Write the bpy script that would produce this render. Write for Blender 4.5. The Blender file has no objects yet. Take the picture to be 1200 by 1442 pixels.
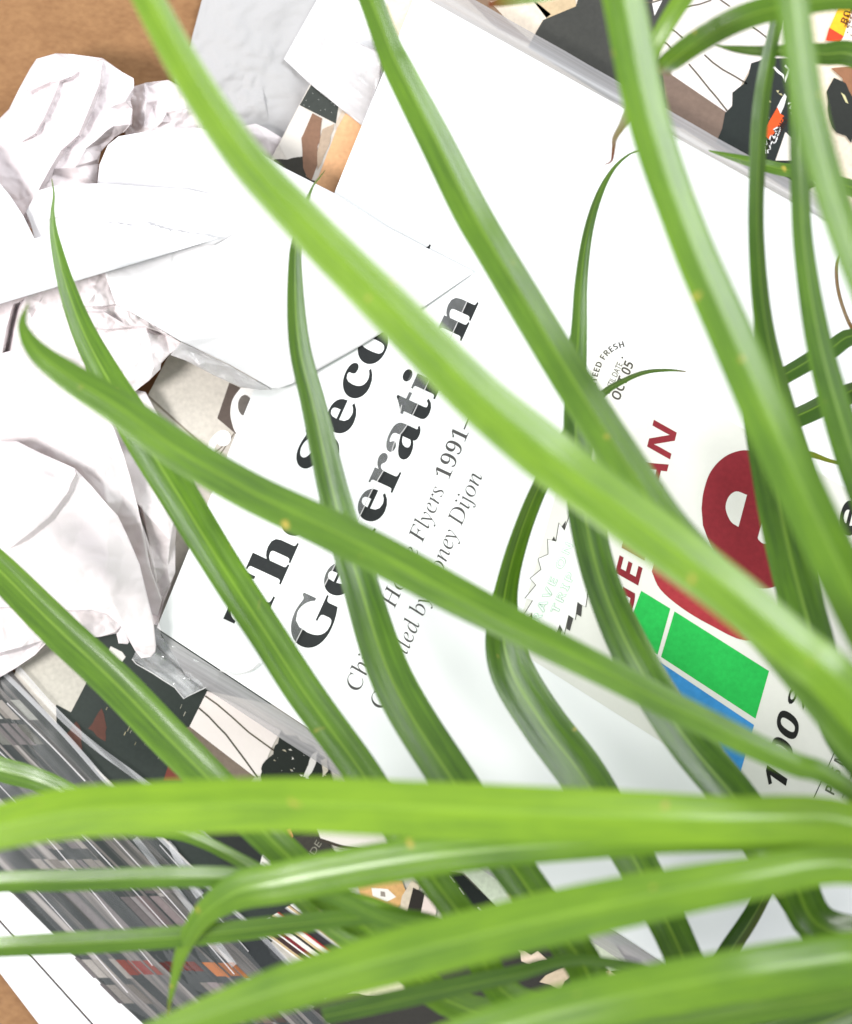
import bpy, bmesh, math, random
from mathutils import Vector, Matrix, noise
from mathutils.geometry import delaunay_2d_cdt, tessellate_polygon

random.seed(11)
scene = bpy.context.scene
COL = scene.collection

# ------------------------------------------------------------------ camera
CAM_H = 0.90                 # lens height above the table, metres
PX = 0.00023                 # metres on the table for one photograph pixel
cam_data = bpy.data.cameras.new("camera")
cam_data.sensor_fit = 'VERTICAL'
cam_data.sensor_height = 36.0
cam_data.lens = 36.0 * CAM_H / (1442 * PX)
cam_data.clip_start = 0.02
cam_data.clip_end = 20.0
cam_data.dof.use_dof = True
cam_data.dof.focus_distance = CAM_H - 0.030
cam_data.dof.aperture_fstop = 5.4
cam_data.dof.aperture_blades = 7
cam = bpy.data.objects.new("camera", cam_data)
COL.objects.link(cam)
cam.location = (0, 0, CAM_H)
scene.camera = cam

# ------------------------------------------------------------------ light
world = bpy.data.worlds.new("World")
scene.world = world
world.use_nodes = True
world.node_tree.nodes['Background'].inputs[0].default_value = (0.93, 0.955, 1.03, 1)
world.node_tree.nodes['Background'].inputs[1].default_value = 0.84

def area(name, loc, size, power, color, target=(0, 0, 0.02)):
    d = bpy.data.lights.new(name, 'AREA')
    d.shape = 'DISK'
    d.size = size
    d.energy = power
    d.color = color
    o = bpy.data.objects.new(name, d)
    COL.objects.link(o)
    o.location = loc
    o.rotation_euler = (Vector(target) - Vector(loc)).to_track_quat('-Z', 'Y').to_euler()
    return o

area("key_lamp", (-0.92, -0.14, 1.15), 0.44, 25.0, (1.0, 0.975, 0.955))
area("window_lamp", (0.62, 0.80, 0.95), 0.66, 15.0, (0.96, 0.98, 1.0), (0.1, -0.02, 0.1))

vs = scene.view_settings
vs.view_transform = 'Standard'
vs.look = 'None'
vs.exposure = 0.0
vs.gamma = 1.0
vs.use_curve_mapping = False
scene.cycles.max_bounces = 8
scene.cycles.transparent_max_bounces = 16
scene.cycles.caustics_reflective = False
scene.cycles.caustics_refractive = False

# ------------------------------------------------------------------ helpers
def W(px, py, z):
    """photograph pixel + height (m) -> point in the place"""
    k = PX * (CAM_H - z) / CAM_H
    return Vector(((px - 600) * k, (721 - py) * k, z))

def srgb(r, g, b):
    def f(c):
        c /= 255.0
        return c / 12.92 if c <= 0.04045 else ((c + 0.055) / 1.055) ** 2.4
    return (f(r), f(g), f(b), 1.0)

def setp(o, label=None, cat=None, group=None, kind=None):
    if label: o["label"] = label
    if cat: o["category"] = cat
    if group: o["group"] = group
    if kind: o["kind"] = kind
    return o

def mk(name, verts, faces, mat, parent=None, smooth=False):
    me = bpy.data.meshes.new(name)
    me.from_pydata([tuple(v) for v in verts], [], faces)
    me.update()
    if mat: me.materials.append(mat)
    if smooth:
        for p in me.polygons: p.use_smooth = True
    o = bpy.data.objects.new(name, me)
    COL.objects.link(o)
    if parent:
        o.parent = parent
        o.matrix_parent_inverse = parent.matrix_world.inverted()
    return o

def thing(name, loc, label, cat, group=None):
    o = bpy.data.objects.new(name, None)
    o.empty_display_size = 0.02
    COL.objects.link(o)
    o.location = loc
    o.matrix_world = Matrix.Translation(loc)
    return setp(o, label, cat, group)

def poly_mesh(name, pts, z, mat, parent, thick=0.0):
    """flat printed piece or thin sheet with the outline pts (pixels)"""
    top = [W(x, y, z) for x, y in pts]
    tris = tessellate_polygon([top])
    n = len(top)
    verts = list(top)
    faces = []
    for t in tris:
        a, b, c = t
        if (top[b] - top[a]).cross(top[c] - top[a]).z < 0: t = (a, c, b)
        faces.append(tuple(t))
    if thick > 0:
        verts += [Vector((v.x, v.y, v.z - thick)) for v in top]
        ar = sum(top[i].x * top[(i + 1) % n].y - top[(i + 1) % n].x * top[i].y for i in range(n))
        for f in list(faces):
            faces.append(tuple(i + n for i in reversed(f)))
        for i in range(n):
            j = (i + 1) % n
            faces.append((i, i + n, j + n, j) if ar > 0 else (j, j + n, i + n, i))
    return mk(name, verts, faces, mat, parent)

def ribbon(name, pts, w, z, mat, parent, dz=0.0):
    """thin printed line along pixel points, width w pixels"""
    L, R = [], []
    for i, p in enumerate(pts):
        a = Vector(pts[max(i - 1, 0)]); b = Vector(pts[min(i + 1, len(pts) - 1)])
        d = (b - a).normalized()
        n = Vector((-d.y, d.x))
        ww = w[i] if isinstance(w, (list, tuple)) else w
        L.append(W(p[0] + n.x * ww / 2, p[1] + n.y * ww / 2, z))
        R.append(W(p[0] - n.x * ww / 2, p[1] - n.y * ww / 2, z + dz))
    k = len(pts)
    return mk(name, L + R, [(i, i + 1, k + i + 1, k + i) for i in range(k - 1)], mat, parent)

def smooth_pts(pts, n=6):
    """Catmull-Rom through the points (any dimension)"""
    out = []
    P = [Vector(p) for p in pts]
    P = [2 * P[0] - P[1]] + P + [2 * P[-1] - P[-2]]
    for i in range(1, len(P) - 2):
        for k in range(n):
            t = k / n
            a, b, c, d = P[i - 1], P[i], P[i + 1], P[i + 2]
            out.append(0.5 * ((2 * b) + (c - a) * t + (2 * a - 5 * b + 4 * c - d) * t * t + (3 * b - a - 3 * c + d) * t ** 3))
    out.append(P[-2])
    return out

def jag(pts, amp, step, seed=0):
    """roughen a pixel outline: resample and push points about"""
    rnd = random.Random(seed)
    out = []
    for i in range(len(pts)):
        a = Vector(pts[i]); b = Vector(pts[(i + 1) % len(pts)])
        m = max(1, int((b - a).length / step))
        for k in range(m):
            p = a.lerp(b, k / m)
            out.append((p.x + rnd.uniform(-amp, amp), p.y + rnd.uniform(-amp, amp)))
    return out

# ------------------------------------------------------------------ materials
def base_mat(name):
    m = bpy.data.materials.new(name)
    m.use_nodes = True
    nt = m.node_tree
    return m, nt, nt.nodes['Principled BSDF'], nt.nodes['Material Output']

def N(nt, t, **kw):
    n = nt.nodes.new(t)
    for k, v in kw.items(): setattr(n, k, v)
    return n

def paper_mat(name, col, rough=0.75, var=0.03, bump=0.15, scale=900, trans=0.0):
    m, nt, b, out = base_mat(name)
    tc = N(nt, 'ShaderNodeTexCoord')
    no = N(nt, 'ShaderNodeTexNoise'); no.inputs['Scale'].default_value = 35; no.inputs['Detail'].default_value = 5
    nt.links.new(tc.outputs['Object'], no.inputs['Vector'])
    mp = N(nt, 'ShaderNodeMapRange')
    mp.inputs[3].default_value = 1 - var; mp.inputs[4].default_value = 1 + var
    nt.links.new(no.outputs['Fac'], mp.inputs[0])
    mx = N(nt, 'ShaderNodeMix', data_type='RGBA', blend_type='MULTIPLY')
    mx.inputs[0].default_value = 1
    mx.inputs[6].default_value = col
    nt.links.new(mp.outputs[0], mx.inputs[7])
    nt.links.new(mx.outputs[2], b.inputs['Base Color'])
    b.inputs['Roughness'].default_value = rough
    b.inputs['Specular IOR Level'].default_value = 0.25
    n2 = N(nt, 'ShaderNodeTexNoise'); n2.inputs['Scale'].default_value = scale; n2.inputs['Detail'].default_value = 3
    nt.links.new(tc.outputs['Object'], n2.inputs['Vector'])
    bp = N(nt, 'ShaderNodeBump'); bp.inputs['Strength'].default_value = bump; bp.inputs['Distance'].default_value = 0.0004
    nt.links.new(n2.outputs['Fac'], bp.inputs['Height'])
    nt.links.new(bp.outputs[0], b.inputs['Normal'])
    if trans > 0:
        tr = N(nt, 'ShaderNodeBsdfTranslucent'); tr.inputs[0].default_value = col
        ms = N(nt, 'ShaderNodeMixShader'); ms.inputs[0].default_value = trans
        nt.links.new(b.outputs[0], ms.inputs[1]); nt.links.new(tr.outputs[0], ms.inputs[2])
        nt.links.new(ms.outputs[0], out.inputs[0])
    return m

PRINTS = {}
def ink(r, g, b, gloss=0.45):
    key = (r, g, b, gloss)
    if key in PRINTS: return PRINTS[key]
    m, nt, bs, out = base_mat("print_%d_%d_%d" % (r, g, b))
    tc = N(nt, 'ShaderNodeTexCoord')
    no = N(nt, 'ShaderNodeTexNoise'); no.inputs['Scale'].default_value = 700; no.inputs['Detail'].default_value = 4
    n3 = N(nt, 'ShaderNodeTexNoise'); n3.inputs['Scale'].default_value = 45; n3.inputs['Detail'].default_value = 4
    nt.links.new(tc.outputs['Object'], no.inputs['Vector']); nt.links.new(tc.outputs['Object'], n3.inputs['Vector'])
    ad = N(nt, 'ShaderNodeMath', operation='ADD')
    nt.links.new(no.outputs['Fac'], ad.inputs[0]); nt.links.new(n3.outputs['Fac'], ad.inputs[1])
    mp = N(nt, 'ShaderNodeMapRange'); mp.inputs[1].default_value = 0.6; mp.inputs[2].default_value = 1.4
    v_ = 0.17 if min(r, g, b) < 200 else 0.02; mp.inputs[3].default_value = 1 - v_; mp.inputs[4].default_value = 1 + v_
    nt.links.new(ad.outputs[0], mp.inputs[0])
    mx = N(nt, 'ShaderNodeMix', data_type='RGBA', blend_type='MULTIPLY'); mx.inputs[0].default_value = 1
    c = srgb(r, g, b)
    k = 0.80 + 0.14 * min(c[:3]); mx.inputs[6].default_value = (c[0] * k, c[1] * k, c[2] * k, 1)
    nt.links.new(mp.outputs[0], mx.inputs[7]); nt.links.new(mx.outputs[2], bs.inputs['Base Color'])
    bs.inputs['Roughness'].default_value = gloss
    bs.inputs['Specular IOR Level'].default_value = 0.25
    PRINTS[key] = m
    return m

def kraft_mat():
    m, nt, b, out = base_mat("kraft_board")
    tc = N(nt, 'ShaderNodeTexCoord')
    n1 = N(nt, 'ShaderNodeTexNoise'); n1.inputs['Scale'].default_value = 95; n1.inputs['Detail'].default_value = 6; n1.inputs['Roughness'].default_value = 0.6
    mpv = N(nt, 'ShaderNodeMapping'); mpv.inputs['Rotation'].default_value = (0, 0, 0.9); mpv.inputs['Scale'].default_value = (420, 700, 400)
    n2 = N(nt, 'ShaderNodeTexNoise'); n2.inputs['Scale'].default_value = 1; n2.inputs['Detail'].default_value = 4
    nt.links.new(tc.outputs['Object'], n1.inputs['Vector'])
    nt.links.new(tc.outputs['Object'], mpv.inputs['Vector']); nt.links.new(mpv.outputs[0], n2.inputs['Vector'])
    ad = N(nt, 'ShaderNodeMath', operation='ADD')
    nt.links.new(n1.outputs['Fac'], ad.inputs[0]); nt.links.new(n2.outputs['Fac'], ad.inputs[1])
    cr = N(nt, 'ShaderNodeValToRGB')
    cr.color_ramp.elements[0].position = 0.62; cr.color_ramp.elements[0].color = (0.200, 0.096, 0.036, 1)
    cr.color_ramp.elements[1].position = 1.35 / 1.0 if False else 1.0; cr.color_ramp.elements[1].color = (0.275, 0.145, 0.059, 1)
    mp = N(nt, 'ShaderNodeMapRange'); mp.inputs[1].default_value = 0.5; mp.inputs[2].default_value = 1.45
    nt.links.new(ad.outputs[0], mp.inputs[0])
    cr.color_ramp.elements[0].position = 0.2; cr.color_ramp.elements[1].position = 0.85
    nt.links.new(mp.outputs[0], cr.inputs[0]); nt.links.new(cr.outputs[0], b.inputs['Base Color'])
    b.inputs['Roughness'].default_value = 0.6; b.inputs['Specular IOR Level'].default_value = 0.3
    bp = N(nt, 'ShaderNodeBump'); bp.inputs['Strength'].default_value = 0.25; bp.inputs['Distance'].default_value = 0.0005
    nt.links.new(ad.outputs[0], bp.inputs['Height']); nt.links.new(bp.outputs[0], b.inputs['Normal'])
    return m

def film_mat(name, haze, spread=0.2, rough=0.16, streak=(300, 300), bump=0.5, tint=(0.9, 0.91, 0.92, 1), angle=30, gloss=0.04):
    """clear plastic: mostly see-through, milky in streaks that run at the given angle, with a gloss coat"""
    m, nt, b, out = base_mat(name)
    tc = N(nt, 'ShaderNodeTexCoord')
    rt = N(nt, 'ShaderNodeMapping'); rt.inputs['Rotation'].default_value = (0, 0, math.radians(angle))
    mp = N(nt, 'ShaderNodeMapping'); mp.inputs['Scale'].default_value = (streak[0], streak[1], 60)
    no = N(nt, 'ShaderNodeTexNoise'); no.inputs['Scale'].default_value = 1; no.inputs['Detail'].default_value = 3
    nt.links.new(tc.outputs['Object'], rt.inputs['Vector']); nt.links.new(rt.outputs[0], mp.inputs['Vector']); nt.links.new(mp.outputs[0], no.inputs['Vector'])
    mr = N(nt, 'ShaderNodeMapRange'); mr.inputs[1].default_value = 0.3; mr.inputs[2].default_value = 0.72
    mr.inputs[3].default_value = max(0, haze - spread); mr.inputs[4].default_value = min(1, haze + spread)
    nt.links.new(no.outputs['Fac'], mr.inputs[0])
    tp = N(nt, 'ShaderNodeBsdfTransparent')
    b.inputs['Base Color'].default_value = tint
    b.inputs['Roughness'].default_value = rough
    ms = N(nt, 'ShaderNodeMixShader')
    nt.links.new(mr.outputs[0], ms.inputs[0]); nt.links.new(tp.outputs[0], ms.inputs[1]); nt.links.new(b.outputs[0], ms.inputs[2])
    gl = N(nt, 'ShaderNodeBsdfGlossy'); gl.inputs['Roughness'].default_value = rough
    m2 = N(nt, 'ShaderNodeMixShader'); m2.inputs[0].default_value = gloss
    nt.links.new(ms.outputs[0], m2.inputs[1]); nt.links.new(gl.outputs[0], m2.inputs[2])
    nt.links.new(m2.outputs[0], out.inputs[0])
    bp = N(nt, 'ShaderNodeBump'); bp.inputs['Strength'].default_value = bump; bp.inputs['Distance'].default_value = 0.0008
    nt.links.new(no.outputs['Fac'], bp.inputs['Height'])
    for s in (b, gl): nt.links.new(bp.outputs[0], s.inputs['Normal'])
    return m

def leaf_mat():
    m, nt, b, out = base_mat("leaf_blade")
    L = nt.links.new
    uv = N(nt, 'ShaderNodeUVMap'); uv.uv_map = "UVMap"
    sx = N(nt, 'ShaderNodeSeparateXYZ'); L(uv.outputs[0], sx.inputs[0])
    oi = N(nt, 'ShaderNodeObjectInfo')
    # distance from midrib 0..1
    d = N(nt, 'ShaderNodeMath', operation='SUBTRACT'); L(sx.outputs[0], d.inputs[0]); d.inputs[1].default_value = 0.5
    da = N(nt, 'ShaderNodeMath', operation='ABSOLUTE'); L(d.outputs[0], da.inputs[0])
    rib = N(nt, 'ShaderNodeMapRange', interpolation_type='SMOOTHERSTEP')
    rib.inputs[1].default_value = 0.010; rib.inputs[2].default_value = 0.06; rib.inputs[3].default_value = 1; rib.inputs[4].default_value = 0
    L(da.outputs[0], rib.inputs[0])
    # long veins
    cv = N(nt, 'ShaderNodeCombineXYZ')
    mu = N(nt, 'ShaderNodeMath', operation='MULTIPLY'); L(sx.outputs[0], mu.inputs[0]); mu.inputs[1].default_value = 9
    mv = N(nt, 'ShaderNodeMath', operation='MULTIPLY'); L(sx.outputs[1], mv.inputs[0]); mv.inputs[1].default_value = 4
    L(mu.outputs[0], cv.inputs[0]); L(mv.outputs[0], cv.inputs[1]); L(oi.outputs['Random'], cv.inputs[2])
    ve = N(nt, 'ShaderNodeTexNoise'); ve.inputs['Scale'].default_value = 1; ve.inputs['Detail'].default_value = 6; ve.inputs['Roughness'].default_value = 0.62
    L(cv.outputs[0], ve.inputs['Vector'])
    cv2 = N(nt, 'ShaderNodeCombineXYZ')
    mu2 = N(nt, 'ShaderNodeMath', operation='MULTIPLY'); L(sx.outputs[0], mu2.inputs[0]); mu2.inputs[1].default_value = 55
    mv2 = N(nt, 'ShaderNodeMath', operation='MULTIPLY'); L(sx.outputs[1], mv2.inputs[0]); mv2.inputs[1].default_value = 3
    L(mu2.outputs[0], cv2.inputs[0]); L(mv2.outputs[0], cv2.inputs[1]); L(oi.outputs['Random'], cv2.inputs[2])
    vf = N(nt, 'ShaderNodeTexNoise'); vf.inputs['Scale'].default_value = 1; vf.inputs['Detail'].default_value = 2
    L(cv2.outputs[0], vf.inputs['Vector'])
    vm = N(nt, 'ShaderNodeMath', operation='MULTIPLY_ADD'); L(vf.outputs['Fac'], vm.inputs[0]); vm.inputs[1].default_value = 0.30
    # mottling
    tc = N(nt, 'ShaderNodeTexCoord')
    mo = N(nt, 'ShaderNodeTexNoise'); mo.inputs['Scale'].default_value = 38; mo.inputs['Detail'].default_value = 4
    L(tc.outputs['Object'], mo.inputs['Vector'])
    cr = N(nt, 'ShaderNodeValToRGB')
    e = cr.color_ramp.elements
    e[0].position = 0.16; e[0].color = (0.028, 0.080, 0.004, 1)
    e[1].position = 0.50; e[1].color = (0.088, 0.195, 0.008, 1)
    x = e.new(0.86); x.color = (0.190, 0.345, 0.010, 1)
    tn = N(nt, 'ShaderNodeAttribute'); tn.attribute_name = "shade_tone"  # green of each leaf; low values paint shade into the leaves behind
    av = N(nt, 'ShaderNodeMath', operation='MULTIPLY_ADD'); L(ve.outputs['Fac'], av.inputs[0]); av.inputs[1].default_value = 0.70
    hm = N(nt, 'ShaderNodeMath', operation='MULTIPLY_ADD'); L(mo.outputs['Fac'], hm.inputs[0]); hm.inputs[1].default_value = 0.34
    rr = N(nt, 'ShaderNodeMath', operation='ADD'); rr.inputs[1].default_value = -0.73; L(tn.outputs['Fac'], rr.inputs[0])
    L(rr.outputs[0], vm.inputs[2]); L(vm.outputs[0], hm.inputs[2]); L(hm.outputs[0], av.inputs[2]); L(av.outputs[0], cr.inputs[0])
    mx = N(nt, 'ShaderNodeMix', data_type='RGBA'); mx.inputs[7].default_value = (0.30, 0.50, 0.06, 1)
    rf = N(nt, 'ShaderNodeMath', operation='MULTIPLY'); L(rib.outputs[0], rf.inputs[0]); rf.inputs[1].default_value = 0.30
    L(rf.outputs[0], mx.inputs[0]); L(cr.outputs[0], mx.inputs[6])
    # a few yellow-brown flecks
    sp = N(nt, 'ShaderNodeTexNoise'); sp.inputs['Scale'].default_value = 150; sp.inputs['Detail'].default_value = 1
    L(tc.outputs['Object'], sp.inputs['Vector'])
    sm = N(nt, 'ShaderNodeMapRange'); sm.inputs[1].default_value = 0.765; sm.inputs[2].default_value = 0.83; L(sp.outputs['Fac'], sm.inputs[0])
    m3 = N(nt, 'ShaderNodeMix', data_type='RGBA'); m3.inputs[7].default_value = (0.42, 0.33, 0.06, 1)
    L(sm.outputs[0], m3.inputs[0]); L(mx.outputs[2], m3.inputs[6])
    # dry tips, and shade painted brown on two tips, from the "dry" attribute
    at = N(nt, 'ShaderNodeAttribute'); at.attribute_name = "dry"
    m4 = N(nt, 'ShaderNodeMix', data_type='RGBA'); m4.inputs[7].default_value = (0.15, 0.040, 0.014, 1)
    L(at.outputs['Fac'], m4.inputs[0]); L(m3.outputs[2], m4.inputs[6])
    L(m4.outputs[2], b.inputs['Base Color'])
    b.inputs['Roughness'].default_value = 0.36
    b.inputs['Specular IOR Level'].default_value = 0.42
    b.inputs['Coat Weight'].default_value = 0.6; b.inputs['Coat Roughness'].default_value = 0.2
    bp = N(nt, 'ShaderNodeBump'); bp.inputs['Strength'].default_value = 0.22; bp.inputs['Distance'].default_value = 0.0006
    L(ve.outputs['Fac'], bp.inputs['Height']); L(bp.outputs[0], b.inputs['Normal']); L(bp.outputs[0], b.inputs['Coat Normal'])
    tr = N(nt, 'ShaderNodeBsdfTranslucent')
    br = N(nt, 'ShaderNodeMix', data_type='RGBA', blend_type='MULTIPLY'); br.inputs[0].default_value = 1; br.inputs[7].default_value = (1.9, 1.75, 0.9, 1)
    L(m4.outputs[2], br.inputs[6]); L(br.outputs[2], tr.inputs[0])
    ms = N(nt, 'ShaderNodeMixShader'); ms.inputs[0].default_value = 0.32
    L(b.outputs[0], ms.inputs[1]); L(tr.outputs[0], ms.inputs[2]); L(ms.outputs[0], out.inputs[0])
    return m

def streak_mat():
    """page edges printed to the bleed: dark and grey streaks along the edge"""
    m, nt, b, out = base_mat("bleed_page_edge")
    L = nt.links.new
    tc = N(nt, 'ShaderNodeTexCoord')
    oi = N(nt, 'ShaderNodeObjectInfo')
    rt = N(nt, 'ShaderNodeMapping'); rt.inputs['Rotation'].default_value = (0, 0, math.radians(46))
    L(tc.outputs['Object'], rt.inputs['Vector'])
    sc_ = N(nt, 'ShaderNodeMapping'); sc_.inputs['Scale'].default_value = (9, 330, 1); L(rt.outputs[0], sc_.inputs['Vector'])
    n1 = N(nt, 'ShaderNodeTexNoise'); n1.inputs['Scale'].default_value = 1; n1.inputs['Detail'].default_value = 5; n1.inputs['Roughness'].default_value = 0.6
    ad = N(nt, 'ShaderNodeVectorMath', operation='ADD')
    cb = N(nt, 'ShaderNodeCombineXYZ'); L(oi.outputs['Random'], cb.inputs[0]); L(oi.outputs['Random'], cb.inputs[2])
    L(sc_.outputs[0], ad.inputs[0]); L(cb.outputs[0], ad.inputs[1]); L(ad.outputs[0], n1.inputs['Vector'])
    cr = N(nt, 'ShaderNodeValToRGB')
    e = cr.color_ramp.elements
    e[0].position = 0.40; e[0].color = (0.022, 0.027, 0.026, 1)
    e[1].position = 0.50; e[1].color = (0.09, 0.085, 0.08, 1)
    for p, c in ((0.56, (0.12, 0.108, 0.10, 1)), (0.70, (0.30, 0.275, 0.26, 1))):
        x = e.new(p); x.color = c
    pr = N(nt, 'ShaderNodeMath', operation='MULTIPLY_ADD'); L(oi.outputs['Random'], pr.inputs[0]); pr.inputs[1].default_value = 0.34; pr.inputs[2].default_value = -0.22
    ps = N(nt, 'ShaderNodeMath', operation='ADD'); L(n1.outputs['Fac'], ps.inputs[0]); L(pr.outputs[0], ps.inputs[1])
    L(ps.outputs[0], cr.inputs[0]); L(cr.outputs[0], b.inputs['Base Color'])
    b.inputs['Roughness'].default_value = 0.3
    return m

MAT = dict(
    kraft=kraft_mat(),
    white=paper_mat("coated_white_board", (0.86, 0.865, 0.875, 1), 0.45, 0.006, 0.02),
    pink=paper_mat("packing_paper", (0.79, 0.73, 0.738, 1), 0.55, 0.015, 0.08, 1500, 0.14),
    env=paper_mat("envelope_paper", (0.68, 0.667, 0.676, 1), 0.7, 0.015, 0.15, 1600),
    strip=paper_mat("white_paper", (0.72, 0.72, 0.735, 1), 0.7, 0.012, 0.15, 1600),
    tissue=paper_mat("grey_tissue", (0.385, 0.38, 0.38, 1), 0.6, 0.06, 0.4, 260),
    pages=paper_mat("page_block", (0.62, 0.58, 0.53, 1), 0.8, 0.06, 0.3, 1500),
    film=film_mat("clear_film", 0.20, 0.14, 0.15, (60, 350), 0.4, angle=38),
    lip=film_mat("sleeve_lip_film", 0.72, 0.12, 0.4, (10, 900), 0.2, (0.36, 0.355, 0.36, 1), 30, 0.012),
    fold=film_mat("sleeve_fold_film", 0.34, 0.16, 0.2, (12, 700), 0.3, (0.7, 0.7, 0.72, 1), 45),
    clear=film_mat("sleeve_front_film", 0.03, 0.03, 0.3, (7, 260), 0.12, (0.7, 0.7, 0.72, 1), 46, 0.012),  # faint milky streaks stand in for soft reflections on the film
    tape=film_mat("adhesive_film", 0.11, 0.04, 0.2, (40, 200), 0.2, (0.9, 0.9, 0.92, 1), 64),
    glassine=film_mat("glassine", 0.70, 0.2, 0.3, (50, 220), 0.8, (0.62, 0.60, 0.605, 1), 38),
    leaf=leaf_mat(),
    streak=streak_mat(),
)
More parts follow.
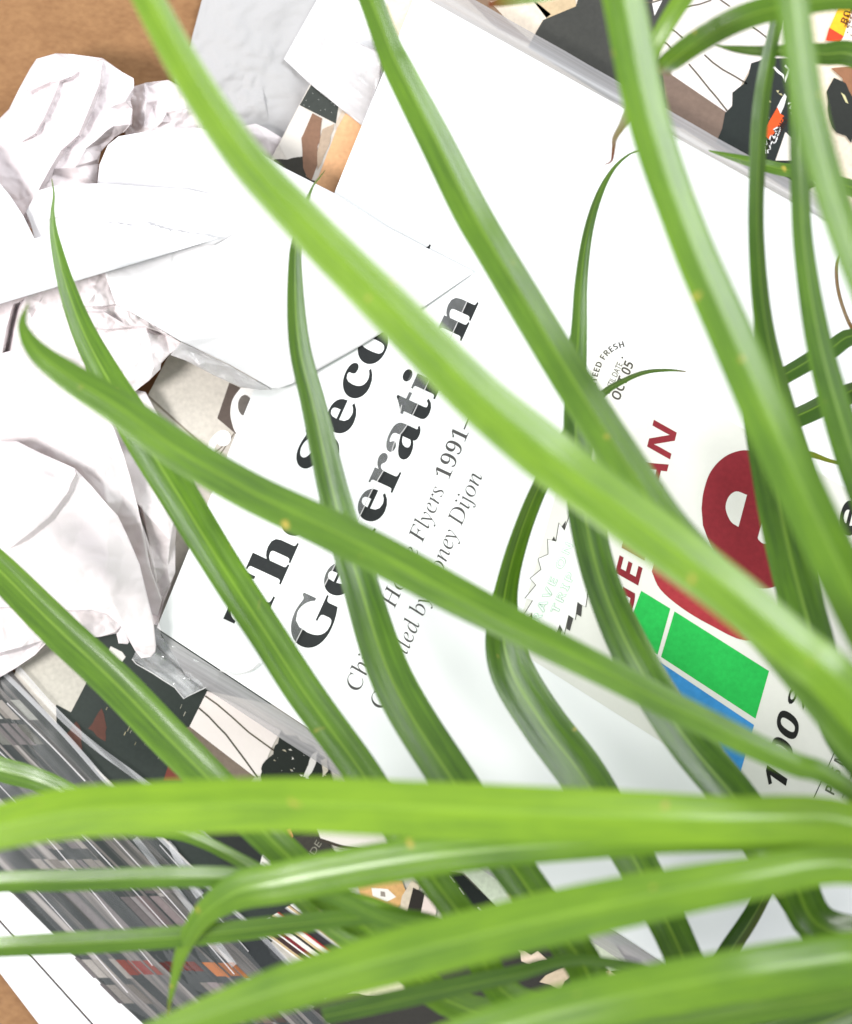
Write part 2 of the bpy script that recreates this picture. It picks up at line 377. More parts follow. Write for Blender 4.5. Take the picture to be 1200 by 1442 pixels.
GLYPHS = {
'BG': (756, "669 40 578 6 489 -14 399 -20 329 -15 266 0 208 25 158 58 115 100 81 151 56 208 41 271 36 341 41 408 56 470 81 526 115 576 156 618 205 652 260 678 319 693 383 698 437 694 493 681 552 661 561 657 570 655 577 654 586 655 594 658 600 663 607 671 613 681 621 698 656 698 656 453 622 453 605 495 586 530 565 561 541 588 515 611 488 630 458 644 429 652 399 655 301 620 242 516 222 339 228 243 244 165 272 103 310 59 355 33 410 24 443 26 468 33 485 44 496 60 503 80 505 106 505 190 503 217 497 237 487 250 471 258 445 264 405 266 405 300 750 300 750 266 717 264 696 258 684 250 676 238 671 218 669 191", "20 22 21 32 34 33 32 35 34 20 23 22 19 23 20 31 35 32 19 24 23 18 24 19 30 35 31 29 35 30 18 45 24 45 25 24 28 35 29 45 26 25 27 35 28 18 46 45 44 26 45 44 27 26 44 43 27 43 42 27 42 41 27 41 40 27 40 39 27 39 35 27 17 46 18 17 47 46 16 47 17 15 47 16 38 35 39 37 35 38 14 47 15 14 48 47 36 35 37 13 48 14 12 48 13 11 48 12 11 49 48 67 69 68 67 70 69 10 49 11 67 71 70 66 71 67 66 72 71 65 72 66 65 73 72 64 73 65 64 74 73 63 74 64 10 50 49 63 75 74 62 75 63 62 76 75 61 76 62 9 50 10 61 0 76 60 0 61 9 51 50 8 51 9 59 0 60 8 52 51 7 52 8 58 0 59 57 0 58 7 53 52 6 53 7 56 0 57 56 1 0 55 1 56 6 54 53 54 1 55 5 54 6 5 1 54 5 2 1 4 2 5 4 3 2"),
'BS': (581, "95 -21 59 -21 59 240 97 240 116 170 140 118 170 77 204 49 245 33 293 27 327 30 356 40 379 57 396 79 407 104 410 133 401 172 376 205 333 234 240 280 186 309 143 340 111 373 87 409 74 449 69 494 72 534 81 570 96 602 116 630 140 654 169 673 202 688 237 696 275 699 296 698 319 696 342 692 368 687 394 680 421 672 426 671 431 669 435 668 439 668 442 667 446 667 458 670 467 679 473 699 510 699 510 470 476 470 464 509 450 541 433 570 413 596 391 617 367 634 342 647 316 654 289 657 258 654 233 645 211 631 196 613 186 591 183 566 186 543 194 522 208 504 227 488 252 472 283 455 379 410 417 391 449 371 476 351 497 329 514 306 526 282 534 256 538 228 540 198 537 156 526 118 509 83 485 53 455 27 420 7 380 -8 335 -17 286 -20 252 -18 235 -16 218 -13 202 -9 185 -4 170 2 156 6 145 9 136 11 130 13 126 13 117 12 111 10 107 7 103 2 99 -6", "33 35 34 48 50 49 48 51 50 33 36 35 32 36 33 32 37 36 32 38 37 31 38 32 31 39 38 31 40 39 47 51 48 30 40 31 30 41 40 30 42 41 46 51 47 30 43 42 30 44 43 30 45 44 30 46 45 30 61 46 61 60 46 60 59 46 59 58 46 58 57 46 57 56 46 56 55 46 55 51 46 30 62 61 30 63 62 29 63 30 29 64 63 29 65 64 28 65 29 28 66 65 27 66 28 27 67 66 54 51 55 26 67 27 26 68 67 26 69 68 53 51 54 25 69 26 25 70 69 52 51 53 25 71 70 24 71 25 24 72 71 24 73 72 24 74 73 23 74 24 23 75 74 22 75 23 22 76 75 21 76 22 21 77 76 21 78 77 20 78 21 20 79 78 19 79 20 19 80 79 19 81 80 18 81 19 18 82 81 1 3 2 1 4 3 17 82 18 17 83 82 16 83 17 16 84 83 15 84 16 1 5 4 15 85 84 14 85 15 14 86 85 1 6 5 13 86 14 13 87 86 12 87 13 1 105 6 105 7 6 11 87 12 11 88 87 105 104 7 104 8 7 10 88 11 104 103 8 103 9 8 9 88 10 9 89 88 103 89 9 102 89 103 101 89 102 100 89 101 1 106 105 99 89 100 99 90 89 1 107 106 98 90 99 1 108 107 97 90 98 96 90 97 1 0 108 96 91 90 95 91 96 94 91 95 93 91 94 93 92 91"),
'BT': (630, "493 -5 132 -5 132 31 168 33 192 40 208 50 218 65 225 89 227 120 227 640 222 640 174 635 134 621 101 597 75 564 57 523 47 468 11 468 11 683 616 683 616 467 582 467 553 565 493 621 400 640 397 640 397 120 399 88 405 64 415 49 431 39 455 33 493 31", "17 14 18 14 13 18 13 12 18 12 11 18 11 19 18 11 10 19 10 9 19 9 25 19 25 24 19 24 23 19 23 22 19 22 20 19 8 25 9 8 26 25 21 20 22 17 15 14 17 16 15 7 26 8 7 27 26 6 27 7 6 28 27 5 28 6 5 29 28 4 29 5 4 30 29 3 30 4 3 31 30 2 31 3 2 32 31 2 0 32 1 0 2"),
'Ba': (512, "496 40 459 6 420 -14 379 -20 334 -12 305 12 295 44 253 12 200 -11 142 -18 109 -15 80 -4 56 13 39 36 28 63 25 94 32 137 55 175 92 207 143 235 211 262 291 287 291 359 289 384 283 403 274 417 261 427 243 433 220 435 185 432 166 422 160 408 161 404 166 396 173 385 181 371 186 357 188 344 186 326 179 310 167 297 152 287 134 281 115 279 95 281 77 288 63 299 52 314 46 332 44 352 47 376 55 398 70 418 89 436 112 450 139 463 170 472 204 477 241 479 306 475 358 461 395 439 421 407 436 365 441 313 441 93 441 78 442 67 444 61 445 58 448 57 453 56 459 57 466 60 478 69 181 125 186 85 201 63 225 55 234 56 244 60 257 65 269 74 281 84 291 96 291 245 232 221 194 181", "57 59 58 56 59 57 56 60 59 55 60 56 54 60 55 54 61 60 53 61 54 53 28 61 28 27 61 27 62 61 52 29 53 29 28 53 26 62 27 52 30 29 25 62 26 52 31 30 51 31 52 24 62 25 51 32 31 24 63 62 51 33 32 23 63 24 50 33 51 50 34 33 50 35 34 22 63 23 49 35 50 49 36 35 22 64 63 21 64 22 49 37 36 48 37 49 48 38 37 47 38 48 47 39 38 46 39 47 21 65 64 46 40 39 45 40 46 45 41 40 44 41 45 44 42 41 20 85 21 85 65 21 43 42 44 19 85 20 19 86 85 84 65 85 18 86 19 18 87 86 17 87 18 17 75 87 16 75 17 15 75 16 15 76 75 83 65 84 14 76 15 83 66 65 14 77 76 82 66 83 82 67 66 81 67 82 73 0 74 81 68 67 80 68 81 13 77 14 13 78 77 80 69 68 72 0 73 79 69 80 79 70 69 71 0 72 79 71 70 78 71 79 78 0 71 13 6 78 6 0 78 13 7 6 5 0 6 5 1 0 12 7 13 11 7 12 4 1 5 11 8 7 4 2 1 10 8 11 10 9 8 3 2 4"),
'Bc': (437, "431 90 372 28 307 -8 232 -20 194 -16 159 -6 126 12 97 36 72 65 52 99 36 137 27 179 24 223 27 271 38 315 55 355 78 391 107 421 140 446 177 465 217 476 260 480 305 477 344 466 376 448 399 424 413 397 418 365 416 346 410 330 400 317 387 307 371 301 352 299 316 307 294 332 287 373 287 379 287 384 288 390 289 395 289 399 289 404 285 422 273 433 252 437 208 420 181 368 172 279 176 213 188 159 208 116 235 86 267 68 304 62 337 67 369 83 404 114", "20 22 21 20 23 22 19 23 20 19 24 23 18 24 19 18 45 24 45 25 24 17 45 18 17 46 45 44 25 45 43 25 44 43 26 25 42 26 43 16 46 17 16 47 46 41 26 42 40 26 41 40 27 26 39 27 40 15 47 16 38 27 39 37 27 38 36 27 37 35 27 36 15 48 47 35 28 27 14 48 15 35 29 28 34 29 35 34 30 29 34 31 30 13 48 14 33 31 34 33 32 31 13 49 48 12 49 13 11 49 12 11 50 49 10 50 11 10 51 50 9 51 10 9 52 51 56 0 57 8 52 9 56 1 0 8 53 52 55 1 56 8 54 53 54 1 55 7 54 8 7 1 54 6 1 7 6 2 1 5 2 6 4 2 5 4 3 2"),
'Bd': (551, "327 44 303 14 260 -12 208 -20 174 -17 142 -6 113 11 87 35 65 63 47 97 34 135 27 175 24 219 27 269 35 314 49 355 68 392 91 422 118 447 149 465 182 475 217 479 262 473 302 453 327 429 327 597 325 614 321 628 313 637 301 643 284 647 257 649 257 683 480 683 480 112 481 90 484 74 488 63 495 56 508 50 531 45 531 11 469 8 405 -3 327 -21 198 89 212 65 231 52 255 47 269 49 283 55 297 65 310 79 320 95 327 114 327 359 323 374 315 386 304 398 290 406 275 411 259 413 233 408 213 394 199 370 188 334 182 287 180 228 182 171 188 125", "31 33 32 31 30 33 30 29 33 29 28 33 28 27 33 27 26 33 26 34 33 25 34 26 24 34 25 20 22 21 19 22 20 19 23 22 18 23 19 18 24 23 17 24 18 17 61 24 61 60 24 60 59 24 59 58 24 58 57 24 57 56 24 56 34 24 16 61 17 16 62 61 16 63 62 16 64 63 15 64 16 55 34 56 15 65 64 54 34 55 14 65 15 14 66 65 13 66 14 13 67 66 12 67 13 12 68 67 11 68 12 10 68 11 10 69 68 9 69 10 9 45 69 53 34 54 53 35 34 8 45 9 52 35 53 52 36 35 8 46 45 51 36 52 51 37 36 8 47 46 50 37 51 7 47 8 50 38 37 50 39 38 49 39 50 7 48 47 49 40 39 48 40 49 7 0 48 0 40 48 0 41 40 7 1 0 44 43 0 43 42 0 42 41 0 6 1 7 6 2 1 5 2 6 4 2 5 4 3 2"),
'Be': (448, "431 109 373 36 307 -6 229 -20 191 -17 156 -6 123 11 95 35 70 65 50 100 36 140 27 185 24 234 27 280 36 322 52 360 72 394 97 423 127 447 160 465 196 475 234 479 289 473 336 453 374 420 403 376 420 322 426 258 426 242 180 242 193 147 233 88 297 68 333 75 367 96 402 135 178 303 178 291 295 291 295 320 294 358 290 388 283 410 273 425 259 434 241 437 206 423 185 379", "20 22 21 19 22 20 19 23 22 18 23 19 18 45 23 45 24 23 17 45 18 17 46 45 44 24 45 43 24 44 42 24 43 16 46 17 16 47 46 42 25 24 41 25 42 15 47 16 40 25 41 15 36 47 40 26 25 14 36 15 39 26 40 39 27 26 13 36 14 38 27 39 13 37 36 13 38 37 13 27 38 12 27 13 12 29 27 29 28 27 12 30 29 11 30 12 10 30 11 10 31 30 9 31 10 34 0 35 34 1 0 8 31 9 33 1 34 8 32 31 32 1 33 8 1 32 7 1 8 7 2 1 6 2 7 5 2 6 5 3 2 4 3 5"),
'Bh': (567, "273 -5 22 -5 22 28 43 31 55 35 63 41 68 51 72 65 73 83 73 594 72 612 69 626 64 636 56 643 44 647 23 651 23 683 225 683 225 410 258 444 306 470 362 479 437 461 482 405 497 315 497 83 498 65 501 51 506 42 513 35 525 31 546 28 546 -5 296 -5 296 29 307 29 328 35 341 52 345 83 345 323 344 348 341 367 336 382 329 391 318 397 302 399 274 393 248 376 225 348 225 83 226 65 229 51 234 42 241 35 252 31 273 28", "15 17 16 15 14 17 14 13 17 13 12 17 12 18 17 11 18 12 10 18 11 9 18 10 8 18 9 20 22 21 19 22 20 19 23 22 18 23 19 8 48 18 48 47 18 47 46 18 46 45 18 45 23 18 45 44 23 44 24 23 43 24 44 42 24 43 41 24 42 40 24 41 8 49 48 39 24 40 38 24 39 38 25 24 37 25 38 7 49 8 37 26 25 7 50 49 37 27 26 7 51 50 6 51 7 36 27 37 36 28 27 6 52 51 5 52 6 36 29 28 5 53 52 4 53 5 36 30 29 4 54 53 3 54 4 35 30 36 35 31 30 3 55 54 2 55 3 33 35 34 33 31 35 1 55 2 33 32 31 1 0 55"),
'Bi': (295, "273 -5 22 -5 22 28 44 31 56 36 64 41 69 50 72 64 73 83 73 375 72 396 69 412 65 421 59 426 47 430 25 433 26 467 226 467 226 83 227 65 230 51 234 42 241 36 252 31 273 28 207 557 190 544 171 537 150 534 129 537 109 544 93 557 80 573 73 593 70 614 73 635 80 655 93 672 109 685 129 692 150 695 171 692 191 685 207 672 220 655 227 635 230 614 227 593 220 573", "39 41 40 38 41 39 38 42 41 37 42 38 37 43 42 36 43 37 36 44 43 35 44 36 35 45 44 34 45 35 34 46 45 33 46 34 33 47 46 32 47 33 32 48 47 31 48 32 31 25 48 30 25 31 30 26 25 30 27 26 29 27 30 29 28 27 15 17 16 15 14 17 14 13 17 13 12 17 12 18 17 11 18 12 10 18 11 9 18 10 8 18 9 7 18 8 7 19 18 7 20 19 6 20 7 6 21 20 5 21 6 5 22 21 4 22 5 4 23 22 3 23 4 3 24 23 2 24 3 1 24 2 1 0 24"),
'Bn': (567, "273 -5 22 -5 22 28 43 31 55 35 63 41 68 51 72 65 73 83 73 377 72 395 69 409 64 419 56 426 45 431 23 434 23 467 225 467 225 410 257 444 306 470 362 479 437 461 482 405 497 315 497 83 498 65 501 51 506 42 513 35 525 31 546 28 546 -5 296 -5 296 29 307 29 328 35 341 52 345 83 345 323 344 348 341 367 336 382 329 391 318 397 302 399 274 393 248 376 225 348 225 83 226 65 229 51 234 42 241 35 252 31 273 28", "20 22 21 19 22 20 15 17 16 15 18 17 19 23 22 18 23 19 14 18 15 13 18 14 12 18 13 11 18 12 11 23 18 10 23 11 10 45 23 45 44 23 44 24 23 10 46 45 43 24 44 9 46 10 9 47 46 42 24 43 41 24 42 8 48 9 48 47 9 40 24 41 8 49 48 39 24 40 38 24 39 38 25 24 37 25 38 7 49 8 37 26 25 7 50 49 37 27 26 7 51 50 6 51 7 36 27 37 36 28 27 6 52 51 5 52 6 36 29 28 5 53 52 4 53 5 36 30 29 4 54 53 3 54 4 35 30 36 35 31 30 3 55 54 2 55 3 33 35 34 33 31 35 1 55 2 33 32 31 1 0 55"),
'Bo': (501, "368 12 333 -6 293 -17 251 -20 208 -16 168 -5 132 13 100 37 73 67 52 102 36 142 26 184 23 229 26 275 36 318 52 358 73 393 100 423 132 447 168 465 207 475 250 479 293 476 332 465 368 447 399 423 426 394 448 359 464 320 474 276 477 229 474 182 464 139 448 100 426 65 400 36 196 60 209 39 228 26 251 22 274 26 293 39 306 60 312 75 316 96 319 121 320 152 322 188 322 229 320 307 314 364 304 401 291 423 273 436 251 440 227 436 209 423 196 401 186 364 181 307 179 230 179 189 181 153 183 122 186 96 190 75", "20 22 21 20 23 22 19 23 20 19 24 23 18 24 19 18 54 24 54 25 24 17 54 18 17 55 54 53 25 54 52 25 53 17 56 55 52 26 25 51 26 52 17 57 56 16 57 17 16 58 57 50 26 51 50 27 26 15 58 16 49 27 50 15 59 58 49 28 27 14 59 15 49 29 28 13 59 14 13 60 59 48 29 49 48 30 29 12 60 13 12 61 60 48 31 30 11 61 12 47 31 48 11 62 61 46 31 47 10 62 11 46 32 31 10 63 62 45 32 46 9 63 10 45 33 32 9 64 63 44 33 45 8 64 9 44 34 33 8 65 64 43 34 44 8 36 65 42 34 43 7 36 8 42 35 34 7 37 36 41 35 42 40 35 41 7 38 37 6 38 7 40 0 35 6 39 38 39 0 40 6 0 39 5 0 6 5 1 0 4 1 5 4 2 1 3 2 4"),
'Br': (428, "299 -5 22 -5 22 28 44 31 56 36 64 41 69 50 72 64 73 83 73 375 72 397 69 412 65 421 58 427 47 430 25 433 26 467 222 467 222 392 231 407 252 433 276 453 300 467 324 476 347 479 374 477 396 469 414 456 426 439 434 419 436 396 434 377 428 360 418 346 404 335 388 328 369 326 352 327 338 332 327 340 319 349 311 359 304 369 297 376 290 381 281 382 269 379 257 371 245 357 235 337 229 314 227 286 227 83 229 64 233 50 240 41 251 36 269 31 299 29", "23 25 24 23 26 25 22 26 23 22 27 26 21 27 22 15 17 16 15 14 17 14 18 17 21 28 27 20 28 21 20 29 28 19 29 20 13 18 14 12 18 13 11 18 12 19 30 29 10 18 11 18 30 19 9 18 10 18 31 30 9 45 18 45 31 18 9 46 45 44 31 45 43 31 44 9 47 46 43 32 31 42 32 43 8 48 9 48 47 9 41 32 42 41 33 32 40 33 41 8 49 48 39 33 40 39 34 33 38 34 39 8 50 49 38 35 34 37 35 38 37 36 35 8 51 50 8 52 51 8 53 52 7 53 8 6 53 7 6 54 53 5 54 6 5 55 54 5 56 55 4 56 5 4 57 56 3 57 4 3 58 57 2 58 3 2 0 58 1 0 2"),
'Bt': (340, "338 100 298 32 247 -6 184 -19 147 -16 117 -5 94 12 79 37 70 68 67 106 67 410 25 410 25 448 64 486 98 521 127 553 152 582 172 609 189 636 220 636 220 467 314 467 314 410 220 410 220 122 221 104 223 89 227 78 232 71 240 67 250 65 269 70 287 86 305 118", "17 19 18 17 20 19 16 20 17 15 20 16 14 20 15 13 20 14 12 20 13 12 21 20 12 22 21 11 22 12 10 22 11 9 23 10 23 22 10 9 24 23 9 25 24 32 0 33 8 25 9 8 26 25 32 1 0 8 27 26 31 1 32 8 28 27 8 29 28 30 1 31 7 29 8 7 30 29 7 1 30 6 1 7 6 2 1 5 2 6 4 2 5 4 3 2"),
'IC': (701, "477 25 432 5 382 -7 327 -11 272 -7 220 4 173 23 130 48 93 80 62 119 36 163 18 212 7 267 5 314 8 362 19 409 36 455 57 499 84 541 115 579 150 612 188 642 251 676 317 696 386 703 427 700 472 692 523 677 534 674 544 672 554 671 568 674 579 683 586 696 600 696 586 499 573 499 573 501 572 506 572 511 571 517 570 522 570 527 559 571 541 608 516 638 484 660 445 674 400 678 359 674 319 663 281 644 246 619 213 589 185 553 160 512 140 467 126 419 117 368 114 314 118 259 133 191 158 134 195 87 239 52 291 31 348 24 434 38 510 80 574 148 590 135 556 92 518 54", "23 25 24 23 26 25 22 26 23 32 34 33 32 35 34 22 48 26 48 27 26 31 35 32 22 49 48 47 27 48 47 28 27 21 49 22 21 50 49 30 35 31 47 29 28 46 29 47 46 30 29 46 45 30 45 44 30 44 43 30 43 35 30 21 51 50 21 52 51 20 52 21 20 53 52 19 53 20 19 54 53 18 54 19 42 35 43 18 55 54 17 55 18 41 35 42 40 35 41 39 35 40 17 56 55 38 35 39 37 35 38 36 35 37 16 56 17 16 57 56 15 57 16 15 58 57 14 58 15 14 59 58 13 59 14 12 59 13 12 60 59 11 60 12 11 61 60 10 61 11 10 62 61 9 62 10 68 70 69 68 71 70 9 63 62 8 63 9 68 72 71 8 64 63 67 72 68 7 64 8 67 0 72 7 65 64 6 65 7 66 0 67 6 66 65 66 1 0 6 1 66 5 1 6 5 2 1 4 2 5 4 3 2"),
'ID': (755, "-48 4 -46 16 -44 16 -16 18 7 24 24 35 37 52 46 76 52 107 116 573 119 594 120 611 119 625 115 641 106 654 94 663 78 669 58 674 37 676 39 688 301 688 365 684 423 673 476 654 523 628 564 595 598 556 625 511 645 460 656 404 660 352 655 301 644 252 625 206 599 163 567 124 528 90 483 60 433 36 377 18 315 8 204 32 218 30 233 29 249 29 303 33 352 44 395 62 433 87 466 117 493 152 515 191 531 234 542 280 548 329 549 378 545 429 530 499 504 557 466 603 418 636 360 656 292 663 273 662 256 660 244 657 233 652 225 643 220 631 216 617 212 599 208 577 147 134 143 108 142 87 143 72 147 57 157 46 172 38 181 36 192 33", "18 20 19 18 21 20 18 22 21 17 22 18 16 22 17 16 62 22 62 23 22 15 62 16 14 63 15 63 62 15 61 23 62 14 64 63 14 65 64 14 66 65 60 23 61 60 24 23 13 66 14 13 67 66 13 68 67 12 68 13 59 24 60 12 69 68 59 25 24 11 69 12 11 70 69 10 70 11 58 25 59 10 71 70 58 26 25 9 71 10 9 72 71 8 72 9 57 26 58 57 27 26 57 28 27 56 28 57 56 29 28 55 29 56 55 30 29 54 30 55 54 31 30 53 31 54 53 32 31 52 32 53 52 33 32 51 33 52 51 34 33 50 34 51 50 35 34 49 35 50 8 73 72 49 36 35 48 36 49 8 74 73 7 74 8 48 37 36 7 75 74 47 37 48 6 75 7 6 76 75 46 37 47 46 38 37 6 77 76 5 77 6 5 78 77 45 38 46 5 79 78 45 39 38 5 80 79 4 80 5 4 41 80 44 39 45 4 42 41 4 43 42 4 44 43 4 39 44 3 39 4 3 40 39 2 40 3 0 2 1 0 40 2"),
'IF': (604, "246 4 -41 4 -39 16 -39 16 -19 17 -1 19 13 23 24 30 34 39 42 52 48 67 53 86 57 108 121 573 124 594 125 611 124 625 120 641 111 654 99 663 83 669 63 674 42 676 44 688 533 688 524 532 512 532 512 531 511 534 511 538 511 542 510 545 510 548 502 585 489 615 470 636 444 650 412 658 372 661 293 661 268 660 250 657 238 651 231 644 226 634 223 624 222 613 219 591 214 557 208 511 201 453 192 380 252 380 284 381 311 384 334 389 353 396 370 407 383 420 394 438 404 458 411 480 424 480 391 237 378 237 378 241 378 249 378 258 377 266 376 275 375 284 369 308 361 327 349 340 331 348 305 352 271 354 188 354 156 103 155 98 155 91 154 84 154 76 154 70 154 65 159 48 168 34 181 25 198 20 221 16 246 14", "22 24 23 22 38 24 38 37 24 37 36 24 36 35 24 35 34 24 34 33 24 33 25 24 21 38 22 20 38 21 19 38 20 18 39 19 39 38 19 18 40 39 18 41 40 18 42 41 17 42 18 17 43 42 17 44 43 16 44 17 16 45 44 15 45 16 15 46 45 15 47 46 14 47 15 13 47 14 13 48 47 32 25 33 12 48 13 12 49 48 31 25 32 30 25 31 29 25 30 28 25 29 27 26 28 26 25 28 12 50 49 60 62 61 60 63 62 59 63 60 12 51 50 58 63 59 57 63 58 56 63 57 55 71 56 71 63 56 54 72 55 72 71 55 53 73 54 73 72 54 52 74 53 74 73 53 12 77 51 77 52 51 77 76 52 76 75 52 75 74 52 12 78 77 70 63 71 69 63 70 68 63 69 67 63 68 66 63 67 65 63 66 64 63 65 11 78 12 11 79 78 11 80 79 11 81 80 10 81 11 10 82 81 10 83 82 10 84 83 9 84 10 9 85 84 8 85 9 8 86 85 7 86 8 7 87 86 6 87 7 6 88 87 5 88 6 5 89 88 4 89 5 3 89 4 3 90 89 1 3 2 1 90 3 1 0 90"),
'IH': (775, "222 4 -45 4 -44 16 -44 16 -24 17 -7 19 7 23 19 30 29 39 37 51 43 66 48 85 52 107 116 573 119 594 120 611 119 625 115 641 107 654 95 663 79 669 59 674 38 676 40 688 308 688 306 676 305 676 278 674 255 668 238 657 226 640 216 614 210 581 188 426 187 418 186 410 187 402 189 395 193 390 199 386 206 384 215 382 226 382 482 382 492 382 501 384 508 387 512 391 516 398 518 407 540 572 543 593 544 610 543 625 539 641 530 654 518 663 502 669 482 674 461 676 463 688 731 688 729 676 724 676 698 674 676 667 660 656 648 639 639 615 633 585 570 119 568 109 567 99 566 89 566 81 566 73 566 66 571 50 579 38 591 28 607 22 627 18 648 16 646 4 379 4 380 16 380 16 401 17 418 19 432 23 444 30 454 39 462 51 468 66 472 85 476 107 505 316 505 318 505 321 505 323 505 326 505 329 505 332 503 339 499 345 493 349 485 351 476 352 466 352 211 352 200 352 192 350 185 348 180 343 177 337 175 328 146 119 144 109 143 99 142 89 142 81 142 73 142 66 147 50 155 38 167 28 183 22 203 18 224 16", "22 24 23 22 26 24 26 25 24 59 61 60 59 63 61 63 62 61 22 27 26 59 64 63 21 27 22 58 64 59 21 28 27 58 65 64 57 65 58 20 28 21 56 65 57 19 28 20 19 29 28 56 66 65 55 66 56 18 29 19 18 30 29 55 67 66 54 67 55 17 30 18 53 67 54 16 30 17 16 31 30 53 68 67 52 68 53 15 31 16 52 69 68 15 32 31 14 32 15 51 69 52 13 32 14 50 69 51 50 70 69 13 33 32 12 33 13 49 70 50 12 34 33 12 35 34 12 36 35 48 70 49 12 37 36 47 70 48 12 38 37 46 70 47 12 39 38 45 70 46 12 113 39 113 40 39 44 70 45 113 41 40 43 103 44 103 70 44 113 112 41 112 42 41 112 111 42 111 110 42 110 43 42 110 109 43 109 108 43 108 107 43 107 106 43 106 105 43 105 104 43 104 103 43 12 114 113 102 70 103 12 115 114 101 70 102 100 70 101 12 116 115 99 70 100 98 70 99 97 70 98 96 70 97 95 70 96 12 117 116 95 71 70 12 118 117 95 72 71 94 72 95 11 118 12 11 119 118 94 73 72 11 120 119 94 74 73 93 74 94 10 120 11 10 121 120 93 75 74 10 122 121 93 76 75 10 123 122 93 77 76 92 77 93 9 123 10 91 77 92 8 123 9 8 124 123 91 78 77 90 78 91 7 124 8 7 125 124 90 79 78 89 79 90 6 125 7 89 80 79 6 126 125 5 126 6 88 80 89 5 127 126 88 81 80 4 127 5 87 81 88 4 128 127 87 82 81 3 128 4 86 82 87 3 0 128 86 83 82 1 3 2 1 0 3 84 86 85 84 83 86"),
'Ia': (509, "170 37 141 12 109 -3 76 -8 52 -5 31 4 13 18 -1 39 -12 65 -19 97 -21 150 -16 205 -3 260 19 313 48 361 84 405 124 440 167 460 212 467 247 461 272 444 294 405 303 456 371 456 323 135 319 106 317 83 317 65 321 56 329 50 341 48 359 56 381 79 405 113 415 106 373 43 332 5 292 -8 271 -3 257 11 250 35 250 63 255 109 269 199 228 120 199 73 61 108 70 74 89 52 115 45 132 48 149 55 165 68 182 85 197 104 213 127 227 153 240 180 252 209 263 238 271 268 278 299 281 329 282 357 280 384 270 420 248 442 217 449 185 443 156 426 129 398 106 360 87 315 72 262 66 234 62 207 59 181 58 156 59 132", "17 19 18 17 20 19 16 67 17 67 20 17 21 23 22 21 24 23 16 68 67 66 20 67 66 21 20 16 69 68 65 21 66 15 69 16 15 70 69 64 21 65 14 70 15 64 24 21 14 71 70 63 24 64 13 71 14 13 72 71 62 24 63 61 24 62 13 73 72 12 73 13 60 24 61 59 24 60 12 74 73 11 74 12 58 43 59 43 24 59 11 75 74 57 43 58 11 76 75 10 76 11 57 44 43 42 24 43 10 77 76 56 44 57 10 78 77 55 44 56 9 78 10 42 25 24 9 46 78 54 44 55 54 45 44 32 34 33 41 25 42 9 47 46 32 35 34 41 26 25 53 45 54 8 47 9 52 45 53 41 27 26 31 35 32 8 48 47 52 0 45 51 0 52 41 28 27 7 48 8 40 28 41 30 35 31 40 29 28 50 0 51 7 49 48 40 30 29 40 35 30 49 0 50 7 0 49 40 36 35 6 0 7 6 1 0 39 36 40 5 1 6 5 2 1 38 36 39 38 37 36 4 2 5 4 3 2"),
'Ib': (507, "243 21 205 5 165 -5 124 -8 87 -6 55 1 28 12 8 26 -5 40 -10 55 -10 60 -10 67 -9 74 57 601 58 612 59 622 59 631 59 639 58 645 57 651 55 662 50 670 42 676 32 679 19 681 3 682 -9 682 -7 692 11 694 31 696 49 699 65 702 79 705 91 709 113 716 128 720 138 721 143 720 145 719 145 715 99 360 151 424 201 456 257 467 295 463 329 450 359 428 383 399 399 364 409 323 411 284 407 245 398 206 383 168 363 132 338 99 310 68 278 43 63 56 74 30 100 15 139 10 177 15 212 31 245 56 274 90 297 130 315 176 327 224 332 271 330 315 323 347 311 374 294 396 273 413 249 423 222 426 190 421 161 406 136 381 114 346 98 302 87 249 64 100 62 83 62 68", "35 37 36 35 38 37 34 38 35 34 39 38 33 39 34 33 40 39 32 40 33 31 40 32 30 19 31 19 40 31 29 21 30 21 20 30 20 19 30 28 22 29 22 21 29 27 23 28 23 22 28 26 25 27 25 24 27 24 23 27 18 40 19 17 40 18 16 40 17 15 40 16 14 40 15 13 40 14 12 40 13 42 44 43 42 45 44 41 45 42 41 76 45 76 46 45 76 75 46 75 47 46 41 77 76 40 78 41 78 77 41 74 47 75 73 47 74 40 79 78 73 48 47 72 48 73 40 80 79 71 48 72 71 49 48 12 80 40 70 49 71 12 81 80 70 50 49 69 50 70 12 82 81 69 51 50 68 51 69 12 83 82 68 52 51 67 52 68 67 53 52 66 53 67 66 54 53 66 55 54 65 55 66 12 84 83 65 56 55 64 56 65 12 85 84 11 85 12 64 57 56 11 58 85 10 58 11 9 58 10 63 57 64 9 59 58 8 59 9 63 0 57 7 59 8 62 0 63 7 60 59 6 60 7 62 1 0 61 1 62 6 61 60 5 61 6 5 1 61 5 2 1 4 2 5 4 3 2"),
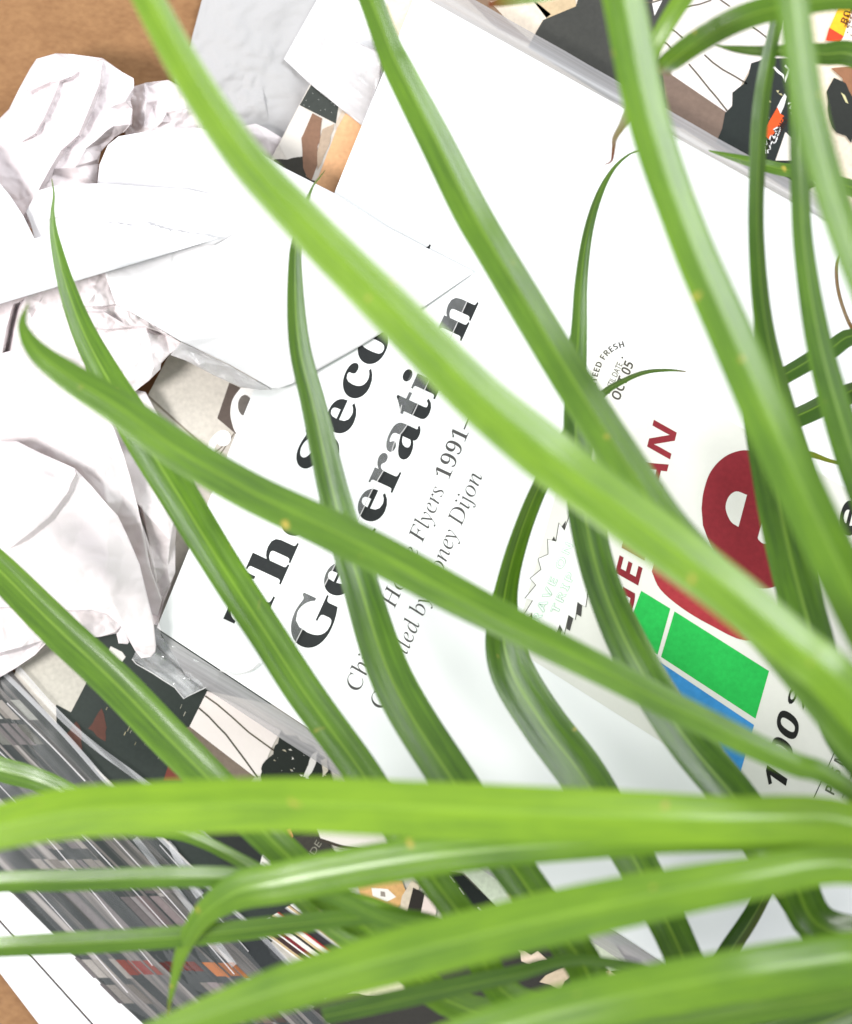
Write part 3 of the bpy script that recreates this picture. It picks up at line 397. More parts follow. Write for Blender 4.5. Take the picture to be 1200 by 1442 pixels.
'Ic': (444, "336 105 279 43 216 5 149 -8 107 -3 69 12 37 37 11 71 -7 113 -18 163 -20 195 -18 227 -12 260 -2 291 12 322 29 351 49 378 73 402 99 423 142 447 187 462 236 467 264 465 289 458 310 446 326 432 336 415 341 396 342 381 339 368 334 358 326 350 316 346 303 344 280 348 266 360 259 381 258 386 259 392 260 397 262 403 265 408 268 414 269 415 271 418 273 421 275 425 276 428 276 432 270 442 256 447 236 449 200 444 168 430 138 406 112 374 91 337 75 293 65 247 61 202 63 159 71 123 84 91 102 65 124 46 149 34 178 30 229 40 279 70 323 116", "20 22 21 20 23 22 19 23 20 19 51 23 51 24 23 19 52 51 50 24 51 49 24 50 18 52 19 49 25 24 18 53 52 48 25 49 47 25 48 47 26 25 18 54 53 46 26 47 45 26 46 17 54 18 44 26 45 43 26 44 42 26 43 42 27 26 41 27 42 40 27 41 17 55 54 39 27 40 16 55 17 38 27 39 38 28 27 37 28 38 36 28 37 36 29 28 35 29 36 15 55 16 15 56 55 35 30 29 34 30 35 34 31 30 14 56 15 34 32 31 33 32 34 14 57 56 13 57 14 13 58 57 12 58 13 11 58 12 11 59 58 10 59 11 10 60 59 9 60 10 8 60 9 8 61 60 8 62 61 68 0 69 7 62 8 68 1 0 7 63 62 6 63 7 67 1 68 6 64 63 6 65 64 67 2 1 66 2 67 5 65 6 5 66 65 5 2 66 4 2 5 4 3 2"),
'Id': (528, "191 35 161 11 129 -3 93 -8 63 -5 37 6 15 23 -3 46 -16 75 -23 110 -25 142 -23 176 -16 213 -5 250 9 286 27 322 48 355 71 385 97 412 117 429 138 443 159 454 181 461 203 466 225 467 259 463 284 453 307 428 330 619 330 623 330 629 331 634 330 639 330 645 330 650 327 660 322 669 314 675 303 678 290 680 274 681 264 681 265 692 302 696 336 701 363 709 384 716 399 720 410 721 413 720 415 718 416 714 416 712 416 709 416 705 416 702 416 699 415 698 338 120 337 109 336 99 335 90 335 81 335 73 335 65 340 52 351 44 367 41 388 50 414 76 441 114 453 106 430 72 408 42 387 20 366 4 346 -5 325 -8 297 -3 280 13 271 41 270 71 274 113 286 192 247 114 219 69 81 58 95 46 112 39 130 37 148 40 166 48 184 62 201 79 217 100 233 125 248 152 261 181 272 211 282 242 290 272 296 303 300 333 301 360 299 387 295 405 288 421 278 434 266 443 252 449 237 451 204 446 172 429 142 402 115 365 92 320 74 266 61 210 55 160 57 116 62 93 70 74", "47 49 48 47 50 49 46 50 47 46 51 50 45 51 46 45 52 51 45 53 52 44 53 45 44 54 53 44 55 54 44 56 55 43 56 44 43 57 56 43 36 57 36 35 57 35 34 57 34 33 57 33 32 57 32 31 57 31 58 57 42 37 43 37 36 43 41 40 42 40 39 42 39 38 42 38 37 42 30 58 31 29 58 30 28 58 29 27 58 28 23 25 24 22 25 23 22 26 25 21 26 22 20 110 21 110 26 21 110 109 26 109 27 26 20 111 110 108 27 109 20 112 111 107 27 108 19 112 20 106 27 107 18 112 19 18 113 112 106 105 27 105 104 27 104 58 27 17 113 18 17 114 113 103 58 104 16 114 17 16 115 114 102 58 103 15 115 16 101 58 102 14 115 15 14 116 115 100 58 101 13 116 14 99 58 100 13 117 116 12 117 13 98 83 99 83 58 99 11 117 12 97 83 98 11 118 117 97 84 83 82 58 83 96 84 97 10 118 11 10 119 118 95 84 96 9 119 10 94 84 95 82 59 58 9 120 119 69 71 70 94 85 84 81 59 82 8 120 9 81 60 59 69 72 71 93 85 94 81 61 60 8 121 120 81 62 61 81 63 62 92 85 93 68 72 69 7 121 8 7 86 121 81 64 63 68 73 72 80 64 81 92 0 85 80 65 64 91 0 92 7 87 86 80 66 65 67 73 68 90 0 91 7 88 87 6 88 7 80 67 66 67 74 73 80 74 67 79 74 80 89 0 90 6 89 88 6 0 89 6 1 0 5 1 6 79 75 74 78 75 79 5 2 1 4 2 5 78 76 75 77 76 78 4 3 2"),
'Ie': (428, "241 21 208 6 172 -3 133 -6 94 -2 60 12 30 34 6 64 -11 102 -21 148 -23 179 -21 212 -15 245 -4 278 10 310 27 341 48 370 71 396 98 419 140 446 184 462 230 467 257 465 280 459 299 448 313 434 323 417 328 396 326 356 307 320 271 285 218 255 149 232 60 215 59 199 58 187 59 175 59 165 60 155 61 145 80 84 117 46 172 34 221 43 269 72 313 116 325 105 300 72 271 43 93 344 80 311 69 275 59 230 126 244 176 265 214 293 241 327 255 364 255 405 248 428 233 443 210 448 189 445 167 435 147 420 127 399 109 374", "20 22 21 20 23 22 19 23 20 19 61 23 61 24 23 61 25 24 19 62 61 60 25 61 18 62 19 18 63 62 59 25 60 18 64 63 59 26 25 58 26 59 18 65 64 17 65 18 58 27 26 57 27 58 17 66 65 16 66 17 57 28 27 16 49 66 15 49 16 56 28 57 56 29 28 15 50 49 14 50 15 55 29 56 55 30 29 14 51 50 13 51 14 54 30 55 54 31 30 12 51 13 12 52 51 53 31 54 53 32 31 11 52 12 52 32 53 52 33 32 11 33 52 11 34 33 10 34 11 10 35 34 10 36 35 9 36 10 9 37 36 9 38 37 9 39 38 8 39 9 8 40 39 44 46 45 44 47 46 7 40 8 7 41 40 44 48 47 43 48 44 6 41 7 6 42 41 42 48 43 42 0 48 6 0 42 5 0 6 5 1 0 4 1 5 4 2 1 3 2 4"),
'Ig': (426, "245 -203 209 -215 169 -222 124 -224 75 -220 32 -210 -3 -192 -31 -168 -50 -141 -58 -111 -51 -59 -15 -11 56 36 24 53 9 68 2 86 3 96 8 108 19 122 70 181 23 213 -5 248 -19 291 -20 322 -14 351 -3 379 14 405 36 427 63 445 93 459 127 467 164 470 189 468 216 463 246 453 275 444 295 438 309 436 370 436 375 400 305 400 312 380 317 366 319 352 320 319 315 288 304 260 287 235 265 214 239 197 210 183 177 176 142 173 114 174 98 176 81 160 71 144 69 128 81 110 110 93 155 77 205 61 248 44 283 25 309 2 327 -26 336 -60 337 -91 331 -119 318 -145 300 -168 275 -188 60 270 73 225 101 197 141 188 163 191 182 200 199 214 214 233 226 256 235 282 240 310 242 340 240 372 235 396 226 416 213 432 197 444 180 452 160 454 140 451 121 442 103 427 88 408 76 386 66 360 60 331 58 302 -6 -96 16 -154 65 -189 138 -201 221 -189 268 -151 278 -89 273 -72 265 -57 252 -44 236 -31 219 -21 200 -11 180 -2 160 5 140 12 114 20 92 27 74 31 25 -7 -1 -49", "30 32 31 30 33 32 29 33 30 29 34 33 28 90 29 90 34 29 28 91 90 89 34 90 89 35 34 88 35 89 28 92 91 27 92 28 87 35 88 87 36 35 27 93 92 87 37 36 87 38 37 87 39 38 86 39 87 27 94 93 26 94 27 85 40 86 40 39 86 26 95 94 25 95 26 85 41 40 84 41 85 25 96 95 84 42 41 24 96 25 83 42 84 83 43 42 24 97 96 83 44 43 23 97 24 82 44 83 23 98 97 22 98 23 82 45 44 81 45 82 22 72 98 21 72 22 81 46 45 80 46 81 21 73 72 80 47 46 79 47 80 20 73 21 79 48 47 78 48 79 20 74 73 77 48 78 77 49 48 19 74 20 76 49 77 19 75 74 76 50 49 75 50 76 19 50 75 19 51 50 18 54 19 54 51 19 18 55 54 53 51 54 53 52 51 18 56 55 18 57 56 18 58 57 17 58 18 17 59 58 16 59 17 15 59 16 15 60 59 14 60 15 14 61 60 13 61 14 13 62 61 12 62 13 12 63 62 11 117 12 117 63 12 11 118 117 116 63 117 115 63 116 115 64 63 114 64 115 113 64 114 112 64 113 112 65 64 111 65 112 11 119 118 110 65 111 10 119 11 109 65 110 109 66 65 108 66 109 107 66 108 10 99 119 106 66 107 9 99 10 106 67 66 105 67 106 104 67 105 104 68 67 9 100 99 8 100 9 104 69 68 7 100 8 104 70 69 103 70 104 7 101 100 6 101 7 103 71 70 103 0 71 102 0 103 6 102 101 5 102 6 5 0 102 5 1 0 4 1 5 4 2 1 3 2 4"),
'Ih': (599, "563 48 529 19 492 0 454 -6 429 -3 406 6 387 20 371 39 361 63 354 91 353 107 352 126 351 147 352 171 353 196 356 225 365 329 367 348 368 366 369 382 370 397 369 411 368 423 358 457 339 478 311 485 272 476 236 450 202 407 174 355 155 305 147 257 126 4 41 4 91 618 92 643 93 661 93 672 81 700 54 717 13 722 9 722 12 756 188 756 173 576 171 549 168 522 165 494 162 466 158 438 154 406 172 406 220 482 275 526 337 541 396 529 435 493 455 433 456 422 456 408 455 391 454 371 453 349 451 324 440 206 439 187 438 168 437 150 438 133 439 116 441 100 449 72 464 55 486 49 507 52 528 60 546 71", "41 43 42 41 40 43 40 39 43 39 38 43 38 44 43 37 44 38 36 44 37 35 44 36 34 44 35 33 44 34 33 45 44 33 46 45 53 55 54 53 56 55 52 56 53 33 47 46 33 48 47 52 25 56 25 24 56 24 57 56 52 26 25 51 26 52 23 57 24 51 27 26 33 49 48 22 57 23 51 28 27 33 50 49 22 58 57 21 58 22 21 59 58 20 59 21 20 60 59 51 29 28 33 51 50 33 29 51 19 60 20 19 61 60 18 61 19 18 62 61 17 62 18 33 30 29 17 63 62 16 63 17 15 63 16 15 64 63 33 31 30 33 32 31 14 64 15 14 65 64 13 65 14 13 66 65 12 66 13 12 67 66 12 68 67 11 68 12 11 69 68 10 69 11 10 70 69 9 70 10 9 71 70 8 71 9 8 72 71 75 0 76 7 72 8 74 0 75 7 73 72 73 0 74 7 0 73 7 1 0 6 1 7 5 1 6 5 2 1 4 2 5 4 3 2"),
'Ii': (264, "188 109 144 45 97 5 50 -8 25 -2 7 15 -2 44 -2 54 -2 65 -1 79 0 93 2 110 4 127 39 358 40 364 41 370 41 377 42 384 42 389 42 394 38 407 31 417 21 424 8 429 -9 431 -25 432 -24 441 -3 444 18 447 38 450 56 453 71 455 84 458 104 463 117 466 123 467 127 466 130 463 131 458 132 456 132 454 131 451 131 448 131 445 130 442 75 118 73 100 72 86 72 76 77 59 86 48 101 44 125 53 151 80 178 119 138 603 129 596 118 592 106 590 94 592 82 596 71 604 62 614 55 625 52 638 52 649 56 660 62 670 71 679 81 683 92 685 105 683 117 679 128 670 138 660 144 649 147 636 147 624 144 613", "69 71 70 69 72 71 68 72 69 68 73 72 67 73 68 67 74 73 66 74 67 66 75 74 65 75 66 64 75 65 64 76 75 63 76 64 63 77 76 62 77 63 62 78 77 61 78 62 61 55 78 60 55 61 60 56 55 59 56 60 59 57 56 58 57 59 34 36 35 33 36 34 33 37 36 33 38 37 32 38 33 32 39 38 31 39 32 31 40 39 30 40 31 30 41 40 29 41 30 29 42 41 28 42 29 28 43 42 27 43 28 27 44 43 26 44 27 26 22 44 22 21 44 21 20 44 20 19 44 19 45 44 25 24 26 24 23 26 23 22 26 18 45 19 17 45 18 16 45 17 15 45 16 14 45 15 13 45 14 12 45 13 11 45 12 53 0 54 11 46 45 10 46 11 53 1 0 10 47 46 9 47 10 9 48 47 52 1 53 8 48 9 8 49 48 7 49 8 7 50 49 6 50 7 51 1 52 6 51 50 51 2 1 6 2 51 5 2 6 4 2 5 4 3 2"),
'Ij': (259, "47 -148 22 -191 -9 -216 -46 -224 -64 -222 -80 -216 -95 -206 -107 -194 -115 -180 -119 -165 -118 -144 -109 -132 -92 -128 -74 -132 -63 -142 -57 -161 -57 -165 -56 -169 -56 -174 -56 -179 -56 -184 -55 -189 -52 -198 -46 -203 -35 -205 -20 -196 -7 -171 4 -132 9 -106 13 -75 17 -39 21 2 24 48 28 100 47 370 47 373 47 377 47 381 47 385 46 389 46 393 43 405 38 416 30 424 17 427 -1 430 -23 432 -22 442 -5 445 15 447 32 450 48 453 62 455 74 458 94 463 107 466 115 467 120 466 123 462 124 455 94 85 89 35 83 -11 76 -52 67 -88 57 -121 141 603 132 596 121 592 109 590 97 592 85 596 74 604 65 614 58 625 55 638 55 649 59 660 65 670 74 679 84 683 95 685 108 683 120 679 131 670 141 660 147 649 150 636 150 624 147 613", "80 82 81 80 83 82 79 83 80 79 84 83 78 84 79 78 85 84 77 85 78 77 86 85 76 86 77 75 86 76 75 87 86 74 87 75 74 88 87 73 88 74 73 89 88 72 89 73 72 66 89 71 66 72 71 67 66 70 67 71 70 68 67 69 68 70 55 57 56 54 57 55 54 58 57 53 58 54 53 59 58 52 59 53 51 59 52 51 60 59 50 41 51 41 40 51 40 60 51 49 42 50 42 41 50 48 43 49 43 42 49 47 43 48 46 45 47 45 44 47 44 43 47 39 60 40 38 60 39 37 60 38 36 60 37 35 60 36 34 60 35 33 60 34 32 60 33 32 61 60 31 61 32 31 62 61 30 62 31 30 63 62 29 63 30 29 64 63 28 64 29 28 65 64 27 65 28 27 0 65 11 13 12 11 14 13 26 0 27 10 14 11 10 15 14 9 15 10 26 1 0 9 16 15 8 16 9 8 17 16 8 18 17 25 1 26 8 19 18 8 20 19 7 20 8 7 21 20 7 22 21 25 2 1 6 22 7 24 2 25 6 23 22 6 24 23 6 2 24 5 2 6 5 3 2 4 3 5"),
'Il': (257, "110 21 87 5 67 -4 48 -7 35 -6 23 -1 13 6 5 15 -1 26 -4 40 -5 50 -4 63 -3 80 -1 100 2 122 5 147 70 613 72 625 72 635 71 645 68 660 61 671 52 679 39 683 21 686 2 687 2 698 22 700 44 703 63 706 80 708 95 710 108 713 129 718 142 720 149 721 154 720 157 718 158 715 157 709 157 701 156 694 73 126 70 102 69 85 69 73 73 59 82 50 95 47 117 55 141 80 167 116 179 106 157 73 134 43", "34 36 35 34 37 36 33 37 34 33 38 37 32 38 33 32 39 38 31 39 32 30 39 31 30 40 39 29 40 30 28 40 29 27 40 28 27 41 40 26 41 27 25 41 26 25 24 41 24 23 41 23 22 41 22 21 41 21 20 41 20 19 41 19 18 41 18 42 41 17 42 18 16 42 17 15 42 16 14 42 15 14 43 42 13 43 14 50 52 51 50 53 52 13 44 43 12 44 13 12 45 44 11 45 12 49 53 50 11 46 45 49 54 53 10 46 11 10 47 46 48 54 49 10 48 47 9 48 10 9 54 48 9 0 54 8 0 9 7 0 8 7 1 0 6 1 7 5 1 6 5 2 1 4 2 5 4 3 2"),
'Im': (819, "737 112 699 47 657 6 611 -7 585 -1 567 16 558 47 557 67 558 90 561 115 593 324 595 347 596 365 596 380 590 398 577 409 559 413 540 410 521 401 501 387 480 367 460 343 440 314 420 281 402 245 386 205 374 174 364 142 355 108 348 73 341 37 337 4 266 4 315 301 319 333 320 361 319 384 314 400 302 410 285 413 271 411 256 405 239 395 221 381 203 365 184 345 165 322 148 296 131 268 120 244 109 219 100 193 91 165 84 136 77 105 57 4 -14 4 37 314 40 332 42 348 43 362 44 374 45 384 44 393 40 406 33 416 23 423 9 427 -9 430 -26 432 -25 442 16 446 53 451 81 457 92 460 101 463 109 465 115 466 119 467 122 467 126 466 129 463 130 459 130 457 130 454 130 451 130 448 129 445 129 442 94 247 184 376 260 444 331 466 363 460 384 442 394 411 395 381 392 335 382 258 464 380 536 445 607 466 639 460 660 441 671 409 672 400 672 389 671 377 670 363 668 348 666 332 632 97 632 94 632 90 631 86 631 81 631 77 631 73 635 60 644 51 656 48 669 50 681 57 692 68 697 75 703 83 710 93 716 103 723 115 727 122", "78 80 79 77 80 78 77 81 80 76 81 77 100 102 101 91 93 92 75 81 76 75 82 81 74 82 75 73 82 74 91 94 93 100 103 102 73 83 82 72 83 73 72 84 83 72 85 84 71 85 72 71 86 85 71 87 86 70 87 71 70 88 87 99 17 100 17 103 100 90 40 91 40 94 91 69 88 70 40 39 94 39 95 94 69 68 88 68 67 88 67 66 88 66 65 88 65 64 88 64 89 88 17 16 103 16 104 103 15 104 16 38 95 39 38 96 95 90 41 40 99 18 17 37 96 38 14 104 15 14 105 104 63 89 64 90 42 41 99 19 18 14 106 105 36 96 37 13 106 14 90 43 42 62 89 63 13 107 106 99 20 19 61 89 62 35 96 36 90 44 43 35 97 96 98 20 99 12 107 13 12 108 107 89 45 90 45 44 90 60 89 61 98 21 20 11 108 12 11 109 108 59 89 60 34 97 35 11 110 109 58 89 59 10 110 11 89 46 45 98 22 21 34 98 97 33 98 34 57 89 58 10 111 110 9 111 10 89 47 46 56 89 57 98 23 22 32 98 33 89 48 47 98 24 23 89 49 48 32 24 98 56 49 89 32 25 24 56 50 49 56 51 50 32 26 25 56 52 51 32 27 26 56 53 52 32 28 27 56 54 53 128 0 129 8 111 9 127 0 128 127 1 0 32 29 28 56 55 54 126 1 127 8 112 111 8 113 112 125 1 126 7 113 8 7 114 113 7 115 114 124 1 125 7 116 115 7 117 116 123 1 124 7 118 117 32 30 29 122 1 123 6 118 7 6 119 118 121 1 122 6 120 119 120 1 121 6 1 120 5 1 6 5 2 1 32 31 30 4 2 5 4 3 2"),
'In': (542, "459 122 422 50 379 6 332 -9 319 -8 307 -3 297 4 289 14 283 26 280 41 280 72 286 128 298 208 309 290 315 347 316 379 310 397 299 409 282 413 268 411 253 405 237 395 221 382 205 367 189 349 173 328 158 307 143 284 129 260 117 237 107 212 89 157 73 86 60 4 -13 4 40 328 44 354 46 375 45 392 42 404 36 414 27 421 14 425 -1 427 -21 428 -25 428 -25 438 -2 441 21 444 42 448 60 451 76 454 90 457 111 463 125 466 132 467 132 467 133 467 134 465 135 464 135 462 134 459 96 245 148 325 189 376 228 415 266 443 300 460 331 465 362 459 382 442 392 413 393 401 394 388 394 375 393 361 391 347 389 332 357 132 355 118 353 106 352 95 351 87 351 79 352 72 356 58 366 49 380 46 402 56 426 86 448 129", "57 55 56 54 57 55 54 58 57 53 58 54 53 59 58 67 69 68 53 60 59 52 60 53 52 61 60 66 69 67 66 70 69 52 62 61 51 62 52 50 62 51 49 62 50 48 39 49 39 62 49 47 41 48 41 40 48 40 39 48 65 70 66 65 71 70 46 41 47 45 44 46 44 43 46 43 42 46 42 41 46 64 20 65 20 19 65 19 18 65 18 71 65 18 72 71 17 72 18 16 72 17 64 21 20 38 62 39 16 73 72 15 73 16 64 22 21 37 62 38 15 74 73 64 23 22 14 74 15 63 23 64 36 62 37 14 75 74 63 24 23 14 76 75 35 62 36 63 25 24 14 77 76 13 77 14 13 78 77 63 26 25 34 62 35 62 26 63 62 27 26 12 78 13 62 28 27 62 29 28 34 29 62 34 30 29 34 31 30 11 78 12 34 32 31 11 79 78 89 0 90 10 79 11 89 1 0 10 80 79 10 81 80 10 82 81 10 83 82 34 33 32 88 1 89 10 84 83 9 84 10 9 85 84 9 86 85 87 1 88 87 2 1 9 87 86 9 2 87 8 2 9 7 2 8 6 2 7 6 3 2 5 3 6 4 3 5"),
'Io': (522, "296 37 252 12 207 -3 159 -8 113 -3 72 11 37 36 9 68 -11 107 -22 153 -24 190 -20 227 -10 264 5 300 23 334 47 366 73 395 103 419 135 439 169 455 203 464 239 467 286 462 328 448 364 423 393 391 412 352 423 306 425 274 422 240 415 207 403 173 388 142 370 111 348 83 323 59 97 42 117 26 140 16 166 13 193 16 219 27 243 44 265 67 285 94 302 125 316 159 327 194 335 231 340 268 342 303 339 338 322 399 287 437 236 449 203 444 172 428 142 401 116 366 94 324 77 274 65 222 60 172 63 123 70 91 81 64", "20 22 21 19 22 20 19 23 22 18 54 19 54 23 19 18 55 54 53 23 54 53 24 23 18 56 55 17 56 18 52 24 53 17 57 56 52 25 24 16 57 17 16 58 57 51 25 52 15 58 16 51 26 25 15 59 58 14 59 15 51 27 26 50 27 51 13 59 14 13 60 59 50 28 27 49 28 50 12 60 13 12 61 60 49 29 28 48 29 49 11 61 12 48 30 29 47 30 48 10 61 11 10 62 61 47 31 30 46 31 47 9 62 10 46 32 31 9 63 62 45 32 46 8 63 9 45 33 32 44 33 45 8 64 63 44 34 33 7 64 8 43 34 44 7 65 64 43 35 34 6 65 7 42 35 43 6 36 65 42 0 35 41 0 42 6 37 36 41 1 0 5 37 6 40 1 41 5 38 37 39 1 40 5 39 38 5 1 39 5 2 1 4 2 5 4 3 2"),
'Ip': (507, "134 -218 -110 -218 -108 -208 -83 -205 -61 -199 -45 -190 -35 -176 -27 -156 -22 -130 39 350 40 356 41 363 42 371 42 379 43 385 42 391 39 404 33 415 24 422 12 425 -6 427 -27 429 -25 439 -5 442 16 444 35 447 52 450 67 453 80 456 100 462 114 465 123 466 127 465 129 464 130 461 130 456 130 451 129 446 112 358 169 424 220 456 276 467 310 463 340 451 366 432 387 406 402 374 410 335 413 296 409 256 400 216 386 177 368 140 346 105 320 73 291 46 259 23 225 7 189 -4 151 -7 122 -5 97 1 70 14 64 -44 59 -87 56 -121 53 -146 52 -162 52 -170 56 -182 64 -192 77 -201 92 -205 113 -208 136 -209 81 58 92 31 114 15 148 10 176 13 203 24 228 41 251 63 271 90 289 121 304 154 316 190 325 227 330 265 332 303 329 340 323 366 314 388 300 406 284 419 264 427 242 430 208 424 177 407 150 378 127 340 111 295 101 242 83 95 82 90 82 84 81 77 81 70 81 64", "40 42 41 30 32 31 30 33 32 29 33 30 29 34 33 40 43 42 28 34 29 28 35 34 39 43 40 27 35 28 27 36 35 26 36 27 39 96 43 96 44 43 26 37 36 25 37 26 24 37 25 24 38 37 23 18 24 18 38 24 22 18 23 21 20 22 20 19 22 19 18 22 96 95 44 95 45 44 39 97 96 94 45 95 39 98 97 38 98 39 17 38 18 93 45 94 16 38 17 38 99 98 92 45 93 92 46 45 15 38 16 14 38 15 91 46 92 13 38 14 12 38 13 38 100 99 91 47 46 11 38 12 90 47 91 10 38 11 10 100 38 9 100 10 8 101 9 101 100 9 89 47 90 89 48 47 88 48 89 88 49 48 8 102 101 87 49 88 87 50 49 8 103 102 86 50 87 86 51 50 85 51 86 85 52 51 84 52 85 84 53 52 83 53 84 83 54 53 8 104 103 82 54 83 8 105 104 8 106 105 8 107 106 82 55 54 8 108 107 8 75 108 81 55 82 8 62 75 62 76 75 81 56 55 80 56 81 62 77 76 79 56 80 79 57 56 62 78 77 8 63 62 61 78 62 78 57 79 61 57 78 61 58 57 60 58 61 60 59 58 8 64 63 8 65 64 8 66 65 7 66 8 7 67 66 6 67 7 6 68 67 6 69 68 5 69 6 5 70 69 4 70 5 4 71 70 3 71 4 3 72 71 2 72 3 2 73 72 1 73 2 1 74 73 1 0 74"),
'Ir': (333, "58 4 -14 4 32 310 36 343 37 368 37 387 33 401 27 412 17 419 4 422 -13 425 -32 427 -32 439 -11 442 10 446 30 449 47 452 62 455 75 458 95 463 108 466 115 467 120 466 121 464 121 458 91 243 159 378 208 445 249 467 259 466 270 461 279 455 286 445 291 434 294 421 295 404 292 390 285 378 276 369 265 364 251 362 241 363 232 367 222 372 215 380 209 389 202 408 133 299 86 165", "20 22 21 27 29 28 19 22 20 19 23 22 27 30 29 19 24 23 18 24 19 27 31 30 18 25 24 17 25 18 16 25 17 27 32 31 15 25 16 14 6 15 6 25 15 13 7 14 7 6 14 27 33 32 26 46 27 46 33 27 12 8 13 8 7 13 11 10 12 10 9 12 9 8 12 46 34 33 46 35 34 26 47 46 45 35 46 45 36 35 5 25 6 45 37 36 44 37 45 4 25 5 43 37 44 43 38 37 25 47 26 42 38 43 42 39 38 3 25 4 41 39 42 41 40 39 2 25 3 1 25 2 25 48 47 1 48 25 1 0 48"),
'Is': (370, "191 11 169 0 145 -6 117 -8 92 -7 69 -3 49 3 34 8 20 12 8 13 -4 11 -13 5 -15 -2 -28 -2 -28 154 -18 153 -8 113 7 78 26 49 49 28 75 15 104 11 127 14 146 22 162 36 173 55 178 77 178 103 171 128 156 154 135 181 123 194 110 208 99 221 87 235 75 249 63 263 51 278 41 293 32 309 25 324 20 340 17 354 17 385 24 412 40 435 62 453 89 463 122 467 146 466 168 463 186 457 202 451 217 447 230 446 243 448 252 456 254 464 263 464 263 323 252 323 227 391 188 435 136 449 120 447 105 441 93 431 85 418 81 403 81 387 88 363 104 337 129 307 141 294 153 281 165 267 176 254 187 241 198 228 210 211 221 195 230 179 237 163 243 148 246 132 247 106 244 83 236 61 225 42 209 25", "47 49 48 47 50 49 56 58 57 56 59 58 46 50 47 46 51 50 46 52 51 55 59 56 45 64 46 64 63 46 63 52 46 63 53 52 62 53 63 54 59 55 62 54 53 45 65 64 62 61 54 61 59 54 45 66 65 44 66 45 44 67 66 44 68 67 43 68 44 43 69 68 60 59 61 43 70 69 42 70 43 42 71 70 41 71 42 40 71 41 40 72 71 39 72 40 38 72 39 38 73 72 38 74 73 37 74 38 37 75 74 36 75 37 36 76 75 35 76 36 35 77 76 34 77 35 34 78 77 33 78 34 33 79 78 32 79 33 32 80 79 31 80 32 31 81 80 30 81 31 29 81 30 29 82 81 29 83 82 13 15 14 28 83 29 13 16 15 28 84 83 28 85 84 27 85 28 13 17 16 27 86 85 26 86 27 26 87 86 13 18 17 25 87 26 25 88 87 24 88 25 13 10 18 10 19 18 24 89 88 23 89 24 10 9 19 9 20 19 23 0 89 22 0 23 9 21 20 21 0 22 8 21 9 7 21 8 13 11 10 7 0 21 7 1 0 6 1 7 13 12 11 5 1 6 5 2 1 4 2 5 4 3 2"),
'Iu': (542, "180 50 144 18 107 -2 69 -8 52 -6 37 0 24 9 14 22 7 37 3 57 2 69 2 84 2 102 4 122 6 146 10 171 35 339 36 349 37 358 37 367 37 377 37 386 36 396 32 408 26 418 16 425 4 429 -14 431 -31 432 -31 442 -11 445 11 448 30 451 47 454 62 456 75 459 96 464 110 466 116 467 122 466 125 465 126 463 126 461 126 457 126 453 126 449 126 445 125 441 80 160 78 141 76 124 74 110 73 98 73 88 74 79 80 60 93 48 112 44 132 48 154 59 177 78 200 103 222 133 245 169 266 209 285 253 302 301 316 352 327 405 333 456 403 456 358 138 355 109 353 86 354 69 358 56 367 47 381 44 405 53 430 80 454 119 463 110 425 45 381 5 332 -8 306 -3 289 13 280 41 279 62 280 89 284 120 305 251 254 156 216 96", "37 39 38 37 40 39 36 40 37 36 41 40 35 41 36 35 42 41 35 43 42 34 43 35 34 44 43 33 44 34 68 70 69 68 71 70 32 44 33 32 45 44 31 45 32 31 46 45 30 46 31 29 46 30 29 47 46 28 47 29 28 27 47 27 26 47 26 25 47 25 24 47 24 23 47 23 22 47 22 48 47 67 71 68 21 48 22 20 48 21 19 48 20 18 48 19 17 48 18 66 71 67 16 48 17 15 48 16 65 91 66 91 71 66 64 91 65 64 92 91 90 71 91 63 92 64 14 48 15 62 92 63 14 49 48 62 93 92 13 49 14 13 50 49 90 72 71 61 93 62 13 51 50 12 51 13 89 72 90 79 81 80 79 82 81 12 52 51 89 73 72 60 93 61 11 52 12 11 53 52 60 0 93 88 73 89 11 54 53 88 74 73 10 54 11 78 82 79 10 55 54 59 0 60 88 75 74 9 55 10 87 75 88 9 56 55 58 0 59 8 56 9 87 76 75 77 82 78 58 1 0 8 57 56 57 1 58 87 77 76 77 83 82 8 1 57 87 83 77 86 83 87 7 1 8 6 1 7 6 2 1 85 83 86 5 2 6 85 84 83 4 2 5 4 3 2"),
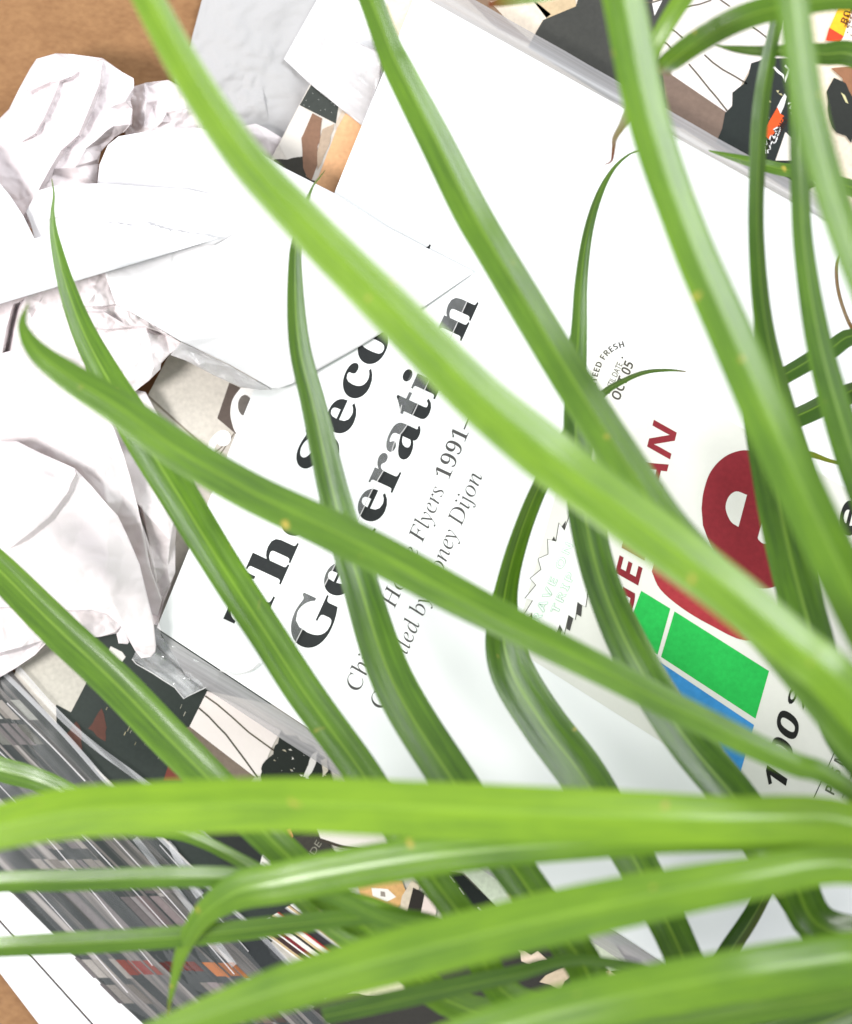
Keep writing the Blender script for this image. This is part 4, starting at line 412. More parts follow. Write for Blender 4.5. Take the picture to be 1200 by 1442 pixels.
'Iy': (402, "15 -201 -3 -214 -20 -221 -35 -224 -49 -223 -61 -219 -71 -213 -79 -206 -84 -196 -87 -185 -87 -176 -84 -167 -80 -160 -73 -155 -64 -151 -53 -150 -44 -151 -35 -153 -27 -158 -16 -162 -5 -165 9 -166 26 -159 46 -138 68 -105 124 -10 36 262 28 285 22 305 15 323 10 339 4 353 -1 365 -11 385 -22 401 -35 414 -50 424 -69 430 -87 432 -87 441 -74 443 -59 445 -45 448 -33 451 -21 454 -11 457 6 463 20 466 30 467 40 459 54 431 72 383 83 351 96 311 111 265 128 211 147 151 171 74 198 129 217 169 234 204 248 234 258 257 266 276 271 290 276 304 279 317 281 328 282 338 282 348 277 365 266 380 251 390 246 394 240 398 234 402 229 409 225 418 222 429 222 440 225 448 230 456 237 461 246 465 258 466 271 464 284 459 295 450 304 438 310 423 314 406 314 360 301 304 276 238 265 212 252 184 238 154 222 121 205 88 188 54 169 19 151 -14 132 -48 112 -80 92 -110 73 -138 53 -162 34 -183", "47 49 48 83 85 84 46 49 47 82 85 83 82 86 85 45 49 46 81 86 82 81 87 86 45 50 49 44 50 45 80 87 81 43 50 44 42 50 43 80 88 87 79 88 80 41 50 42 40 50 41 39 50 40 38 50 39 78 88 79 78 89 88 37 50 38 37 36 50 36 51 50 77 89 78 35 51 36 77 90 89 76 90 77 34 51 35 75 90 76 75 91 90 74 91 75 33 51 34 73 91 74 72 91 73 71 91 72 32 51 33 32 52 51 70 91 71 69 91 70 31 52 32 69 92 91 30 52 31 30 53 52 68 92 69 29 53 30 67 92 68 66 92 67 28 53 29 65 92 66 28 54 53 27 54 28 64 92 65 64 93 92 63 93 64 26 54 27 62 93 63 26 55 54 25 55 26 61 93 62 61 94 93 60 94 61 60 95 94 25 56 55 59 95 60 59 96 95 58 96 59 58 97 96 25 57 56 57 97 58 57 98 97 57 99 98 25 99 57 25 100 99 25 101 100 24 101 25 24 102 101 24 103 102 24 104 103 23 104 24 23 105 104 23 106 105 22 106 23 14 16 15 14 17 16 13 17 14 13 18 17 12 18 13 12 19 18 21 106 22 11 19 12 11 20 19 21 107 106 11 21 20 11 107 21 10 107 11 9 107 10 9 0 107 8 0 9 7 0 8 7 1 0 6 1 7 5 1 6 5 2 1 4 2 5 4 3 2"),
'D1': (559, "500 10 107 10 107 43 179 43 197 45 212 50 225 60 233 75 238 94 239 118 239 646 197 597 174 572 154 551 135 536 117 528 100 525 88 527 77 532 67 541 59 554 54 570 53 582 66 586 89 594 114 604 141 617 170 635 202 658 269 708 368 708 368 118 369 98 373 80 380 64 391 52 408 45 428 43 500 43", "28 30 29 28 10 30 10 31 30 27 10 28 27 11 10 9 31 10 26 11 27 25 11 26 24 11 25 24 12 11 23 12 24 22 12 23 21 12 22 21 13 12 20 13 21 19 13 20 19 14 13 18 14 19 18 15 14 17 15 18 17 16 15 9 32 31 8 32 9 8 33 32 7 33 8 7 34 33 6 34 7 6 35 34 5 35 6 5 36 35 4 36 5 4 37 36 3 37 4 1 3 2 1 37 3 1 38 37 1 0 38"),
'D9': (559, "354 30 316 13 274 3 227 0 191 2 160 7 135 16 115 27 99 40 87 54 79 70 75 86 73 103 74 115 77 125 83 134 90 141 101 146 106 148 114 127 129 101 147 77 170 58 199 47 234 43 313 78 362 179 387 374 350 332 332 317 311 303 288 293 261 287 231 285 179 291 135 307 97 335 68 373 51 422 45 482 48 527 57 567 71 604 91 636 116 663 147 685 181 701 220 711 264 714 309 710 350 699 388 681 421 654 449 619 472 576 490 523 500 461 504 388 502 335 497 284 488 236 476 190 459 149 439 112 415 79 386 52 170 488 181 406 215 354 273 337 298 339 320 346 340 357 357 372 371 390 383 412 379 493 369 556 353 604 331 638 303 660 270 667 240 662 214 646 195 619 181 584 173 541", "47 49 48 46 49 47 46 50 49 45 50 46 45 51 50 44 51 45 44 81 51 81 52 51 44 82 81 80 52 81 43 82 44 43 83 82 79 52 80 79 53 52 43 84 83 78 53 79 42 84 43 42 85 84 78 54 53 41 85 42 77 54 78 41 86 85 77 55 54 40 86 41 76 55 77 40 66 86 39 66 40 76 56 55 75 56 76 39 67 66 38 67 39 75 57 56 37 67 38 74 57 75 37 68 67 73 57 74 73 27 57 27 58 57 73 28 27 26 58 27 36 68 37 72 28 73 71 28 72 36 69 68 70 28 71 69 28 70 36 28 69 35 28 36 26 59 58 35 29 28 35 30 29 34 30 35 34 31 30 34 32 31 33 32 34 26 60 59 26 61 60 26 62 61 25 62 26 25 63 62 17 19 18 16 19 17 15 19 16 14 19 15 14 20 19 13 20 14 12 20 13 25 64 63 11 20 12 11 21 20 10 21 11 25 65 64 24 65 25 10 22 21 9 22 10 9 23 22 8 23 9 24 0 65 8 24 23 8 0 24 7 0 8 7 1 0 6 1 7 5 1 6 5 2 1 4 2 5 4 3 2"),
'D–': (500, "509 285 -9 285 -9 221 509 221", "2 0 1 2 3 0"),
'S%': (680, "502 222 542 211 570 183 581 143 570 103 542 75 502 64 462 75 434 103 423 143 434 183 462 211 502 296 425 275 370 220 349 143 370 66 425 11 502 -10 579 11 634 66 655 143 634 220 579 275 602 691 527 691 78 -10 153 -10 178 690 101 669 46 614 25 537 46 460 101 405 178 384 255 405 310 460 331 537 310 614 255 669 178 616 218 605 246 577 257 537 246 497 218 469 178 458 138 469 110 497 99 537 110 577 138 605", "26 24 25 26 27 24 29 39 28 30 39 29 30 40 39 40 38 39 30 51 40 41 38 40 31 51 30 41 37 38 31 50 51 42 37 41 31 49 50 43 37 42 32 49 31 32 48 49 44 37 43 44 36 37 32 47 48 45 36 44 32 46 47 46 36 45 46 35 36 33 46 32 33 35 46 33 34 35 13 23 12 13 22 23 14 0 13 0 22 13 14 11 0 1 22 0 1 21 22 15 11 14 15 10 11 2 21 1 15 9 10 3 21 2 16 9 15 16 8 9 4 21 3 4 20 21 16 7 8 5 20 4 16 6 7 6 20 5 6 19 20 17 6 16 17 19 6 17 18 19"),
'S0': (572, "285 -10 207 1 144 33 96 88 63 161 43 251 36 357 39 431 47 497 60 555 79 605 106 647 139 681 180 705 228 720 285 725 363 714 426 682 474 628 508 555 528 464 535 357 532 284 524 218 511 160 491 110 465 68 432 34 391 10 342 -5 285 112 319 119 345 139 363 173 375 221 383 282 385 357 383 432 375 493 363 541 345 575 319 596 285 603 251 596 225 575 207 541 195 493 188 432 186 357 188 282 195 221 207 174 225 139 251 119", "14 16 15 13 16 14 13 17 16 12 17 13 12 18 17 11 18 12 10 18 11 10 42 18 42 41 18 41 19 18 9 43 10 43 42 10 9 44 43 40 19 41 9 45 44 39 19 40 8 45 9 39 20 19 8 46 45 38 20 39 7 46 8 37 20 38 7 47 46 37 21 20 7 48 47 36 21 37 6 48 7 5 48 6 5 49 48 35 21 36 35 22 21 35 23 22 5 50 49 34 23 35 4 50 5 4 51 50 33 23 34 33 24 23 4 52 51 32 24 33 3 52 4 32 25 24 3 53 52 31 25 32 3 30 53 30 25 31 3 25 30 3 26 25 2 26 3 2 27 26 2 28 27 1 28 2 1 29 28 0 29 1"),
'S1': (572, "262 0 262 413 262 432 263 455 264 481 264 508 265 533 266 555 261 550 254 543 245 534 234 524 132 440 59 531 289 714 413 714 413 0", "13 15 14 13 7 15 7 16 15 13 8 7 6 16 7 13 9 8 13 10 9 13 11 10 5 16 6 12 11 13 4 16 5 3 16 4 2 16 3 1 16 2 0 16 1"),
'S5': (572, "241 -10 204 -9 169 -6 136 0 104 8 75 17 49 29 49 159 75 147 105 136 138 127 172 119 205 115 236 113 277 116 311 125 339 141 358 162 370 191 374 226 358 286 310 322 231 334 212 333 193 332 173 329 154 325 137 321 123 318 63 350 90 714 477 714 477 586 222 586 209 446 221 449 233 451 246 453 260 455 278 456 300 456 342 453 380 445 416 431 448 412 474 387 497 358 513 323 523 284 526 239 518 167 494 106 454 57 398 20 327 -3", "29 33 30 33 31 30 33 32 31 29 34 33 39 41 40 38 41 39 37 41 38 37 42 41 36 42 37 35 42 36 34 42 35 29 42 34 29 43 42 29 44 43 29 45 44 29 46 45 29 47 46 28 27 29 27 26 29 26 25 29 25 24 29 24 23 29 23 22 29 22 47 29 21 47 22 21 48 47 20 48 21 19 48 20 19 49 48 19 50 49 18 50 19 17 50 18 17 51 50 16 51 17 6 8 7 6 9 8 15 51 16 6 10 9 6 11 10 14 51 15 6 12 11 13 51 14 6 13 12 6 51 13 6 52 51 6 53 52 5 53 6 5 54 53 4 54 5 3 54 4 2 54 3 2 0 54 1 0 2"),
'SA': (690, "0 0 252 717 437 717 690 0 527 0 475 170 215 170 163 0 253 297 439 297 386 463 382 475 378 490 374 506 368 523 363 541 358 559 353 576 349 592 345 606 341 592 337 575 332 557 326 537 321 519 316 501 311 485 307 472 304 463", "0 19 1 19 2 1 19 3 2 0 20 19 18 3 19 17 3 18 0 21 20 16 3 17 0 22 21 15 3 16 0 23 22 14 3 15 0 24 23 13 3 14 0 25 24 12 3 13 0 26 25 11 3 12 0 27 26 10 3 11 0 28 27 0 8 28 9 3 10 0 6 8 6 9 8 6 5 9 5 3 9 0 7 6 4 3 5"),
'SB': (672, "90 0 90 714 312 714 400 710 472 696 528 674 569 641 593 594 601 533 598 494 588 460 573 430 551 406 524 389 491 379 491 374 514 368 536 360 556 349 574 335 589 318 602 297 611 272 617 242 619 207 611 147 588 96 549 55 497 24 433 6 357 0 241 431 329 431 369 433 399 440 421 452 435 468 443 488 446 513 443 538 433 557 416 572 392 582 360 588 321 590 241 590 241 125 340 125 381 128 412 137 435 152 450 171 459 195 462 222 459 247 450 268 435 287 411 300 378 308 335 311 241 311", "0 45 1 45 2 1 45 3 2 45 4 3 45 5 4 45 6 5 45 7 6 45 44 7 44 43 7 43 42 7 42 8 7 0 31 45 41 8 42 40 8 41 39 8 40 38 8 39 38 9 8 37 9 38 37 10 9 36 10 37 35 10 36 35 11 10 34 11 35 33 11 34 32 11 33 0 60 31 60 32 31 60 11 32 60 12 11 60 13 12 60 14 13 60 15 14 60 16 15 60 17 16 60 18 17 60 19 18 60 20 19 60 59 20 59 21 20 0 46 60 58 21 59 57 21 58 56 21 57 56 22 21 55 22 56 55 23 22 54 23 55 53 23 54 53 24 23 52 24 53 52 25 24 51 25 52 50 25 51 49 25 50 49 26 25 48 26 49 47 26 48 0 47 46 0 26 47 0 27 26 0 28 27 0 29 28 0 30 29"),
'SC': (637, "379 -10 310 -5 249 10 198 36 154 70 119 113 92 164 73 222 62 286 58 356 62 425 75 489 97 547 127 598 165 642 211 677 264 703 325 719 393 724 428 723 464 718 500 711 535 700 569 688 602 674 553 551 526 563 499 574 473 584 446 592 419 596 393 598 340 591 295 569 260 533 234 484 219 425 214 355 219 285 233 226 257 179 291 144 336 123 393 116 422 117 451 120 481 126 510 134 542 143 575 154 575 27 544 15 513 6 482 -1 450 -6", "17 19 18 17 20 19 16 20 17 16 21 20 16 22 21 15 22 16 15 23 22 15 24 23 14 24 15 14 29 24 29 28 24 28 27 24 27 26 24 26 25 24 13 31 14 31 30 14 30 29 14 12 32 13 32 31 13 12 33 32 12 34 33 11 34 12 11 35 34 10 35 11 10 36 35 9 36 10 9 37 36 8 37 9 8 38 37 7 38 8 7 39 38 7 40 39 6 40 7 6 41 40 5 41 6 48 50 49 5 42 41 47 50 48 46 50 47 45 50 46 5 43 42 44 50 45 43 50 44 5 50 43 4 50 5 3 50 4 2 50 3 2 51 50 2 52 51 1 52 2 1 53 52 1 54 53 0 54 1"),
'SD': (740, "90 0 90 714 314 714 385 710 450 696 509 674 559 643 602 604 637 557 662 501 677 437 682 364 671 253 636 162 580 92 502 41 406 10 292 0 241 125 306 125 428 151 501 229 525 360 519 432 502 490 473 535 433 565 383 584 322 590 241 590", "0 29 1 29 2 1 29 3 2 29 4 3 29 5 4 29 6 5 29 7 6 29 28 7 28 27 7 27 8 7 0 18 29 26 8 27 25 8 26 25 9 8 24 9 25 24 10 9 23 10 24 23 11 10 22 11 23 22 12 11 21 12 22 21 13 12 20 13 21 20 14 13 19 14 20 0 19 18 0 14 19 0 15 14 0 16 15 0 17 16"),
'SE': (560, "90 0 90 714 501 714 501 590 241 590 241 433 483 433 483 309 241 309 241 125 501 125 501 0", "0 4 1 4 2 1 4 3 2 0 5 4 0 8 5 8 6 5 8 7 6 0 9 8 0 10 9 0 11 10"),
'SF': (549, "90 0 90 714 499 714 499 590 239 590 239 406 481 406 481 282 239 282 239 0", "0 4 1 4 2 1 4 3 2 0 5 4 0 8 5 8 6 5 8 7 6 0 9 8"),
'SG': (724, "390 -10 292 0 210 32 144 84 96 156 68 248 58 358 63 429 77 494 102 552 135 603 177 645 228 679 287 704 355 719 431 724 469 723 506 719 543 712 579 703 612 692 643 680 593 559 570 570 545 579 518 587 490 593 460 597 430 598 388 595 350 585 316 568 286 545 261 517 241 484 226 445 217 402 214 355 216 310 222 269 233 231 248 198 268 169 293 147 323 130 359 119 400 116 420 116 438 117 455 119 469 121 483 123 496 126 496 275 361 275 361 401 644 401 644 31 606 19 567 9 528 1 485 -5", "14 16 15 14 17 16 13 17 14 13 18 17 13 19 18 12 19 13 12 20 19 12 21 20 12 24 21 24 23 21 23 22 21 11 26 12 26 25 12 25 24 12 10 28 11 28 27 11 27 26 11 9 29 10 29 28 10 9 30 29 9 31 30 9 32 31 8 32 9 8 33 32 8 34 33 7 34 8 7 35 34 7 36 35 6 36 7 6 37 36 54 56 55 54 53 56 53 57 56 5 37 6 5 38 37 5 39 38 52 57 53 5 40 39 4 40 5 4 41 40 4 42 41 4 43 42 3 43 4 3 44 43 3 45 44 51 57 52 50 57 51 49 57 50 3 46 45 48 57 49 47 57 48 46 57 47 3 57 46 2 57 3 1 57 2 1 58 57 1 59 58 1 60 59 1 61 60 0 61 1"),
'SH': (765, "90 0 90 714 241 714 241 434 524 434 524 714 675 714 675 0 524 0 524 308 241 308 241 0", "0 2 1 0 3 2 4 6 5 4 7 6 0 10 3 10 4 3 10 9 4 9 7 4 0 11 10 8 7 9"),
'SI': (389, "32 0 32 86 119 126 119 588 32 628 32 714 357 714 357 628 270 588 270 126 357 86 357 0", "4 6 5 4 7 6 3 7 4 3 8 7 2 8 3 2 9 8 1 9 2 1 10 9 0 10 1 0 11 10"),
'SL': (565, "90 0 90 714 241 714 241 125 531 125 531 0", "0 2 1 0 3 2 0 4 3 0 5 4"),
'SM': (943, "90 0 90 714 296 714 465 168 468 168 647 714 853 714 853 0 712 0 712 338 712 362 713 388 714 416 715 445 715 473 717 500 717 524 718 544 719 559 715 559 531 0 392 0 220 560 216 560 217 544 219 524 220 500 221 473 222 444 224 415 224 385 225 358 225 332 225 0", "0 23 1 23 2 1 23 22 2 22 3 2 4 19 5 19 6 5 19 18 6 18 7 6 0 24 23 21 3 22 4 20 19 17 7 18 0 25 24 16 7 17 0 26 25 15 7 16 0 27 26 14 7 15 0 28 27 13 7 14 12 7 13 0 29 28 11 7 12 0 30 29 10 7 11 0 31 30 9 7 10 0 32 31 8 7 9 0 33 32 21 4 3 21 20 4"),
'SN': (813, "90 0 90 714 281 714 591 179 594 179 592 212 590 245 589 278 588 311 587 343 587 376 587 714 723 714 723 0 531 0 220 540 216 540 219 506 221 472 223 438 224 404 225 370 225 336 225 0", "0 16 1 16 2 1 16 15 2 15 3 2 10 12 11 10 13 12 0 17 16 14 3 15 0 18 17 0 19 18 0 20 19 0 21 20 9 13 10 0 22 21 8 13 9 0 23 22 7 13 8 6 13 7 5 13 6 4 13 5 14 4 3 14 13 4"),
'SO': (796, "398 -10 325 -5 261 10 207 36 161 71 123 114 95 165 74 223 62 288 58 359 62 430 74 494 95 552 123 603 161 645 207 680 261 705 326 720 399 725 472 720 535 705 590 680 636 645 673 602 702 552 722 493 734 429 738 358 734 287 722 223 702 165 673 114 636 71 590 36 535 10 471 -5 398 117 457 124 503 146 537 182 560 230 574 289 579 358 574 428 560 487 537 535 503 571 457 592 399 599 341 592 295 571 260 535 236 487 222 428 217 358 222 289 236 230 260 182 294 146 340 124", "17 19 18 16 19 17 16 20 19 15 20 16 15 21 20 14 21 15 14 22 21 13 22 14 13 23 22 12 49 13 49 48 13 48 23 13 48 47 23 47 24 23 12 50 49 46 24 47 12 51 50 45 24 46 11 51 12 45 25 24 11 52 51 44 25 45 10 52 11 44 26 25 10 53 52 43 26 44 9 53 10 43 27 26 9 54 53 42 27 43 8 54 9 8 55 54 41 27 42 41 28 27 40 28 41 8 56 55 7 56 8 40 29 28 7 57 56 39 29 40 6 57 7 39 30 29 6 58 57 38 30 39 5 58 6 38 31 30 5 59 58 37 31 38 5 36 59 36 31 37 5 31 36 4 31 5 4 32 31 3 32 4 3 33 32 2 33 3 2 34 33 1 34 2 1 35 34 0 35 1"),
'SP': (628, "90 0 90 714 318 714 402 707 469 688 520 655 555 610 576 555 583 491 580 451 571 412 557 375 536 341 507 311 471 287 425 269 371 258 241 254 241 0 241 378 291 378 331 381 365 389 393 404 413 424 426 452 430 486 417 544 377 578 310 590 241 590", "0 30 1 30 2 1 30 3 2 30 4 3 30 5 4 30 6 5 30 29 6 29 7 6 0 19 30 28 7 29 27 7 28 27 8 7 26 8 27 26 9 8 25 9 26 24 9 25 24 10 9 23 10 24 23 11 10 22 11 23 21 11 22 20 11 21 0 20 19 0 17 20 17 11 20 17 12 11 17 13 12 17 14 13 17 15 14 17 16 15 0 18 17"),
'SR': (660, "90 0 90 714 298 714 387 708 459 690 514 661 552 620 575 566 583 500 581 469 575 440 565 415 551 391 535 371 516 353 495 337 473 323 450 311 660 0 492 0 322 274 241 274 241 0 241 397 290 397 335 400 371 408 398 422 416 441 426 466 430 496 426 527 415 551 396 569 368 580 332 588 287 590 241 590", "0 37 1 37 2 1 37 3 2 37 4 3 37 5 4 37 6 5 37 36 6 36 35 6 35 7 6 0 23 37 34 7 35 33 7 34 32 7 33 32 8 7 31 8 32 30 8 31 30 9 8 29 9 30 29 10 9 28 10 29 27 10 28 27 11 10 26 11 27 26 12 11 25 12 26 24 12 25 0 24 23 0 21 24 21 12 24 21 13 12 21 14 13 21 15 14 21 16 15 21 17 16 21 20 17 20 18 17 0 22 21 19 18 20"),
'SS': (551, "248 -10 175 -5 108 9 46 33 46 174 80 160 116 146 152 134 188 123 224 117 260 115 294 117 320 125 340 137 353 152 360 170 363 191 359 216 345 238 323 256 294 273 261 290 224 308 207 316 189 325 170 336 151 347 132 361 115 377 98 395 83 415 71 437 62 462 56 490 54 521 61 580 83 630 119 671 168 700 227 718 296 724 333 723 368 718 403 711 437 701 472 689 508 674 459 556 427 568 398 579 371 587 345 593 318 597 291 598 265 596 243 589 225 578 212 563 205 546 202 526 206 502 217 482 236 466 262 450 296 432 337 412 372 395 403 377 431 359 454 338 474 316 490 292 502 265 509 233 511 198 503 139 481 88 443 47 390 15 326 -4", "39 41 40 39 42 41 39 43 42 38 43 39 38 44 43 38 45 44 37 45 38 37 46 45 37 49 46 49 48 46 48 47 46 36 51 37 51 50 37 50 49 37 35 53 36 53 52 36 52 51 36 35 54 53 35 55 54 35 56 55 34 56 35 34 57 56 34 58 57 34 59 58 34 60 59 33 60 34 33 61 60 32 61 33 32 62 61 32 63 62 31 63 32 31 64 63 30 64 31 30 65 64 29 65 30 29 66 65 29 67 66 28 67 29 28 68 67 27 68 28 26 68 27 26 69 68 25 69 26 25 70 69 24 70 25 23 70 24 23 71 70 22 71 23 21 71 22 21 72 71 20 72 21 19 72 20 19 73 72 18 73 19 17 73 18 17 74 73 16 74 17 16 75 74 15 75 16 3 5 4 14 75 15 3 6 5 13 75 14 3 7 6 13 76 75 12 76 13 3 8 7 11 76 12 3 9 8 10 76 11 3 10 9 3 76 10 3 77 76 3 78 77 2 78 3 2 79 78 1 79 2 1 0 79"),
'ST': (579, "214 0 214 588 20 588 20 714 559 714 559 588 365 588 365 0", "2 4 3 2 5 4 1 5 2 0 6 1 6 5 1 0 7 6"),
'SU': (756, "375 -10 288 -2 216 22 159 62 118 116 93 180 85 254 85 714 236 714 236 277 240 224 252 183 272 153 300 133 336 121 379 117 424 121 460 134 487 156 505 187 516 228 520 278 520 714 671 714 671 252 667 204 657 160 639 119 613 82 581 50 541 25 493 5 438 -6", "6 8 7 6 9 8 21 23 22 21 24 23 20 24 21 6 10 9 5 10 6 20 25 24 19 25 20 5 11 10 19 26 25 18 26 19 5 12 11 4 12 5 18 27 26 17 27 18 4 13 12 16 27 17 4 14 13 15 27 16 4 15 14 15 28 27 4 28 15 3 28 4 3 29 28 2 29 3 2 30 29 2 31 30 1 31 2 1 32 31 0 32 1"),
'SV': (650, "242 0 0 714 153 714 287 289 290 280 294 266 299 249 304 229 309 208 314 187 319 166 322 148 325 132 328 148 331 166 336 187 341 208 346 228 351 249 356 266 359 280 362 289 497 714 650 714 407 0", "0 2 1 0 3 2 21 23 22 21 24 23 0 4 3 20 24 21 0 5 4 19 24 20 0 6 5 18 24 19 0 7 6 17 24 18 0 8 7 16 24 17 0 9 8 15 24 16 0 10 9 14 24 15 13 24 14 0 11 10 12 24 13 0 12 11 0 24 12"),
'SW': (967, "182 0 0 714 149 714 240 324 244 307 248 288 253 266 258 243 262 219 266 196 270 174 273 154 275 137 277 155 280 175 284 197 288 219 292 242 297 264 301 284 305 300 308 314 412 714 555 714 659 314 663 301 666 284 671 264 675 242 679 219 683 196 687 174 690 154 692 137 694 155 697 175 701 197 705 220 710 243 715 266 719 288 723 307 727 324 818 714 967 714 785 0 613 0 516 375 514 384 511 395 509 408 505 423 502 439 499 456 495 473 492 490 489 506 487 520 485 532 483 542 482 532 480 520 478 506 474 490 471 473 468 457 465 440 461 424 458 409 455 395 452 383 450 374 354 0", "0 2 1 0 3 2 21 23 22 21 59 23 59 24 23 42 44 43 42 45 44 21 60 59 58 24 59 21 61 60 57 24 58 21 62 61 56 24 57 21 63 62 55 24 56 21 64 63 54 24 55 21 65 64 53 24 54 21 66 65 52 24 53 21 67 66 51 24 52 21 68 67 50 24 51 21 69 68 49 24 50 21 70 69 48 24 49 47 24 48 21 71 70 46 24 47 21 72 71 0 4 3 41 45 42 20 72 21 46 25 24 0 5 4 40 45 41 46 26 25 19 72 20 0 6 5 39 45 40 46 27 26 18 72 19 0 7 6 38 45 39 46 28 27 17 72 18 37 45 38 0 8 7 46 29 28 16 72 17 36 45 37 0 9 8 15 72 16 46 30 29 14 72 15 35 45 36 0 10 9 46 31 30 13 72 14 34 45 35 0 11 10 46 32 31 12 72 13 33 45 34 0 12 11 46 33 32 0 72 12 46 45 33"),
'Se': (591, "325 -10 272 -7 224 4 180 21 141 44 108 75 81 113 61 158 49 210 45 269 49 329 59 383 78 429 102 467 132 499 168 524 209 542 254 552 303 556 373 549 433 527 482 492 519 442 541 381 548 308 548 236 196 236 201 197 214 164 234 137 260 117 293 105 332 101 366 102 398 106 428 112 457 120 487 131 517 144 517 29 490 17 462 7 433 -1 401 -6 365 -9 199 335 408 335 405 366 396 394 382 418 362 436 336 446 304 450 277 447 253 438 233 422 216 400 205 371", "17 19 18 16 19 17 16 20 19 15 20 16 15 21 20 14 21 15 13 21 14 13 22 21 12 52 13 52 22 13 12 53 52 51 22 52 12 54 53 50 22 51 50 23 22 12 55 54 49 23 50 11 55 12 11 56 55 48 23 49 11 57 56 47 23 48 10 57 11 47 24 23 10 45 57 46 24 47 10 46 45 10 24 46 9 24 10 9 25 24 8 26 9 26 25 9 8 27 26 7 27 8 7 28 27 7 29 28 6 29 7 37 39 38 6 30 29 36 39 37 35 39 36 6 31 30 5 31 6 34 39 35 33 39 34 5 32 31 32 39 33 5 39 32 4 39 5 3 39 4 3 40 39 2 40 3 2 41 40 2 42 41 1 42 2 1 43 42 1 44 43 0 44 1"),
'RA': (667, "362 686 293 686 0 0 100 0 186 201 476 201 567 0 667 0 326 536 436 289 224 289", "2 0 1 2 8 0 8 7 0 2 10 8 9 7 8 2 4 10 4 9 10 4 5 9 5 7 9 2 3 4 6 7 5"),
'RB': (563, "75 0 309 0 446 29 520 97 543 182 523 265 467 326 379 360 379 362 438 397 472 445 483 508 461 591 393 656 273 682 75 682 173 594 263 594 334 581 371 546 382 499 366 438 318 402 238 390 173 390 173 302 291 302 376 288 426 251 442 196 430 145 385 105 296 88 173 88", "0 16 15 16 14 15 16 13 14 16 17 13 17 12 13 0 24 16 18 12 17 18 11 12 19 11 18 20 11 19 20 10 11 21 10 20 21 9 10 22 9 21 23 9 22 23 8 9 0 25 24 25 23 24 25 8 23 25 7 8 25 6 7 25 26 6 26 5 6 0 33 25 27 5 26 28 5 27 28 4 5 29 4 28 30 4 29 30 3 4 31 3 30 32 3 31 32 2 3 0 32 33 0 2 32 0 1 2"),
'RC': (708, "656 635 570 667 493 685 422 691 229 644 97 517 48 331 87 179 207 47 416 -9 513 -1 593 20 663 51 663 158 584 116 504 90 425 81 281 114 184 205 149 340 185 474 281 567 421 601 498 593 575 570 656 530", "4 2 3 4 1 2 4 0 1 5 21 4 21 22 4 22 0 4 22 23 0 23 24 0 24 25 0 5 20 21 6 20 5 6 19 20 6 18 19 7 18 6 7 17 18 8 17 7 14 12 13 15 12 14 8 16 17 16 12 15 8 12 16 8 11 12 9 11 8 9 10 11"),
'RD': (750, "76 0 342 0 536 50 660 175 704 341 666 501 547 629 341 682 76 682 174 594 325 594 482 559 573 467 603 341 582 238 499 135 330 88 174 88", "0 9 8 9 7 8 9 6 7 9 10 6 10 11 6 11 5 6 0 17 9 12 5 11 12 4 5 13 4 12 14 4 13 14 3 4 15 3 14 15 2 3 16 2 15 0 16 17 0 2 16 0 1 2"),
'RE': (500, "462 682 75 682 75 0 471 0 471 88 173 88 173 300 452 300 452 388 173 388 173 594 462 594", "2 10 1 10 0 1 10 11 0 2 9 10 2 6 9 6 8 9 6 7 8 2 5 6 2 4 5 2 3 4"),
'RF': (469, "440 682 76 682 76 0 174 0 174 317 440 317 440 405 174 405 174 594 440 594", "2 8 1 8 0 1 8 9 0 2 7 8 2 4 7 4 6 7 4 5 6 2 3 4"),
'RG': (740, "673 336 444 336 444 248 575 248 575 108 528 94 478 85 427 81 283 114 187 205 151 340 186 473 280 566 414 601 496 593 578 571 659 534 659 633 566 668 491 686 416 691 229 644 99 518 50 337 98 158 226 36 413 -9 502 -3 586 15 673 47", "21 19 20 21 18 19 21 17 18 22 12 21 12 13 21 13 17 21 13 14 17 14 15 17 15 16 17 22 11 12 23 11 22 23 10 11 23 9 10 24 9 23 2 0 1 2 3 0 3 29 0 4 29 3 24 8 9 25 8 24 25 7 8 5 29 4 6 29 5 7 29 6 25 29 7 25 28 29 26 28 25 26 27 28"),
'RH': (729, "653 682 555 682 555 385 173 385 173 682 75 682 75 0 173 0 173 297 555 297 555 0 653 0", "6 4 5 6 3 4 2 0 1 2 11 0 6 8 3 8 2 3 8 9 2 9 11 2 6 7 8 10 11 9"),
'RI': (250, "174 682 76 682 76 0 174 0", "2 0 1 2 3 0"),
'RL': (490, "172 682 74 682 74 0 480 0 480 88 172 88", "2 0 1 2 5 0 2 4 5 2 3 4"),
'RM': (781, "709 682 618 682 391 402 165 682 73 682 73 0 171 0 171 531 173 531 383 267 399 267 609 531 611 531 611 0 709 0", "5 3 4 5 7 3 7 8 3 8 2 3 2 0 1 2 11 0 11 12 0 12 14 0 5 6 7 9 2 8 2 10 11 13 14 12 9 10 2"),
'RN': (781, "706 682 614 682 614 154 152 682 74 682 74 0 166 0 166 525 622 0 706 0", "5 3 4 5 7 3 7 2 3 2 0 1 2 9 0 5 6 7 8 2 7 8 9 2"),
'RO': (823, "45 341 90 168 216 41 409 -9 607 41 734 168 778 341 733 516 606 642 411 691 218 642 91 516 146 341 181 475 275 567 411 601 548 567 642 475 677 341 642 207 548 115 411 81 275 115 181 207", "10 8 9 10 15 8 15 16 8 16 7 8 11 14 10 14 15 10 11 13 14 17 7 16 17 6 7 0 13 11 0 12 13 18 6 17 1 12 0 1 23 12 19 6 18 19 5 6 1 22 23 20 5 19 20 4 5 2 22 1 2 21 22 21 4 20 2 4 21 2 3 4"),
